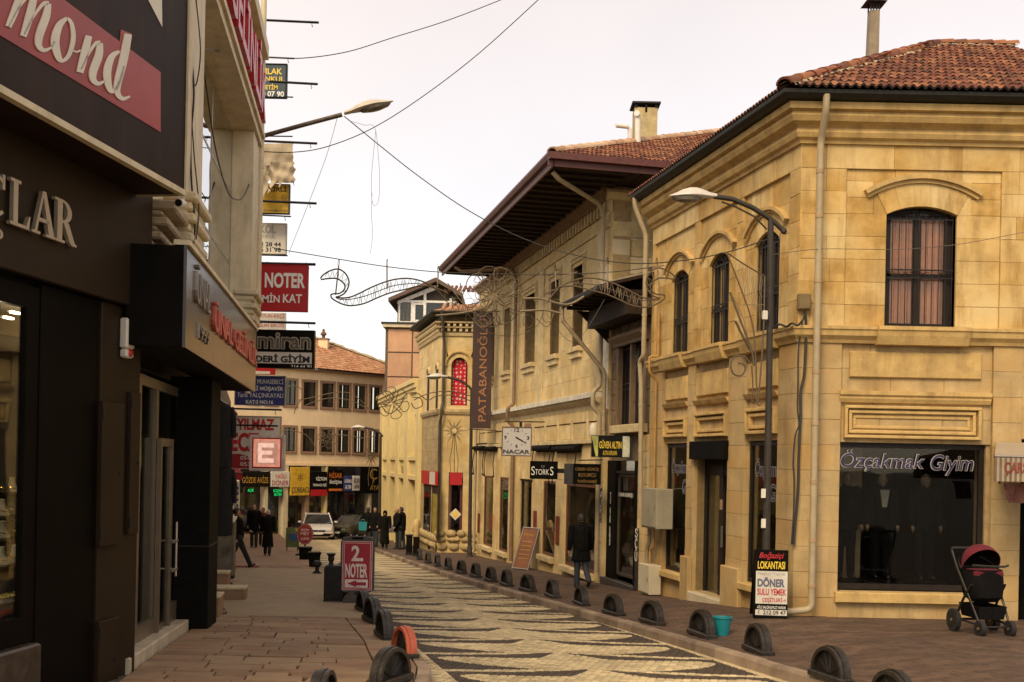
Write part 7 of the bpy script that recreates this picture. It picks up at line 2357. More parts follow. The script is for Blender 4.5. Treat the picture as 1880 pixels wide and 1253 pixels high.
for (py, z) in ((905, .0), (960, .0)):
	q = P(1401, py, 16.55) - g
	MB().bbox(q.x - .035, q.x + .035, q.y - .03, q.y - .012, q.z - .08, q.z + .06, .003).obj('torn_sticker', white_board, lp1)
g = G(862, 1022)
lamp('street_lamp', 'slim street lamp beside the tall brown banner', g, g.y, [(866, 712), (863, 1022)], [(869, 722), (862, 711), (845, 699), (818, 692)], ((822, 692), (782, 692)), .075, .16)
g = G(695, 1004)
lamp('street_lamp', 'farthest street lamp where the yellow ribbed house ends', Vector((P(697, 960, 56).x, 56, gz(-7, 56))), 56, [(699, 800), (695, 990)], [(703, 802), (697, 795), (684, 788), (668, 785)], ((670, 785), (645, 785)), .09, .2)
o_ = P(484, 250, 21.5)
lpL = lamp('street_lamp', 'old street lamp on a long sloping arm over the left pavement', o_, 21.5, None, [(450, 262), (484, 250), (560, 229), (628, 211)], ((632, 209), (722, 186)), .07, .17, M('rusty_arm', (.09, .065, .045), .6, .3, ns=9, na=.4), M('yellowed_lamp_shell', (.52, .46, .36), .45, ns=4, na=.15, streak=.3))
# ---- rain pipes of the right side
s_p = FF.s_at(1502, 400, .14)
s_q = FF.s_at(1485, 1000, .14)
pipe([FF.W(s_p, .47, ZC + .60), FF.W(s_p, .45, ZC + .36), FF.W(s_p, .20, ZC - .02), FF.W(s_p, .20, gz(4.7, 16.8) + .12), FF.W(s_p + .5, .18, gz(4.4, 16.8) + .06)], .054, 'rain_pipe', 'cream rain pipe on the front of the corner house beside the big window', pipe_cream, collars=(ZC - .5, 5.6, 4.6, 3.2, 2.4, 1.5, .6, -.1), rmat=M('rusty_collar', (.36, .24, .13), .7))
s_p = SA_END - .10
pipe([FA.W(s_p, .47, ZC + .60), FA.W(s_p, .46, ZC + .42), FA.W(s_p, .20, ZC - .18), FA.W(s_p, .20, ZB1 + .10), FA.W(s_p + .18, .22, ZB1 + .02), FA.W(s_p + .18, .18, ZB0 - .25), FA.W(s_p + .12, .16, .75)], .052, 'rain_pipe', 'cream rain pipe between the corner house and the narrow house', pipe_cream, collars=(5.8, 4.9, 3.0, 2.0))
s_p = sA(1208, 800)
pipe([FA.W(s_p - .02, .04, 4.9), FA.W(s_p - .02, .04, ZB1 + .06), FA.W(s_p, .22, ZB1 + .06), FA.W(s_p, .22, ZB0 - .05), FA.W(s_p + .02, .06, ZB0 - .2), FA.W(s_p + .02, .06, .9)], .03, 'gas_pipe', 'thin ochre gas pipe beside the far shop window of the corner house', pipe_orange, 'gas pipe')
s_p = SC2 + .06
zbl = ZBT
pipe([FA.W(sn + .35, OV - .1, ZE2 - .28), FA.W(sn + .38, OV - .25, ZE2 - .42), FA.W(s_p + .1, .30, 8.0), FA.W(s_p + .1, .16, 7.8), FA.W(s_p + .1, .16, zbl + .1), FA.W(s_p + .1, .33, zbl - .02), FA.W(s_p + .1, .33, ZBB - .1), FA.W(s_p + .1, .16, ZBB - .24), FA.W(s_p + .1, .16, zg + .2)], .055, 'rain_pipe', 'cream rain pipe at the near corner of the wide eaved house', pipe_cream, collars=(7.0, 5.5, 2.2, 1.2))
s_p = FA.s_at(947, 600, .1)
pipe([FA.W(s_p + 1.6, OV - .1, ZE2 - .3), FA.W(s_p + 1.5, OV - .3, ZE2 - .45), FA.W(s_p, .28, 8.0), FA.W(s_p, .12, 7.7), FA.W(s_p, .12, zbl + .1), FA.W(s_p, .33, zbl - .02), FA.W(s_p, .33, ZBB - .12), FA.W(s_p - .06, .14, ZBB - .28), FA.W(s_p - .1, .14, gz(FA.W(s_p, 0, 0).x, FA.W(s_p, 0, 0).y) + .1)], .06, 'rain_pipe', 'brown rain pipe halfway along the wide eaved house', M('brown_pipe', (.20, .12, .065), .6, ns=5, streak=.3), collars=(6.5, 5.5, 2.0, 1.0))
s_p = pb - .05
pipe([FA.W(s_p, 1.17, pz0 - .05), FA.W(s_p, 1.17, pz0 - .35), FA.W(SC2 - .12, .14, FA.z_at(1110, 686)), FA.W(SC2 - .12, .14, FA.z_at(1110, 792))], .05, 'rain_pipe', 'slanting rain pipe dropping from the dark porch roof', M('weathered_pipe', (.30, .22, .13), .6, ns=6, na=.3, streak=.4))
pipe([F3.W(F3.L - .05, .44, zt3 - .02), F3.W(F3.L - .12, .3, zc3 + .1), F3.W(F3.L - .15, .12, zc3 - .3), F3.W(F3.L - .15, .12, zb3 + .2), F3.W(F3.L - .1, .24, zb3), F3.W(F3.L - .1, .24, zb3 - .3), F3.W(F3.L - .05, .12, zb3 - .6), F3.W(F3.L - .05, .14, tz(990))], .06, 'rain_pipe', 'black rain pipe on the corner of the red curtain house', M('black_pipe', (.06, .045, .03), .5))
s_p = FA.s_at(872, 900, .1)
pipe([FA.W(s_p, .1, FA.z_at(872, 775)), FA.W(s_p, .1, FA.z_at(872, 1012)), FA.W(s_p - .1, .35, FA.z_at(872, 1018))], .055, 'rain_pipe', 'ochre rain pipe at the far end of the wide eaved house', pipe_cream, collars=(.6, -.2))
# cabinets
def cabinet(name, label, l, r, t, b_, off, d, mat, rooflip=False):
	s0, s1 = FA.s_at(r, (t + b_) / 2, off), FA.s_at(l, (t + b_) / 2, off)
	z0, z1 = FA.z_at((l + r) / 2, b_, off), FA.z_at((l + r) / 2, t, off)
	o = thing(name, label, 'cabinet', tuple(FA.W((s0 + s1) / 2, off, z0)), FA.rot)
	w = (s1 - s0) / 2
	MB().bbox(-w, w, -d, 0, 0, z1 - z0, .012).obj('case', mat, o)
	MB().bbox(-w + .03, w - .03, .001, .014, .03, z1 - z0 - .03, .006).obj('door', mat, o)
	MB().box(-w + .05, -w + .07, .015, .03, (z1 - z0) * .45, (z1 - z0) * .6).obj('latch', steel, o)
	for k in range(3): MB().ball((w - .06, .016, (z1 - z0) * (.2 + .3 * k)), .008, .006, .008, 6, 4).obj('screw', iron, o)
	return o
cab_m = M('olive_grey_cabinet', (.30, .26, .18), .5, ns=3, na=.15, streak=.4)
cabinet('meter_cabinet', 'olive grey electric cabinet hung between the narrow shop and the corner house', 1178, 1205, 897, 970, .36, .36, cab_m)
cabinet('gas_box', 'low cream gas box standing at the foot of the corner house', 1172, 1192, 1036, 1090, .30, .26, M('cream_plastic', (.55, .47, .33), .5, ns=3, na=.1, streak=.2))
s_p = FA.s_at(1192, 1000, .15)
pipe([FA.W(s_p, .15, FA.z_at(1192, 966)), FA.W(s_p, .15, FA.z_at(1192, 990)), FA.W(s_p + .12, .16, FA.z_at(1186, 1005)), FA.W(s_p + .12, .16, FA.z_at(1186, 1040))], .045, 'conduit', 'grey conduit between the two cabinets by the narrow shop', M('grey_conduit', (.26, .2, .13), .6), 'conduit')
pipe([FA.W(s_p - .16, .12, FA.z_at(1199, 966)), FA.W(s_p - .16, .12, FA.z_at(1199, 1002)), FA.W(s_p - .02, .14, FA.z_at(1194, 1008)), FA.W(s_p - .02, .14, FA.z_at(1194, 1045))], .028, 'gas_pipe', 'short ochre gas pipe running into the cream gas box', pipe_orange, 'gas pipe')
# siren on the eaves house
al2 = thing('siren', 'white oval siren on the stone pier above the yellow and black sign', 'alarm', tuple(FA.W(FA.s_at(1087, 792, .1), .06, FA.z_at(1087, 800, .1))), FA.rot)
MB().lathe([(.001, 0), (.09, .0), (.11, .06), (.10, .22), (.06, .30), (.001, .31)], 12).obj('shell', white_board, al2, True); MB().box(-.05, .05, -.06, .02, -.08, .0).obj('mount', iron, al2)
# cables down the corner house
def cable(name, label, pts, r, mat=cable_m, cat='cable', group=None, loc=None):
	"""smooth cable through world points"""
	p = [Vector(q) for q in pts]
	out = []
	for i in range(len(p) - 1):
		p0, p1, p2, p3 = p[max(i - 1, 0)], p[i], p[i + 1], p[min(i + 2, len(p) - 1)]
		for k in range(6):
			t = k / 6
			out.append(.5 * ((2 * p1) + (p2 - p0) * t + (2 * p0 - 5 * p1 + 4 * p2 - p3) * t * t + (3 * p1 - p0 - 3 * p2 + p3) * t ** 3))
	out.append(p[-1])
	o = p[-1]
	ob = MB().tube([q - o for q in out], r, 5).obj(name, mat, None, True)
	ob.location = o
	return tag(ob, label, cat, group)
def onF(pts, off): return [FF.W(FF.s_at(x, y, off), off, FF.z_at(x, y, off)) for x, y in pts]
cable('wall_cable', 'thick black cable bundle down the corner of the corner house', onF([(1478, 572), (1480, 600), (1479, 640), (1476, 690), (1470, 720), (1470, 760), (1468, 800), (1466, 850), (1465, 900), (1460, 960), (1457, 1000)], .06), .022)
cable('wall_cable', 'thinner looping black cable beside the thick cable bundle', onF([(1474, 585), (1466, 640), (1465, 700), (1464, 750), (1467, 780), (1460, 800), (1456, 850), (1458, 880), (1457, 940), (1453, 1000)], .075), .013)
cable('wall_cable', 'tangled black cable lying on the string course of the corner house', [FA.W(FA.s_at(x, y, .18), .18, FA.z_at(x, y, .18)) for x, y in ((1420, 602), (1432, 596), (1444, 600), (1454, 594), (1464, 598))] + onF([(1472, 590), (1478, 580)], .16), .018)
jb = thing('junction_box', 'small olive junction box at the corner above the cable bundle', 'junction box', tuple(FF.W(FF.s_at(1475, 570, .05), .012, FF.z_at(1475, 570, .05))), math.pi)
MB().bbox(-.10, .10, 0, .11, 0, .25, .012).obj('case', M('olive_box', (.16, .11, .04), .6), jb); MB().box(-.085, .085, .111, .118, .02, .23).obj('lid', M('olive_box', (.16, .11, .04), .6), jb)
# ---- striped awning at the right edge
aw_ = thing('striped_awning', 'small pale striped shop awning with red print at the right edge', 'awning', (7.9, 16.95, 1.72 + .02), math.pi)
A0 = P(1826, 838, 15.6); A1 = P(1838, 812, 16.9)
lx = aw_.location.x; Lh = lx - A0.x
zt_, zb_ = A1.z - aw_.location.z, A0.z - aw_.location.z
drop = A0.z - P(1826, 884, 15.6).z
n = 14
stripe = M('awning_stripe', (.16, .11, .065), .85); canvas = M('awning_canvas', (.34, .27, .185), .85, ns=3, na=.12, streak=.3)
x0, x1 = -1.4, Lh
MB().add([(x0, 0, zt_), (x1 - .62, 0, zt_), (x1, 1.35, zb_), (x0, 1.35, zb_)], [(0, 1, 2, 3)]).obj('canopy', canvas, aw_)
MB().add([(x1 - .62, 0, zt_), (x1, 1.35, zb_), (x1 - .6, 0, zb_ - .05)], [(0, 1, 2)]).obj('side_panel', canvas, aw_)
k = 0
x = x1
while x > x0:
	MB().box(x - .035, x, 1.335, 1.35, zb_ - drop, zb_).obj('valance_strip', canvas if k % 2 else stripe, aw_)
	x -= .036; k += 1
text(aw_, 'ÇARŞI', x1 - .14, x1 - .52, zb_ - drop * .78, zb_ - drop * .2, 1.352, M('awning_red', (.20, .035, .022), .8), bold=.03)
MB().tube([(x0, 1.34, zb_), (x1, 1.34, zb_)], .02, 8).obj('front_bar', steel, aw_)
MB().tube([(x1 - .66, .05, zb_ - .4), (x1 - .06, 1.3, zb_ - .02)], .015, 6).obj('arm', iron, aw_)
hang = thing('hanging_cloth', 'dusty pink cloth hanging under the striped awning', 'cloth', tuple(P(1862, 924, 16.2)))
o = hang.location
vs = []
for j in range(7):
	for i in range(9):
		w = P(1843 + 5 * i + 1.5 * j * (1 if i < 2 else 0), 888 + 36 * j / 6, 16.2)
		vs.append((w.x - o.x, w.y - o.y + .05 * math.sin(i * 1.3 + j * .5), w.z - o.z))
MB().add(vs, [(j * 9 + i, j * 9 + i + 1, j * 9 + i + 10, j * 9 + i + 9) for j in range(6) for i in range(8)]).obj('cloth', M('dusty_pink', (.30, .13, .10), .9, ns=6), hang, True)
# ---- left pavement odds and ends
g = G(413, 1062)
r = thing('sloped_cabinet', 'grimy grey street cabinet with sloped pale top by the left shops', 'cabinet', g, .14)
w, h = .42, 1.42
MB().bbox(-w / 2, w / 2, -.25, .25, .08, h * .93, .012).obj('case', M('grimy_grey', (.13, .105, .075), .7, ns=4, na=.4, streak=.5), r)
MB().add([(-w / 2 - .02, -.27, h * .93), (w / 2 + .02, -.27, h * .93), (w / 2 + .02, .27, h), (-w / 2 - .02, .27, h), (-w / 2 - .02, -.27, h * .95), (w / 2 + .02, -.27, h * .95), (w / 2 + .02, .27, h * 1.02), (-w / 2 - .02, .27, h * 1.02)], [(3, 2, 1, 0), (4, 5, 6, 7), (0, 1, 5, 4), (1, 2, 6, 5), (2, 3, 7, 6), (3, 0, 4, 7)]).obj('sloped_top', cream_paint, r)
MB().box(-w / 2 + .04, w / 2 - .04, -.262, -.251, .25, 1.0).obj('door', M('grimy_door', (.16, .13, .09), .7, ns=5, na=.5), r)
MB().box(-w / 2, w / 2, -.2, .2, 0, .08).obj('foot', iron, r)
for (px, py, w, d, h, lb) in ((424, 1100, .55, .4, .24, 'cream topped step block nearest the viewer on the left pavement'), (404, 1090, .34, .4, .44, 'taller cream topped step block against the black column'), (396, 1130, .16, .5, .34, 'narrow cream stone block at the foot of the black column')):
	g = G(px, py)
	r = thing('step_block', lb, 'step', g, .12)
	MB().bbox(-w / 2, w / 2, -d / 2, d / 2, 0, h - .05, .01).obj('body', slab_m, r); MB().bbox(-w / 2 - .01, w / 2 + .01, -d / 2 - .02, d / 2 + .01, h - .05, h, .01).obj('tread', M('cream_tread', (.50, .40, .24), .7, ns=5), r)
g = G(450, 1041)
r = thing('door_mat', 'small red mat on the pavement under the stepping man', 'mat', (g.x, g.y, g.z + .002), .05)
MB().add([(-.38, -.22, .0 + .22 * SLOPE), (.38, -.22, .22 * SLOPE), (.38, .22, -.22 * SLOPE), (-.38, .22, -.22 * SLOPE)] + [(x * .98, y * .98, z + .018) for x, y, z in ((-.38, -.22, .22 * SLOPE), (.38, -.22, .22 * SLOPE), (.38, .22, -.22 * SLOPE), (-.38, .22, -.22 * SLOPE))], [(3, 2, 1, 0), (4, 5, 6, 7), (0, 1, 5, 4), (1, 2, 6, 5), (2, 3, 7, 6), (3, 0, 4, 7)]).obj('pile', M('red_mat', (.22, .02, .02), .95, ns=30, bump=.4), r)
Yr = 29.0
r = thing('red_awning', 'small red fabric awning over the left shops', 'awning', tuple(P(400, 878, Yr)))
o = r.location
q = [P(396, 852, Yr + .6), P(428, 849, Yr + .6), P(445, 868, Yr), P(396, 866, Yr), P(445, 882, Yr), P(396, 880, Yr)]
q = [v - o for v in q]
MB().add(q, [(0, 1, 2, 3), (3, 2, 4, 5), (1, 2, 4)]).obj('canopy', M('awning_red_cloth', (.40, .03, .04), .85, ns=4, na=.15), r)
MB().tube([q[3] + Vector((0, 0, 0)), q[2]], .015, 6).obj('front_bar', steel, r)
def hung_coat(px, t, b_, Y, w, label, mat=cloth_black):
	a = P(px, t, Y); h = a.z - P(px, b_, Y).z
	r = thing('hanging_coat', label, 'clothes', (a.x, a.y, a.z - h), .4, 'dark coats hanging outside the left shops')
	mb = MB()
	n = 14
	prof = [(.02, h), (.05, h - .03), (w * .42, h - .10), (w * .5, h - .18), (w * .44, h * .6), (w * .48, h * .3), (w * .52, 0.02), (w * .3, 0)]
	vs = []
	for (rr, z) in prof:
		for k in range(n):
			an = 2 * math.pi * k / n
			f = 1 + (.12 * math.sin(5 * an + z * 3) if z < h * .7 else 0)
			vs.append((rr * f * math.cos(an), rr * .42 * f * math.sin(an), z))
	fs = [(j * n + k, j * n + (k + 1) % n, (j + 1) * n + (k + 1) % n, (j + 1) * n + k) for j in range(len(prof) - 1) for k in range(n)]
	mb.add(vs, fs).obj('coat_body', mat, r, True)
	for s in (-1, 1): MB().tube([(s * w * .44, 0, h - .14), (s * w * .56, 0, h * .72), (s * w * .58, .02, h * .45)], [.06, .065, .05], 8).obj('sleeve', mat, r, True)
	MB().tube([(-w * .3, 0, h - .08), (0, 0, h + .02), (w * .3, 0, h - .08)], .008, 5).obj('hanger', steel, r, True)
	MB().tube([(0, 0, h + .02), (.02, 0, h + .07), (0, 0, h + .10)], .006, 5).obj('hook', steel, r, True)
hung_coat(404, 735, 860, 22.5, .5, 'black coat hanging highest beside the black column')
hung_coat(406, 850, 985, 23.0, .5, 'long black coat hanging lower beside the black column')
hung_coat(413, 745, 800, 27.0, .45, 'brown jacket hanging behind the black coats', M('brown_jacket', (.12, .045, .02), .8, ns=9, na=.3))
b = Board('feather_banner', 'narrow white vertical banner beside the left shops', 'banner', 432, 439, 884, 952, 31, .5)
bb = MB()
vs = []
for j in range(13):
	z = b.h * j / 12; wv = .03 * math.sin(j * .8)
	vs += [(-b.w / 2, wv, z), (b.w / 2, -wv * .6, z)]
bb.add(vs, [(2 * j, 2 * j + 1, 2 * j + 3, 2 * j + 2) for j in range(12)]).obj('cloth', white_board, b.root)
MB().tube([(b.w / 2 + .01, 0, -1.0), (b.w / 2 + .01, 0, b.h)], .014, 6).obj('pole', iron, b.root)
for k in range(5): MB().box(-.03, .03, .045, .05, b.h * (.15 + .16 * k), b.h * (.22 + .16 * k)).obj('print_mark', blue_face, b.root)
# ================================================================ PEOPLE
def fused(mb, name, mat, parent, voxel=.014, smooth=4):
	"""melts overlapping limbs into one continuous surface"""
	o = mb.obj(name, mat, parent, True)
	m = o.modifiers.new('fuse', 'REMESH'); m.mode = 'VOXEL'; m.voxel_size = voxel; m.use_smooth_shade = True
	s = o.modifiers.new('soften', 'SMOOTH'); s.iterations = smooth; s.factor = .5
	bpy.context.view_layer.update()
	dg = bpy.context.evaluated_depsgraph_get()
	me = bpy.data.meshes.new_from_object(o.evaluated_get(dg))
	o.modifiers.clear()
	old = o.data
	o.data = me
	me.name = name
	if not me.materials: me.materials.append(mat)
	bpy.data.meshes.remove(old)
	return o
skin_m = M('skin', (.36, .19, .12), .55, ns=6, na=.1)
hair_dark = M('dark_hair', (.018, .012, .009), .6, ns=30, na=.4, bump=.4)
hair_grey = M('grey_hair', (.16, .14, .12), .7, ns=30, na=.3, bump=.4)
shoe_m = M('black_shoe', (.012, .010, .009), .4)
jean = M('blue_jeans', (.022, .028, .042), .85, ns=20, na=.3)
dark_trouser = M('dark_trousers', (.016, .014, .013), .9, ns=12, na=.3)
black_coat = M('black_wool_coat', (.007, .0065, .006), .95, spec=.1, ns=10, na=.4, bump=.3, bs=40)
def dirv(pitch, yaw=0.0, side=0.0):
	"""limb direction: pitch swings it forward (+y) from hanging down"""
	return Vector((math.sin(side), math.sin(pitch) * math.cos(side), -math.cos(pitch) * math.cos(side)))
def person(label, at, rot, H=1.72, cat='person', coat=black_coat, trousers=dark_trouser, coat_len=.46, legs=((.15, .05), (-.2, .5)), arms=((.1, .25), (-.1, .2)), lean=.03, hair=hair_dark, head_turn=0.0, build=1.0, name='person', bald=False, hat=None, scarf=None, group=None, base_skin=skin_m, voxel=.016):
	"""figure facing local +y, feet at the origin. legs/arms: (swing of the upper limb, bend of the lower)"""
	r = thing(name, label, cat, at, rot, group)
	k = H / 1.72
	hipz = .90 * k
	pel = Vector((0, 0, hipz))
	up = Vector((0, math.sin(lean), math.cos(lean)))
	che = pel + up * .42 * k
	neck = pel + up * .56 * k
	head = pel + up * .70 * k + Vector((0, .02, 0))
	L1, L2 = .43 * k, .41 * k
	feet, knees, hips = [], [], []
	for s, (sw, bend) in zip((-1, 1), legs):
		h = pel + Vector((s * .09 * k, 0, 0))
		kn = h + dirv(sw) * L1
		an = kn + dirv(sw - bend) * L2
		hips.append(h); knees.append(kn); feet.append((an, sw - bend))
	low = min(f[0].z for f in feet) - .075 * k
	shift = Vector((0, 0, -low))
	mv = lambda v: v + shift
	# body: one continuous figure
	b = MB()
	b.capsule(mv(pel + up * .05), .13 * k * build, mv(che), .145 * k * build)
	b.capsule(mv(pel + Vector((-.05, 0, .02))), .115 * k, mv(pel + Vector((.05, 0, .02))), .115 * k)
	b.capsule(mv(che), .06 * k, mv(neck + up * .03), .055 * k)
	sh = []
	hands = []
	for s, (sw, bend) in zip((-1, 1), arms):
		S = che + up * .10 * k + Vector((s * .185 * k * build, 0, 0))
		el = S + dirv(sw, 0, s * .16) * .29 * k
		ha = el + dirv(sw + bend, 0, s * .04) * .25 * k
		sh.append((S, el, ha))
		b.capsule(mv(che + up * .08 * k), .08 * k, mv(S), .06 * k)
		b.capsule(mv(S), .055 * k, mv(el), .042 * k); b.capsule(mv(el), .042 * k, mv(ha), .030 * k)
		d = (ha - el).normalized()
		b.capsule(mv(ha), .028 * k, mv(ha + d * .07 * k), .034 * k)
		for f in range(4):
			o_ = ha + d * .085 * k + Vector((0, (f - 1.5) * .018 * k, 0))
			l_ = (.055, .065, .06, .045)[f] * k
			t_ = o_ + d * l_ + Vector((-s * .012, 0, 0))
			b.capsule(mv(o_), .010 * k, mv(t_), .008 * k, 6)
		b.capsule(mv(ha + d * .03 * k + Vector((0, .02 * k, 0))), .011 * k, mv(ha + d * .08 * k + Vector((-s * .01, .045 * k, 0))), .009 * k, 6)
		hands.append(ha)
	for s, h, kn, (an, a) in zip((-1, 1), hips, knees, feet):
		b.capsule(mv(h), .085 * k, mv(kn), .055 * k); b.capsule(mv(kn), .055 * k, mv(an), .038 * k)
	hc = mv(head)
	ht = Matrix.Rotation(head_turn, 3, 'Z')
	b.ball(hc + Vector((0, .0, .01)), .078 * k, .095 * k, .115 * k, 16, 12)
	b.capsule(hc + ht @ Vector((0, .035, -.055)) * k, .05 * k, hc + ht @ Vector((0, .05, -.075)) * k, .036 * k)
	b.capsule(hc + ht @ Vector((0, .088, .015)) * k, .010 * k, hc + ht @ Vector((0, .108, -.018)) * k, .015 * k, 6)
	for s in (-1, 1): b.capsule(hc + ht @ Vector((s * .078, 0, .012)) * k, .014 * k, hc + ht @ Vector((s * .082, -.008, -.02)) * k, .011 * k, 6)
	bo = fused(b, 'body', base_skin, r, voxel, 3)
	for s in (-1, 1):
		MB().ball(hc + ht @ Vector((s * .032, .086, .022)) * k, .012 * k, .008 * k, .008 * k, 8, 6).obj('eye', black_letter, r, True)
	MB().ball(hc + ht @ Vector((0, .092, -.05)) * k, .024 * k, .006 * k, .007 * k, 8, 6).obj('mouth', M('lip', (.24, .09, .07), .5), r, True)
	# trousers
	t = MB()
	t.capsule(mv(pel + Vector((-.055, 0, .02))), .125 * k, mv(pel + Vector((.055, 0, .02))), .125 * k)
	for s, h, kn, (an, a) in zip((-1, 1), hips, knees, feet):
		t.capsule(mv(h), .105 * k, mv(kn), .075 * k); t.capsule(mv(kn), .075 * k, mv(an + Vector((0, 0, .02))), .068 * k)
	fused(t, 'trousers', trousers, r, voxel, 3)
	for s, (an, a) in zip((-1, 1), feet):
		d = Vector((0, math.cos(a), math.sin(a)))
		n_ = Vector((0, -math.sin(a), math.cos(a)))
		c = mv(an) - n_ * .03 * k
		sm = MB(); sm.capsule(c - d * .045 * k, .045 * k, c + d * .12 * k - n_ * .008, .038 * k); sm.capsule(c, .05 * k, mv(an) + n_ * .03 * k, .05 * k)
		fused(sm, 'shoe', shoe_m, r, voxel, 2)
	# coat with sleeves
	c = MB()
	c.capsule(mv(pel + up * .06), .165 * k * build, mv(che), .175 * k * build)
	c.capsule(mv(che + up * .06 * k + Vector((-.11 * k * build, 0, 0))), .10 * k, mv(che + up * .06 * k + Vector((.11 * k * build, 0, 0))), .10 * k)
	for (S, el, ha) in sh:
		c.capsule(mv(S), .085 * k, mv(el), .068 * k); c.capsule(mv(el), .068 * k, mv(ha - (ha - el).normalized() * .02), .056 * k)
	c.capsule(mv(neck - up * .02), .085 * k, mv(neck + up * .03), .075 * k)
	# skirt of the coat as an open-bottomed cone of overlapping rods
	if coat_len > .05:
		for q in range(14):
			an = 2 * math.pi * q / 14
			top = pel + up * .08 + Vector((.10 * math.cos(an), .075 * math.sin(an), 0)) * k * build
			swing = .12 * math.sin(an) * max(abs(legs[0][0]), abs(legs[1][0]))
			bot = pel + Vector((.165 * math.cos(an), .125 * math.sin(an) + swing, -coat_len)) * k
			bot.x *= build
			c.capsule(mv(top), .06 * k, mv(bot), .042 * k, 8)
		c.capsule(mv(pel), .12 * k, mv(pel - Vector((0, 0, coat_len * .8)) * k), .11 * k)
	fused(c, 'coat', coat, r, voxel, 4)
	if not bald:
		hm = MB()
		vs = []; fs = []
		n, m = 16, 8
		for i in range(m + 1):
			th = math.radians(8 + 108 * i / m)
			for j in range(n):
				ph = 2 * math.pi * j / n
				y = math.cos(ph)
				cut = 1.0 if y < .15 else (.55 if y < .7 else .42)
				tt = th * cut
				vs.append(hc + ht @ (Vector((.088 * math.sin(tt) * math.sin(ph), -.107 * math.sin(tt) * math.cos(ph) * -1, .125 * math.cos(tt) + .012)) * k))
		for i in range(m):
			for j in range(n): fs.append((i * n + j, i * n + (j + 1) % n, (i + 1) * n + (j + 1) % n, (i + 1) * n + j))
		fs.append(tuple(range(n)))
		# mirrored so the short side is the forehead
		vs = [Vector((v.x, 2 * hc.y - v.y, v.z)) if False else v for v in vs]
		hm.add(vs, fs).obj('hair', hair, r, True)
	if hat is not None:
		hm = MB(); hm.ball(hc + Vector((0, -.01, .04)) * k, .10 * k, .115 * k, .10 * k, 14, 8); hm.capsule(hc + Vector((0, -.02, -.05)) * k, .095 * k, hc + Vector((0, -.02, .0)) * k, .10 * k)
		hm.obj('headscarf', hat, r, True)
	if scarf is not None:
		MB().tube([mv(neck) + Vector((.085 * math.cos(a), .07 * math.sin(a), .02)) * k for a in [2 * math.pi * q / 12 for q in range(12)]], .03 * k, 8, 0, False, True).obj('scarf', scarf, r, True)
	return r
def ground_at(px, py):
	return G(px, py)
R180 = math.pi
g = ground_at(1066, 1080)
person('man in a long black coat and jeans walking away along the right pavement', g, .24, 1.66, coat_len=.24, legs=((.05, .04), (-.12, .62)), arms=((.02, .12), (.10, .2)), trousers=jean, build=1.22, voxel=.012)
g = ground_at(437, 1043)
person('man in dark clothes stepping out onto the red mat', g, -1.2, 1.70, coat_len=.02, legs=((.42, .02), (-.35, .35)), arms=((.5, .7), (-.2, .3)), lean=-.12, voxel=.02)
g = ground_at(466, 1006)
person('man in a dark coat and trousers facing the viewer on the left pavement', g, R180, 1.74, coat_len=.20, legs=((.03, .0), (-.02, .05)), hair=hair_grey, bald=True, build=1.1, voxel=.02)
g = ground_at(482, 1003)
person('person with a red scarf partly hidden behind the woman in the long coat', g, R180 + .3, 1.62, coat_len=.30, scarf=M('red_scarf', (.30, .03, .02), .9), coat=M('brown_coat', (.06, .02, .012), .9), legs=((.05, .02), (-.1, .1)), voxel=.022)
g = ground_at(491, 1020)
person('woman in a long black coat with pale hair walking away on the left pavement', g, .1, 1.56, coat_len=.56, legs=((.10, .05), (-.12, .12)), hair=M('pale_hair', (.42, .36, .30), .8, ns=20), build=1.12, voxel=.02)
for (px, py, rot, H, lb, kw) in (
	(675, 1003, .4, 1.72, 'man in black with a teal bag near the dark car', {}),
	(689, 1004, 2.6, 1.74, 'tall man in black facing the street beside the man with the teal bag', dict(trousers=jean)),
	(706, 1008, R180, 1.60, 'woman all in long black by the right kerb', dict(coat_len=.66, hat=black_coat)),
	(729, 1008, 1.9, 1.72, 'bald man in black jacket holding a white bag by the right kerb', dict(bald=True, coat_len=.14)),
	(737, 1009, 1.3, 1.76, 'man in black jacket and blue jeans at the right end of the group', dict(trousers=jean, coat_len=.10))):
	g = ground_at(px, py)
	base = dict(coat_len=.16, legs=((.06, .03), (-.08, .06)), arms=((.1, .5), (-.05, .3)), voxel=.024, build=1.1)
	base.update(kw)
	person(lb, g, rot, H, **base)
def bag(px, py, label, mat):
	p = P(px, py, 46.5)
	r = thing('carrier_bag', label, 'bag', p)
	MB().add([(-.16, -.07, 0), (.16, -.07, 0), (.16, .07, 0), (-.16, .07, 0), (-.18, -.04, .36), (.18, -.04, .36), (.18, .04, .36), (-.18, .04, .36)], [(3, 2, 1, 0), (0, 1, 5, 4), (1, 2, 6, 5), (2, 3, 7, 6), (3, 0, 4, 7), (4, 5, 6, 7)]).obj('bag_body', mat, r)
	for y in (-.04, .04): MB().tube([(-.08, y, .36), (-.05, y, .46), (.05, y, .46), (.08, y, .36)], .01, 5).obj('handle', mat, r)
bag(720, 978, 'white carrier bag held by the bald man', white_paint); bag(666, 974, 'teal carrier bag held near the dark car', teal)
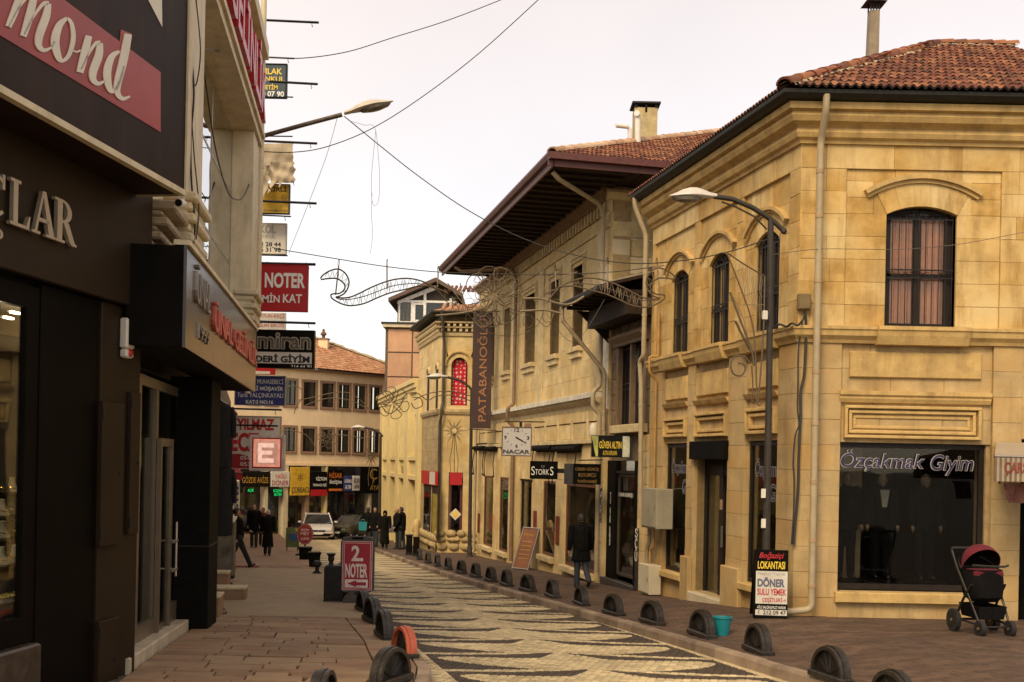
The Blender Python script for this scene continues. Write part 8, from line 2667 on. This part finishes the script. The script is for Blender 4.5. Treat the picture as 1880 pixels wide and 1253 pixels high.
# mannequins in the clothes shop
fz = F_shop[2] + .12
suit = M('charcoal_suit', (.005, .0045, .005), .95, spec=.1); dummy = M('mannequin_skin', (.16, .10, .06), .6)
for (px, lb, kw) in ((1583, 'mannequin in a dark suit, leftmost in the big shop window', dict(scarf=M('rust_collar', (.22, .06, .03), .8))), (1652, 'mannequin in an open jacket and pale shirt in the middle of the big shop window', {}), (1735, 'mannequin in a dark suit, rightmost in the big shop window', {})):
	s = FF.s_at(px, 950)
	q = FF.W(s, -.85, fz)
	mq = person(lb, q, R180 + R.uniform(-.2, .2), 1.72, 'mannequin', suit, suit, .10, ((.03, .0), (-.03, .0)), ((.05, .15), (.05, .15)), .0, bald=True, name='mannequin', base_skin=dummy, voxel=.02, group='mannequins in the clothes shop')
	MB().bbox(-.3, .3, -.25, .25, -.12, .0, .01).obj('stand', black_matt, mq)
	if px == 1652:
		MB().prism([(-.035, 1.18), (.035, 1.18), (.075, 1.46), (-.075, 1.46)], .165, .185).obj('shirt', M('dim_shirt', (.22, .20, .17), .8), mq)
for (win_o, lab, col) in ((A_sh1, 'mannequin in a patterned dress behind the far street window', (.10, .05, .09)), (A_sh3, 'mannequin in a pale coat behind the near street window', (.20, .15, .10))):
	q = FA.W((win_o[0] + win_o[1]) / 2 + .1, -.75, win_o[2] + .12)
	mq = person(lab, q, FA.rot, 1.70, 'mannequin', M('dress_' + ('a' if col[0] < .15 else 'b'), col, .9, ns=14, na=.7), suit, .30, ((.02, 0), (-.02, 0)), ((.05, .1), (.05, .1)), 0, name='mannequin', bald=True, base_skin=dummy, voxel=.024)
	MB().bbox(-.25, .25, -.2, .2, -.12, .0, .01).obj('stand', black_matt, mq)
# ================================================================ PUSHCHAIR
g = G(1803, 1163)
r = thing('pushchair', 'black and crimson pushchair parked before the big clothes shop window', 'pushchair', g, R180 + .12)
r.scale = (1.06, 1.06, 1.10)
alu = M('dark_frame_tube', (.03, .026, .022), .4, .5)
magenta = M('crimson_lining', (.11, .005, .014), .9, ns=12, na=.2, bump=.2)
blk = M('pushchair_fabric', (.007, .006, .006), .95, spec=.1, ns=14, na=.3, bump=.3, bs=50)
for (x, y, rr) in ((-.27, -.22, .14), (.27, -.22, .14), (-.20, .30, .10), (.20, .30, .10)):
	w = MB(); w.tube([(x - .03, y, rr), (x + .03, y, rr)], rr, 20)
	wh = w.obj('wheel', rubber, r, True)
	MB().tube([(x - .034, y, rr), (x + .034, y, rr)], rr * .6, 14).obj('rim', alu, wh, True)
	MB().tube([(x - .04, y, rr), (x + .04, y, rr)], .02, 8).obj('hub', steel, wh, True)
fr = MB()
for s in (-1, 1):
	fr.tube([(s * .25, -.22, .16), (s * .24, -.05, .42), (s * .23, .12, .62)], .016, 8)
	fr.tube([(s * .20, .30, .12), (s * .22, .10, .40), (s * .25, -.20, .80), (s * .25, -.34, 1.0)], .016, 8)
	fr.tube([(s * .25, -.22, .16), (s * .20, .30, .14)], .014, 8)
fr.tube([(-.25, -.22, .15), (.25, -.22, .15)], .015, 8); fr.tube([(-.2, .3, .12), (.2, .3, .12)], .013, 8)
fr.obj('frame', alu, r, True)
MB().tube([(-.25, -.34, 1.0), (-.22, -.38, 1.03), (.22, -.38, 1.03), (.25, -.34, 1.0)], .02, 10).obj('handle', rubber, r, True)
# seat shell
n = 12
vs = []
for (z, y, w, d) in ((.40, .02, .17, .10), (.46, .0, .22, .20), (.60, -.02, .235, .23), (.74, -.04, .24, .22), (.80, -.05, .24, .21)):
	for k in range(n):
		a = 2 * math.pi * k / n
		vs.append((w * math.copysign(abs(math.cos(a)) ** .7, math.cos(a)), y + d * math.copysign(abs(math.sin(a)) ** .7, math.sin(a)), z))
fs = [(j * n + k, j * n + (k + 1) % n, (j + 1) * n + (k + 1) % n, (j + 1) * n + k) for j in range(4) for k in range(n)] + [tuple(reversed(range(n)))]
MB().add(vs, fs).obj('seat_shell', blk, r, True)
MB().bbox(-.20, .20, -.16, .16, .70, .80, .03).obj('seat_pad', magenta, r, True)
def hood(r0, a0, a1, x, nseg, name, mat, dz=0):
	vs = []; fs = []
	m = 12
	for i in range(nseg + 1):
		a = a0 + (a1 - a0) * i / nseg
		for k in range(m + 1):
			t = math.pi * k / m
			vs.append((x * math.cos(t), -.08 + math.sin(t) ** .8 * r0 * math.cos(a), .80 + dz + math.sin(t) ** .8 * r0 * math.sin(a) * 1.0))
	for i in range(nseg):
		for k in range(m): fs.append((i * (m + 1) + k, i * (m + 1) + k + 1, (i + 1) * (m + 1) + k + 1, (i + 1) * (m + 1) + k))
	return MB().add(vs, fs).obj(name, mat, r, True)
hood(.30, math.radians(150), math.radians(100), .25, 5, 'hood', blk); hood(.305, math.radians(100), math.radians(55), .255, 5, 'hood_front', magenta)
hood(.285, math.radians(178), math.radians(60), .238, 6, 'hood_lining', blk)
MB().tube([(.25 * math.cos(math.pi * k / 14), -.08 - .30 * math.sin(math.pi * k / 14) * .87, .80 + .30 * math.sin(math.pi * k / 14) * .5) for k in range(15)], .014, 8).obj('hood_bow', alu, r, True)
bk = MB()
for (z0, z1, w, d) in ((.20, .36, .19, .22),):
	bk.add([(-w * .85, -d, z0), (w * .85, -d, z0), (w * .85, d, z0), (-w * .85, d, z0), (-w, -d - .03, z1), (w, -d - .03, z1), (w, d + .02, z1), (-w, d + .02, z1)], [(3, 2, 1, 0), (0, 1, 5, 4), (1, 2, 6, 5), (2, 3, 7, 6), (3, 0, 4, 7)])
bk.obj('basket', blk, r)
MB().tube([(-.24, .16, .86), (-.1, .32, .86), (.1, .32, .86), (.24, .16, .86)], .014, 8).obj('bumper_bar', rubber, r, True)
# ================================================================ CARS
car_glass = M('car_glass', (.03, .03, .03), .06, ns=3)
def car(label, at, rot, paint, L=4.3, W_=1.75, Hh=1.45, boxy=False):
	"""front towards local +y"""
	r = thing('parked_car', label, 'car', at, rot)
	h = W_ / 2
	# stations: y, half width low, half width belt, z sill, z belt, z top of body
	if boxy: st = [(-L / 2, .80, .86, .42, .72, .86), (-L / 2 + .12, .92, .95, .28, .74, .92), (-L * .22, 1, .98, .22, .76, .94), (L * .14, 1, .98, .22, .76, .94), (L / 2 - .25, .98, .95, .26, .72, .88), (L / 2 - .05, .95, .93, .30, .70, .84), (L / 2, .92, .90, .36, .66, .80)]
	else: st = [(-L / 2, .74, .80, .40, .72, .95), (-L / 2 + .2, .92, .92, .26, .74, 1.0), (-L * .22, 1, .98, .22, .78, 1.0), (L * .12, 1, .98, .22, .78, .98), (L * .30, 1, .96, .22, .76, .92), (L / 2 - .22, .94, .90, .24, .66, .80), (L / 2 - .03, .82, .80, .28, .56, .70), (L / 2, .74, .72, .34, .50, .62)]
	vs = []; n = 10
	for (y, wl, wb, z0, zb, zt) in st:
		p = [(wl * h * .9, z0), (wl * h, z0 + .10), (wb * h * 1.01, zb), (wb * h * .93, zt - .03), (wb * h * .6, zt)]
		ring = [(x, y, z) for x, z in p] + [(-x, y, z) for x, z in reversed(p)]
		vs += ring
	m = len(st)
	fs = [(j * n + k, j * n + (k + 1) % n, (j + 1) * n + (k + 1) % n, (j + 1) * n + k) for j in range(m - 1) for k in range(n)] + [tuple(reversed(range(n))), tuple(range((m - 1) * n, m * n))]
	body = MB().add(vs, fs).obj('body', paint, r, True)
	zt = st[3][5] - .02
	a, b, c, d = (-L * .36, -L * .22, L * .06, L * .22) if boxy else (-L * .46, -L * .26, L * .04, L * .26)
	gl = [(-h * .86, a, zt), (h * .86, a, zt), (h * .70, b, Hh - .04), (-h * .70, b, Hh - .04), (-h * .70, c, Hh - .03), (h * .70, c, Hh - .03), (h * .88, d, zt - .02), (-h * .88, d, zt - .02)]
	MB().add(gl, [(0, 1, 2, 3), (3, 2, 5, 4), (4, 5, 6, 7), (1, 6, 5, 2), (0, 3, 4, 7)]).obj('windows', car_glass, r)
	rf = [(-h * .72, b - .05, Hh - .035), (h * .72, b - .05, Hh - .035), (h * .72, c + .03, Hh - .03), (-h * .72, c + .03, Hh - .03), (-h * .6, b, Hh), (h * .6, b, Hh), (h * .6, c - .05, Hh), (-h * .6, c - .05, Hh)]
	MB().add(rf, [(3, 2, 1, 0), (4, 5, 6, 7), (0, 1, 5, 4), (1, 2, 6, 5), (2, 3, 7, 6), (3, 0, 4, 7)]).obj('roof', paint, r, True)
	for s in (-1, 1):
		MB().tube([(s * h * .88, d, zt - .02), (s * h * .71, c, Hh - .03)], .035, 6).obj('windscreen_pillar', paint, r, True)
		MB().tube([(s * h * .86, a, zt), (s * h * .71, b, Hh - .04)], .05, 6).obj('rear_pillar', paint, r, True)
		MB().tube([(s * h * .88, (a + d) / 2, zt), (s * h * .71, (b + c) / 2, Hh - .04)], .03, 6).obj('door_pillar', black_matt, r, True)
		mm = MB().ball((s * (h + .10), d - .28, zt + .06), .10, .05, .07, 10, 6).obj('mirror', paint, r, True)
		for y in (L * .31, -L * .30):
			w = MB().tube([(s * (h - .20), y, .31), (s * (h + .005), y, .31)], .31, 18).obj('wheel', rubber, r, True)
			MB().tube([(s * (h + .0), y, .31), (s * (h + .012), y, .31)], .20, 14).obj('rim', alu, w, True)
		fy = L / 2
		lz0 = .60 if not boxy else .66
		MB().bbox(s * h * .52 - .18 * 1, s * h * .52 + .2, fy - .18, fy - .0, lz0 - .07 if not boxy else lz0 - .06, lz0 + .05, .02).obj('headlight', M('headlight_glass', (.62, .60, .55), .12, .2), r, True)
		MB().bbox(s * h * .70 - .1, s * h * .70 + .1, fy - .06, fy + .01, .36, .42, .012).obj('fog_light', black_gloss, r, True)
		MB().box(s * (h * .99 + .004), s * (h * .99 + .02), -.1, .08, .70, .73).obj('handle', paint, r)
	fy = L / 2
	MB().bbox(-h * .42, h * .42, fy - .06, fy + .012, .54 if not boxy else .58, .64 if not boxy else .72, .012).obj('grille', black_gloss, r)
	MB().bbox(-h * .72, h * .72, fy - .05, fy + .02, .30, .44, .02).obj('bumper_inlet', black_matt, r)
	MB().bbox(-h * .92, h * .92, fy - .10, fy + .035, .42 if boxy else .45, .50 if boxy else .50, .02).obj('bumper', paint if not boxy else black_matt, r)
	pl = MB().box(-.26, .26, fy + .036, fy + .044, .40, .51).obj('number_plate', white_paint, r)
	MB().ball((0, fy + .0, .60 if not boxy else .66), .045, .015, .045, 10, 6).obj('badge', steel, r, True)
	for s in (-.3, .25): MB().tube([(s, d - .02, zt), (s - .35, d - .30, zt + .16)], .01, 5).obj('wiper', black_matt, r)
	return r
car('silver white saloon car driving towards the viewer at the end of the street', Vector((P(583, 960, 63).x, 63, zr(0, 63) - .0)), math.pi + .20, M('silver_white_paint', (.62, .58, .52), .22, .1, ns=2, na=.03, coat=.6), 4.4, 1.85, 1.45)
car('old dark green saloon car parked right of the silver white one', Vector((P(649, 960, 65.5).x, 65.5, zr(0, 65.5))), math.pi - .35, M('dark_green_paint', (.05, .052, .034), .25, .1, ns=2, na=.05, coat=.5), 4.2, 1.66, 1.38, True)
# ================================================================ WIRES AND WIRE ORNAMENTS
def wire(label, pts, r=.008, mat=cable_m, name='overhead_wire', group='thin wires crossing above the street'):
	return cable(name, label, [P(*p) for p in pts], r, mat, 'wire', None)
wire('black wire sagging from the bridal house to the top edge left of centre', [(366, 88, 13.2), (420, 98, 17), (490, 106, 21), (560, 107, 22), (640, 95, 23), (720, 70, 24), (830, 35, 24.5), (960, -16, 25)], .010)
wire('black wire sagging below the old lamp and rising to the top edge', [(484, 279, 22), (540, 280, 22), (600, 270, 22), (680, 238, 22.5), (770, 182, 23), (880, 98, 23), (1010, -20, 23)], .010)
wire('long black wire from the old lamp down to the corner house', [(632, 214, 21.5), (700, 270, 22), (770, 325, 22), (860, 387, 21.8), (960, 438, 21.5), (1060, 470, 21), (1160, 484, 20.5), (1260, 478, 19.8), (1340, 462, 19), (1408, 440, 16.7)], .010)
wire('thin wire hanging slantwise below the old lamp arm', [(620, 214, 21.5), (600, 285, 21.8), (570, 365, 22.2), (530, 466, 22.8)], .005, cable_grey)
wire('thin loose loop of wire under the old lamp head', [(640, 222, 21.4), (668, 230, 21.4), (688, 235, 21.4), (695, 290, 21.4), (697, 340, 21.4), (694, 372, 21.4), (684, 374, 21.4), (682, 330, 21.4), (686, 280, 21.4), (690, 240, 21.4)], .004, cable_grey)
wire('thin wire end dangling below the loop of wire', [(683, 355, 21.4), (682, 395, 21.4), (684, 430, 21.4), (680, 466, 21.4)], .004, cable_grey)
wire('support wire carrying the wire ornaments across the street', [(500, 455, 22.3), (530, 461, 22), (620, 476, 21.5), (710, 490, 21.5), (806, 500, 21.5), (900, 503, 21.5), (1000, 505, 21.5), (1120, 500, 21.5), (1220, 488, 21.0)], .009)
wire('thin wire across the front of the corner house', [(1418, 468, 16.6), (1500, 458, 16.75), (1580, 458, 16.8), (1660, 458, 16.8), (1760, 449, 16.8), (1890, 425, 16.8)], .005, cable_grey)
wire('black cable drooping across the bridal house window', [(367, 80, 13.2), (380, 170, 14), (395, 270, 15), (415, 345, 17), (430, 366, 18), (448, 360, 19), (466, 310, 20), (478, 240, 20.4)], .010)
wire('black cable bundle down the near pier of the bridal house', [(352, -10, 12.55), (350, 80, 12.55), (356, 170, 12.5), (350, 260, 12.5), (352, 340, 12.45), (358, 420, 12.4), (350, 470, 12.3)], .012)
wire('second black cable down the near pier of the bridal house', [(360, 0, 12.6), (368, 90, 12.6), (362, 150, 12.6), (351, 175, 12.55), (356, 280, 12.5), (365, 380, 12.45), (360, 440, 12.4)], .008)
wire('thin wire hanging in a bow before the wide eaved house', [(862, 580, 23), (880, 600, 22.6), (910, 615, 22), (950, 616, 22), (985, 600, 22), (1000, 575, 21.8), (1020, 600, 21.8), (1045, 626, 21.8), (1070, 615, 21.8), (1110, 550, 21.8)], .005, cable_grey)
ORN_D = [0]
def orn(pts, Y, r, root, name, mat=wire_gold, closed=False, dens=5):
	o = root.location
	p = [P(x, y, Y) - o for x, y in pts]
	out = []
	n = len(p)
	if dens > 1:
		for i in range(n - 1):
			p0, p1, p2, p3 = p[max(i - 1, 0)], p[i], p[i + 1], p[min(i + 2, n - 1)]
			for k in range(dens):
				t = k / dens
				out.append(.5 * ((2 * p1) + (p2 - p0) * t + (2 * p0 - 5 * p1 + 4 * p2 - p3) * t * t + (3 * p1 - p0 - 3 * p2 + p3) * t ** 3))
		out.append(p[-1])
	else: out = p
	return MB().tube(out, r, 5, 0, True, closed).obj(name, mat, root, True)
pale_wire = M('pale_ornament_tube', (.22, .165, .095), .45, .2)
def swan(label, tf, Y, r=.016):
	"""wave shaped wire swan; tf maps drawing coordinates to photo pixels"""
	root = thing('wire_swan', label, 'light ornament', P(*tf((700, 380)), Y), 0, None)
	up = [(105, 240), (130, 205), (200, 160), (290, 140), (360, 180), (400, 250), (398, 320), (360, 390), (300, 425), (268, 432), (330, 442), (420, 432), (520, 390), (640, 330), (780, 275), (900, 245), (1030, 238), (1150, 262), (1260, 310), (1350, 385), (1425, 480)]
	lo = [(110, 250), (200, 238), (275, 240), (335, 275), (362, 320), (345, 365), (300, 395), (250, 398), (216, 408), (222, 440), (260, 470), (340, 508), (430, 522), (560, 500), (700, 440), (830, 390), (1000, 350), (1130, 318), (1240, 320), (1340, 350), (1440, 395)]
	mid = [(262, 430), (300, 455), (420, 455), (560, 425), (700, 375), (850, 318), (1000, 295), (1150, 288)]
	orn([tf(q) for q in up], Y, r, root, 'outline_tube'); orn([tf(q) for q in lo], Y, r, root, 'outline_tube'); orn([tf(q) for q in mid], Y, r * .6, root, 'outline_tube')
	z = []
	def lerp(tab, x):
		t2 = [q for q in tab if q[0] >= 0]
		for a, b in zip(t2, t2[1:]):
			if a[0] <= x <= b[0]: return a[1] + (b[1] - a[1]) * (x - a[0]) / (b[0] - a[0])
		return t2[-1][1]
	x = 300
	k = 0
	while x < 1160:
		z.append((x + 14 * math.sin(k), (lerp(up[9:], x) + 6) if k % 2 else (lerp(lo[10:], x) - 6))); x += 24; k += 1
	orn([tf(q) for q in z], Y, r * .32, root, 'light_string', pale_wire, False, 3)
	z = [(150, 222), (185, 176), (200, 232), (235, 160), (250, 232), (290, 152), (300, 245), (345, 180), (330, 270), (385, 235), (355, 305), (395, 290), (350, 350), (375, 365), (318, 385)]
	orn([tf(q) for q in z], Y, r * .32, root, 'light_string', pale_wire, False, 3)
	for (xa, ya, xb, yb) in ((295, 105, 262, 410), (800, 100, 800, 350), (1335, 170, 1330, 330)):
		orn([tf((xa, ya)), tf((xb, yb))], Y, r * .9, root, 'hanger', pale_wire, False, 1)
		orn([tf((xa - 8, ya)), tf((xa - 5, ya - 40)), tf((xa + 5, ya - 62)), tf((xa + 8, ya - 20)), tf((xa, ya))], Y, r * .4, root, 'hook', iron)
	return root
swan('wire swan ornament with curled neck hanging at the left against the sky', lambda q: (570 + q[0] / 5.697, 470 + q[1] / 5.697), 21.5)
swan('wire swan ornament with curled neck hanging at the right before the porch roof', lambda q: (1240 - (q[0] - 105) / 5.697 * 1.02, 500 + (q[1] - 180) / 5.3), 20.6)
def flower(label, cx, cy, R0, Y, seed, petals=7, loops=26, r=.010, name='wire_flower'):
	q = random.Random(seed)
	root = thing(name, label, 'light ornament', P(cx, cy, Y))
	for k in range(petals):
		a = 2 * math.pi * k / petals + .3
		pts = []
		for t in [i / 10 for i in range(11)]:
			b = a + .42 * math.sin(2 * math.pi * t) * (1 if t else 0)
			rad = R0 * (.15 + .85 * math.sin(math.pi * t))
			pts.append((cx + rad * math.cos(b), cy + rad * math.sin(b)))
		orn(pts, Y + q.uniform(-.15, .15), r, root, 'petal', wire_gold, False, 3)
	for k in range(loops):
		a = q.uniform(0, 6.28); d = R0 * q.uniform(.15, .85)
		x, y = cx + d * math.cos(a), cy + d * math.sin(a)
		s = R0 * q.uniform(.10, .24)
		ph = q.uniform(0, 6)
		pts = [(x + s * math.cos(ph + t * .9) * (1 + .3 * math.sin(2 * t)), y + s * math.sin(ph + t * .9)) for t in range(8)]
		orn(pts, Y + q.uniform(-.3, .3), r * .45, root, 'light_string', pale_wire, False, 3)
	return root
flower('dense tangled wire flower hanging in the middle of the street', 905, 545, 56, 21.5, 3, 9, 52)
f2 = thing('wire_crossbar', 'pale crossbars of the wire ornament beside the tangled wire flower', 'light ornament', P(1000, 570, 21.4))
for pts in ([(960, 549), (992, 549), (1040, 560), (1072, 545)], [(955, 572), (1000, 570), (1030, 576)], [(800, 580), (850, 575), (890, 566)], [(990, 551), (1010, 520), (1060, 500)], [(985, 585), (1005, 600), (1018, 572)], [(830, 545), (850, 575), (845, 520)], [(822, 520), (850, 558), (870, 575)]):
	orn(pts, 21.4, .022 if len(pts) == 4 or pts[0][0] in (800, 955) else .01, f2, 'crossbar', pale_wire)
for k, (cx, cy) in enumerate(((1005, 580), (1022, 562), (970, 590), (840, 560), (826, 545), (865, 585))):
	orn([(cx + 10 * math.cos(t), cy + 12 * math.sin(t)) for t in range(7)], 21.4 + .1 * (k % 3), .007, f2, 'curl')
def arcs(label, Y, sets, r=.012):
	root = thing('wire_ornament', label, 'light ornament', P(*sets[0][0], Y))
	for s in sets: orn(s, Y, r, root, 'outline_tube')
	return root
arcs('far wire ornament of curls hanging before the red curtain house', 42.0, [[(700, 745), (715, 760), (735, 745), (745, 725), (765, 722), (785, 735), (800, 728), (830, 726), (860, 735), (885, 742), (895, 735), (885, 715), (872, 722), (876, 740)],
	 [(760, 735), (790, 722), (830, 719), (865, 728)], [(755, 740), (762, 750), (775, 745), (772, 732), (758, 730)], [(690, 735), (700, 722), (715, 720), (722, 730), (712, 742), (698, 742)]], .02)
flower('far wire flower hanging at the top of the yellow ribbed house', 722, 740, 30, 42.0, 8, 6, 12, .016)
arcs('farther wire ornament of curls before the cream house', 55.0, [[(515, 722), (530, 710), (550, 712), (556, 728), (545, 745), (540, 760)], [(548, 735), (575, 730), (610, 722), (640, 722), (665, 738), (680, 755)], [(560, 745), (600, 732), (640, 735), (670, 748)], [(505, 795), (530, 790), (560, 798), (575, 815), (580, 830)], [(590, 810), (610, 800), (640, 800), (668, 805), (690, 800)]], .022)
flower('farther small wire flower before the cream house windows', 601, 806, 18, 55.0, 4, 6, 8, .018)
def star(label, cx, cy, R0, Y, r, tail):
	root = thing('wire_star', label, 'light ornament', P(cx, cy, Y))
	n = 12
	for k in range(n):
		a = 2 * math.pi * k / n
		L = R0 * (1 if k % 2 == 0 else .62)
		w = .16
		orn([(cx + R0 * .16 * math.cos(a - w * 2), cy + R0 * .16 * math.sin(a - w * 2)), (cx + L * math.cos(a), cy + L * math.sin(a)), (cx + R0 * .16 * math.cos(a + w * 2), cy + R0 * .16 * math.sin(a + w * 2))], Y, r, root, 'ray', wire_gold, False, 1)
	for dx in tail:
		orn([(cx + dx * .2, cy + R0 * .2), (cx + dx * .6, cy + R0 * 1.3), (cx + dx, cy + R0 * 2.0), (cx + dx * .8, cy + R0 * 2.9)], Y, r * .8, root, 'tail_wire', wire_gold)
	return root
star('wire star with trailing tails beside the black rain pipe', 834, 791, 27, 39.8, .016, (-8, 0, 7))
star('far small wire star on the farthest lamp post', 681, 838, 19, 55.5, .022, (-5, 4))
# fan ornament fixed to the near lamp post
root = thing('wire_fan', 'half fan of bent wires and a scroll fixed to the near lamp post', 'light ornament', P(1404, 600, 16.5))
for pts, rr in (([(1334, 464), (1360, 530), (1380, 590), (1387, 650), (1389, 740)], .012), ([(1334, 464), (1365, 485), (1404, 508)], .012), ([(1404, 508), (1402, 600), (1396, 690), (1391, 740)], .014), ([(1340, 537), (1360, 590), (1380, 645), (1384, 672)], .018), ([(1350, 590), (1362, 615), (1378, 645)], .02),
				([(1345, 545), (1358, 570), (1370, 605), (1374, 640)], .007), ([(1378, 668), (1366, 655), (1350, 655), (1342, 668), (1346, 686), (1360, 690), (1368, 680), (1366, 670), (1355, 667)], .014), ([(1356, 560), (1404, 560)], .006), ([(1375, 608), (1402, 609)], .006), ([(1388, 738), (1394, 745), (1400, 735)], .01), ([(1380, 672), (1382, 710), (1380, 735), (1386, 742)], .012)):
	orn(pts, 16.5, rr, root, 'bent_tube', pale_wire if rr < .01 else wire_gold)
q_ = random.Random(5)
for k in range(12):
	x = 1358 + 3.6 * k
	y0 = 482 + (x - 1358) * .5
	orn([(x + q_.uniform(-2, 2), y0 + j * (14 + k * .8) * .6 + 2) if j % 2 else (x, y0 + j * (14 + k * .8) * .6) for j in range(7)], 16.5, .004, root, 'light_string', pale_wire)
MB().bbox(-.04, .04, -.03, .03, .1, .24, .01).obj('connector_box', white_board, root)
# clay flue on the roof of the corner house and a rod aerial
q0, q1 = P(1598, 135, 21.0), P(1604, 22, 21.0)
fl = thing('roof_flue', 'tall square grey flue with black cap standing behind the corner house roof', 'chimney', q0)
h = q1.z - q0.z
d = q1 - q0
MB().add([(-.11, -.11, -1.2), (.11, -.11, -1.2), (.11, .11, -1.2), (-.11, .11, -1.2), (d.x - .09, -.09, h), (d.x + .09, -.09, h), (d.x + .09, .09, h), (d.x - .09, .09, h)], [(3, 2, 1, 0), (0, 1, 5, 4), (1, 2, 6, 5), (2, 3, 7, 6), (3, 0, 4, 7), (4, 5, 6, 7)]).obj('shaft', M('asbestos_grey', (.24, .19, .13), .85, ns=4, na=.25, bump=.3, streak=.5), fl)
for x in (-.08, -.03, .03, .08): MB().box(d.x + x - .012, d.x + x + .012, -.09, -.07, h, h + .14).obj('cap_rod', iron, fl)
for x in (-.08, .08): MB().box(d.x + x - .012, d.x + x + .012, .07, .09, h, h + .14).obj('cap_rod', iron, fl)
MB().add([(d.x - .20, -.2, h + .14), (d.x + .20, -.2, h + .14), (d.x + .20, .2, h + .14), (d.x - .20, .2, h + .14), (d.x - .1, -.1, h + .20), (d.x + .1, -.1, h + .20), (d.x + .1, .1, h + .20), (d.x - .1, .1, h + .20)], [(3, 2, 1, 0), (0, 1, 5, 4), (1, 2, 6, 5), (2, 3, 7, 6), (3, 0, 4, 7), (4, 5, 6, 7)]).obj('cap', iron, fl)
q0 = P(1616, 120, 21.3)
an_ = MB().tube([(0, 0, -1), (0, 0, .24)], .012, 6).obj('aerial', iron)
an_.location = q0
tag(an_, 'short thin rod aerial beside the tall flue', 'aerial')
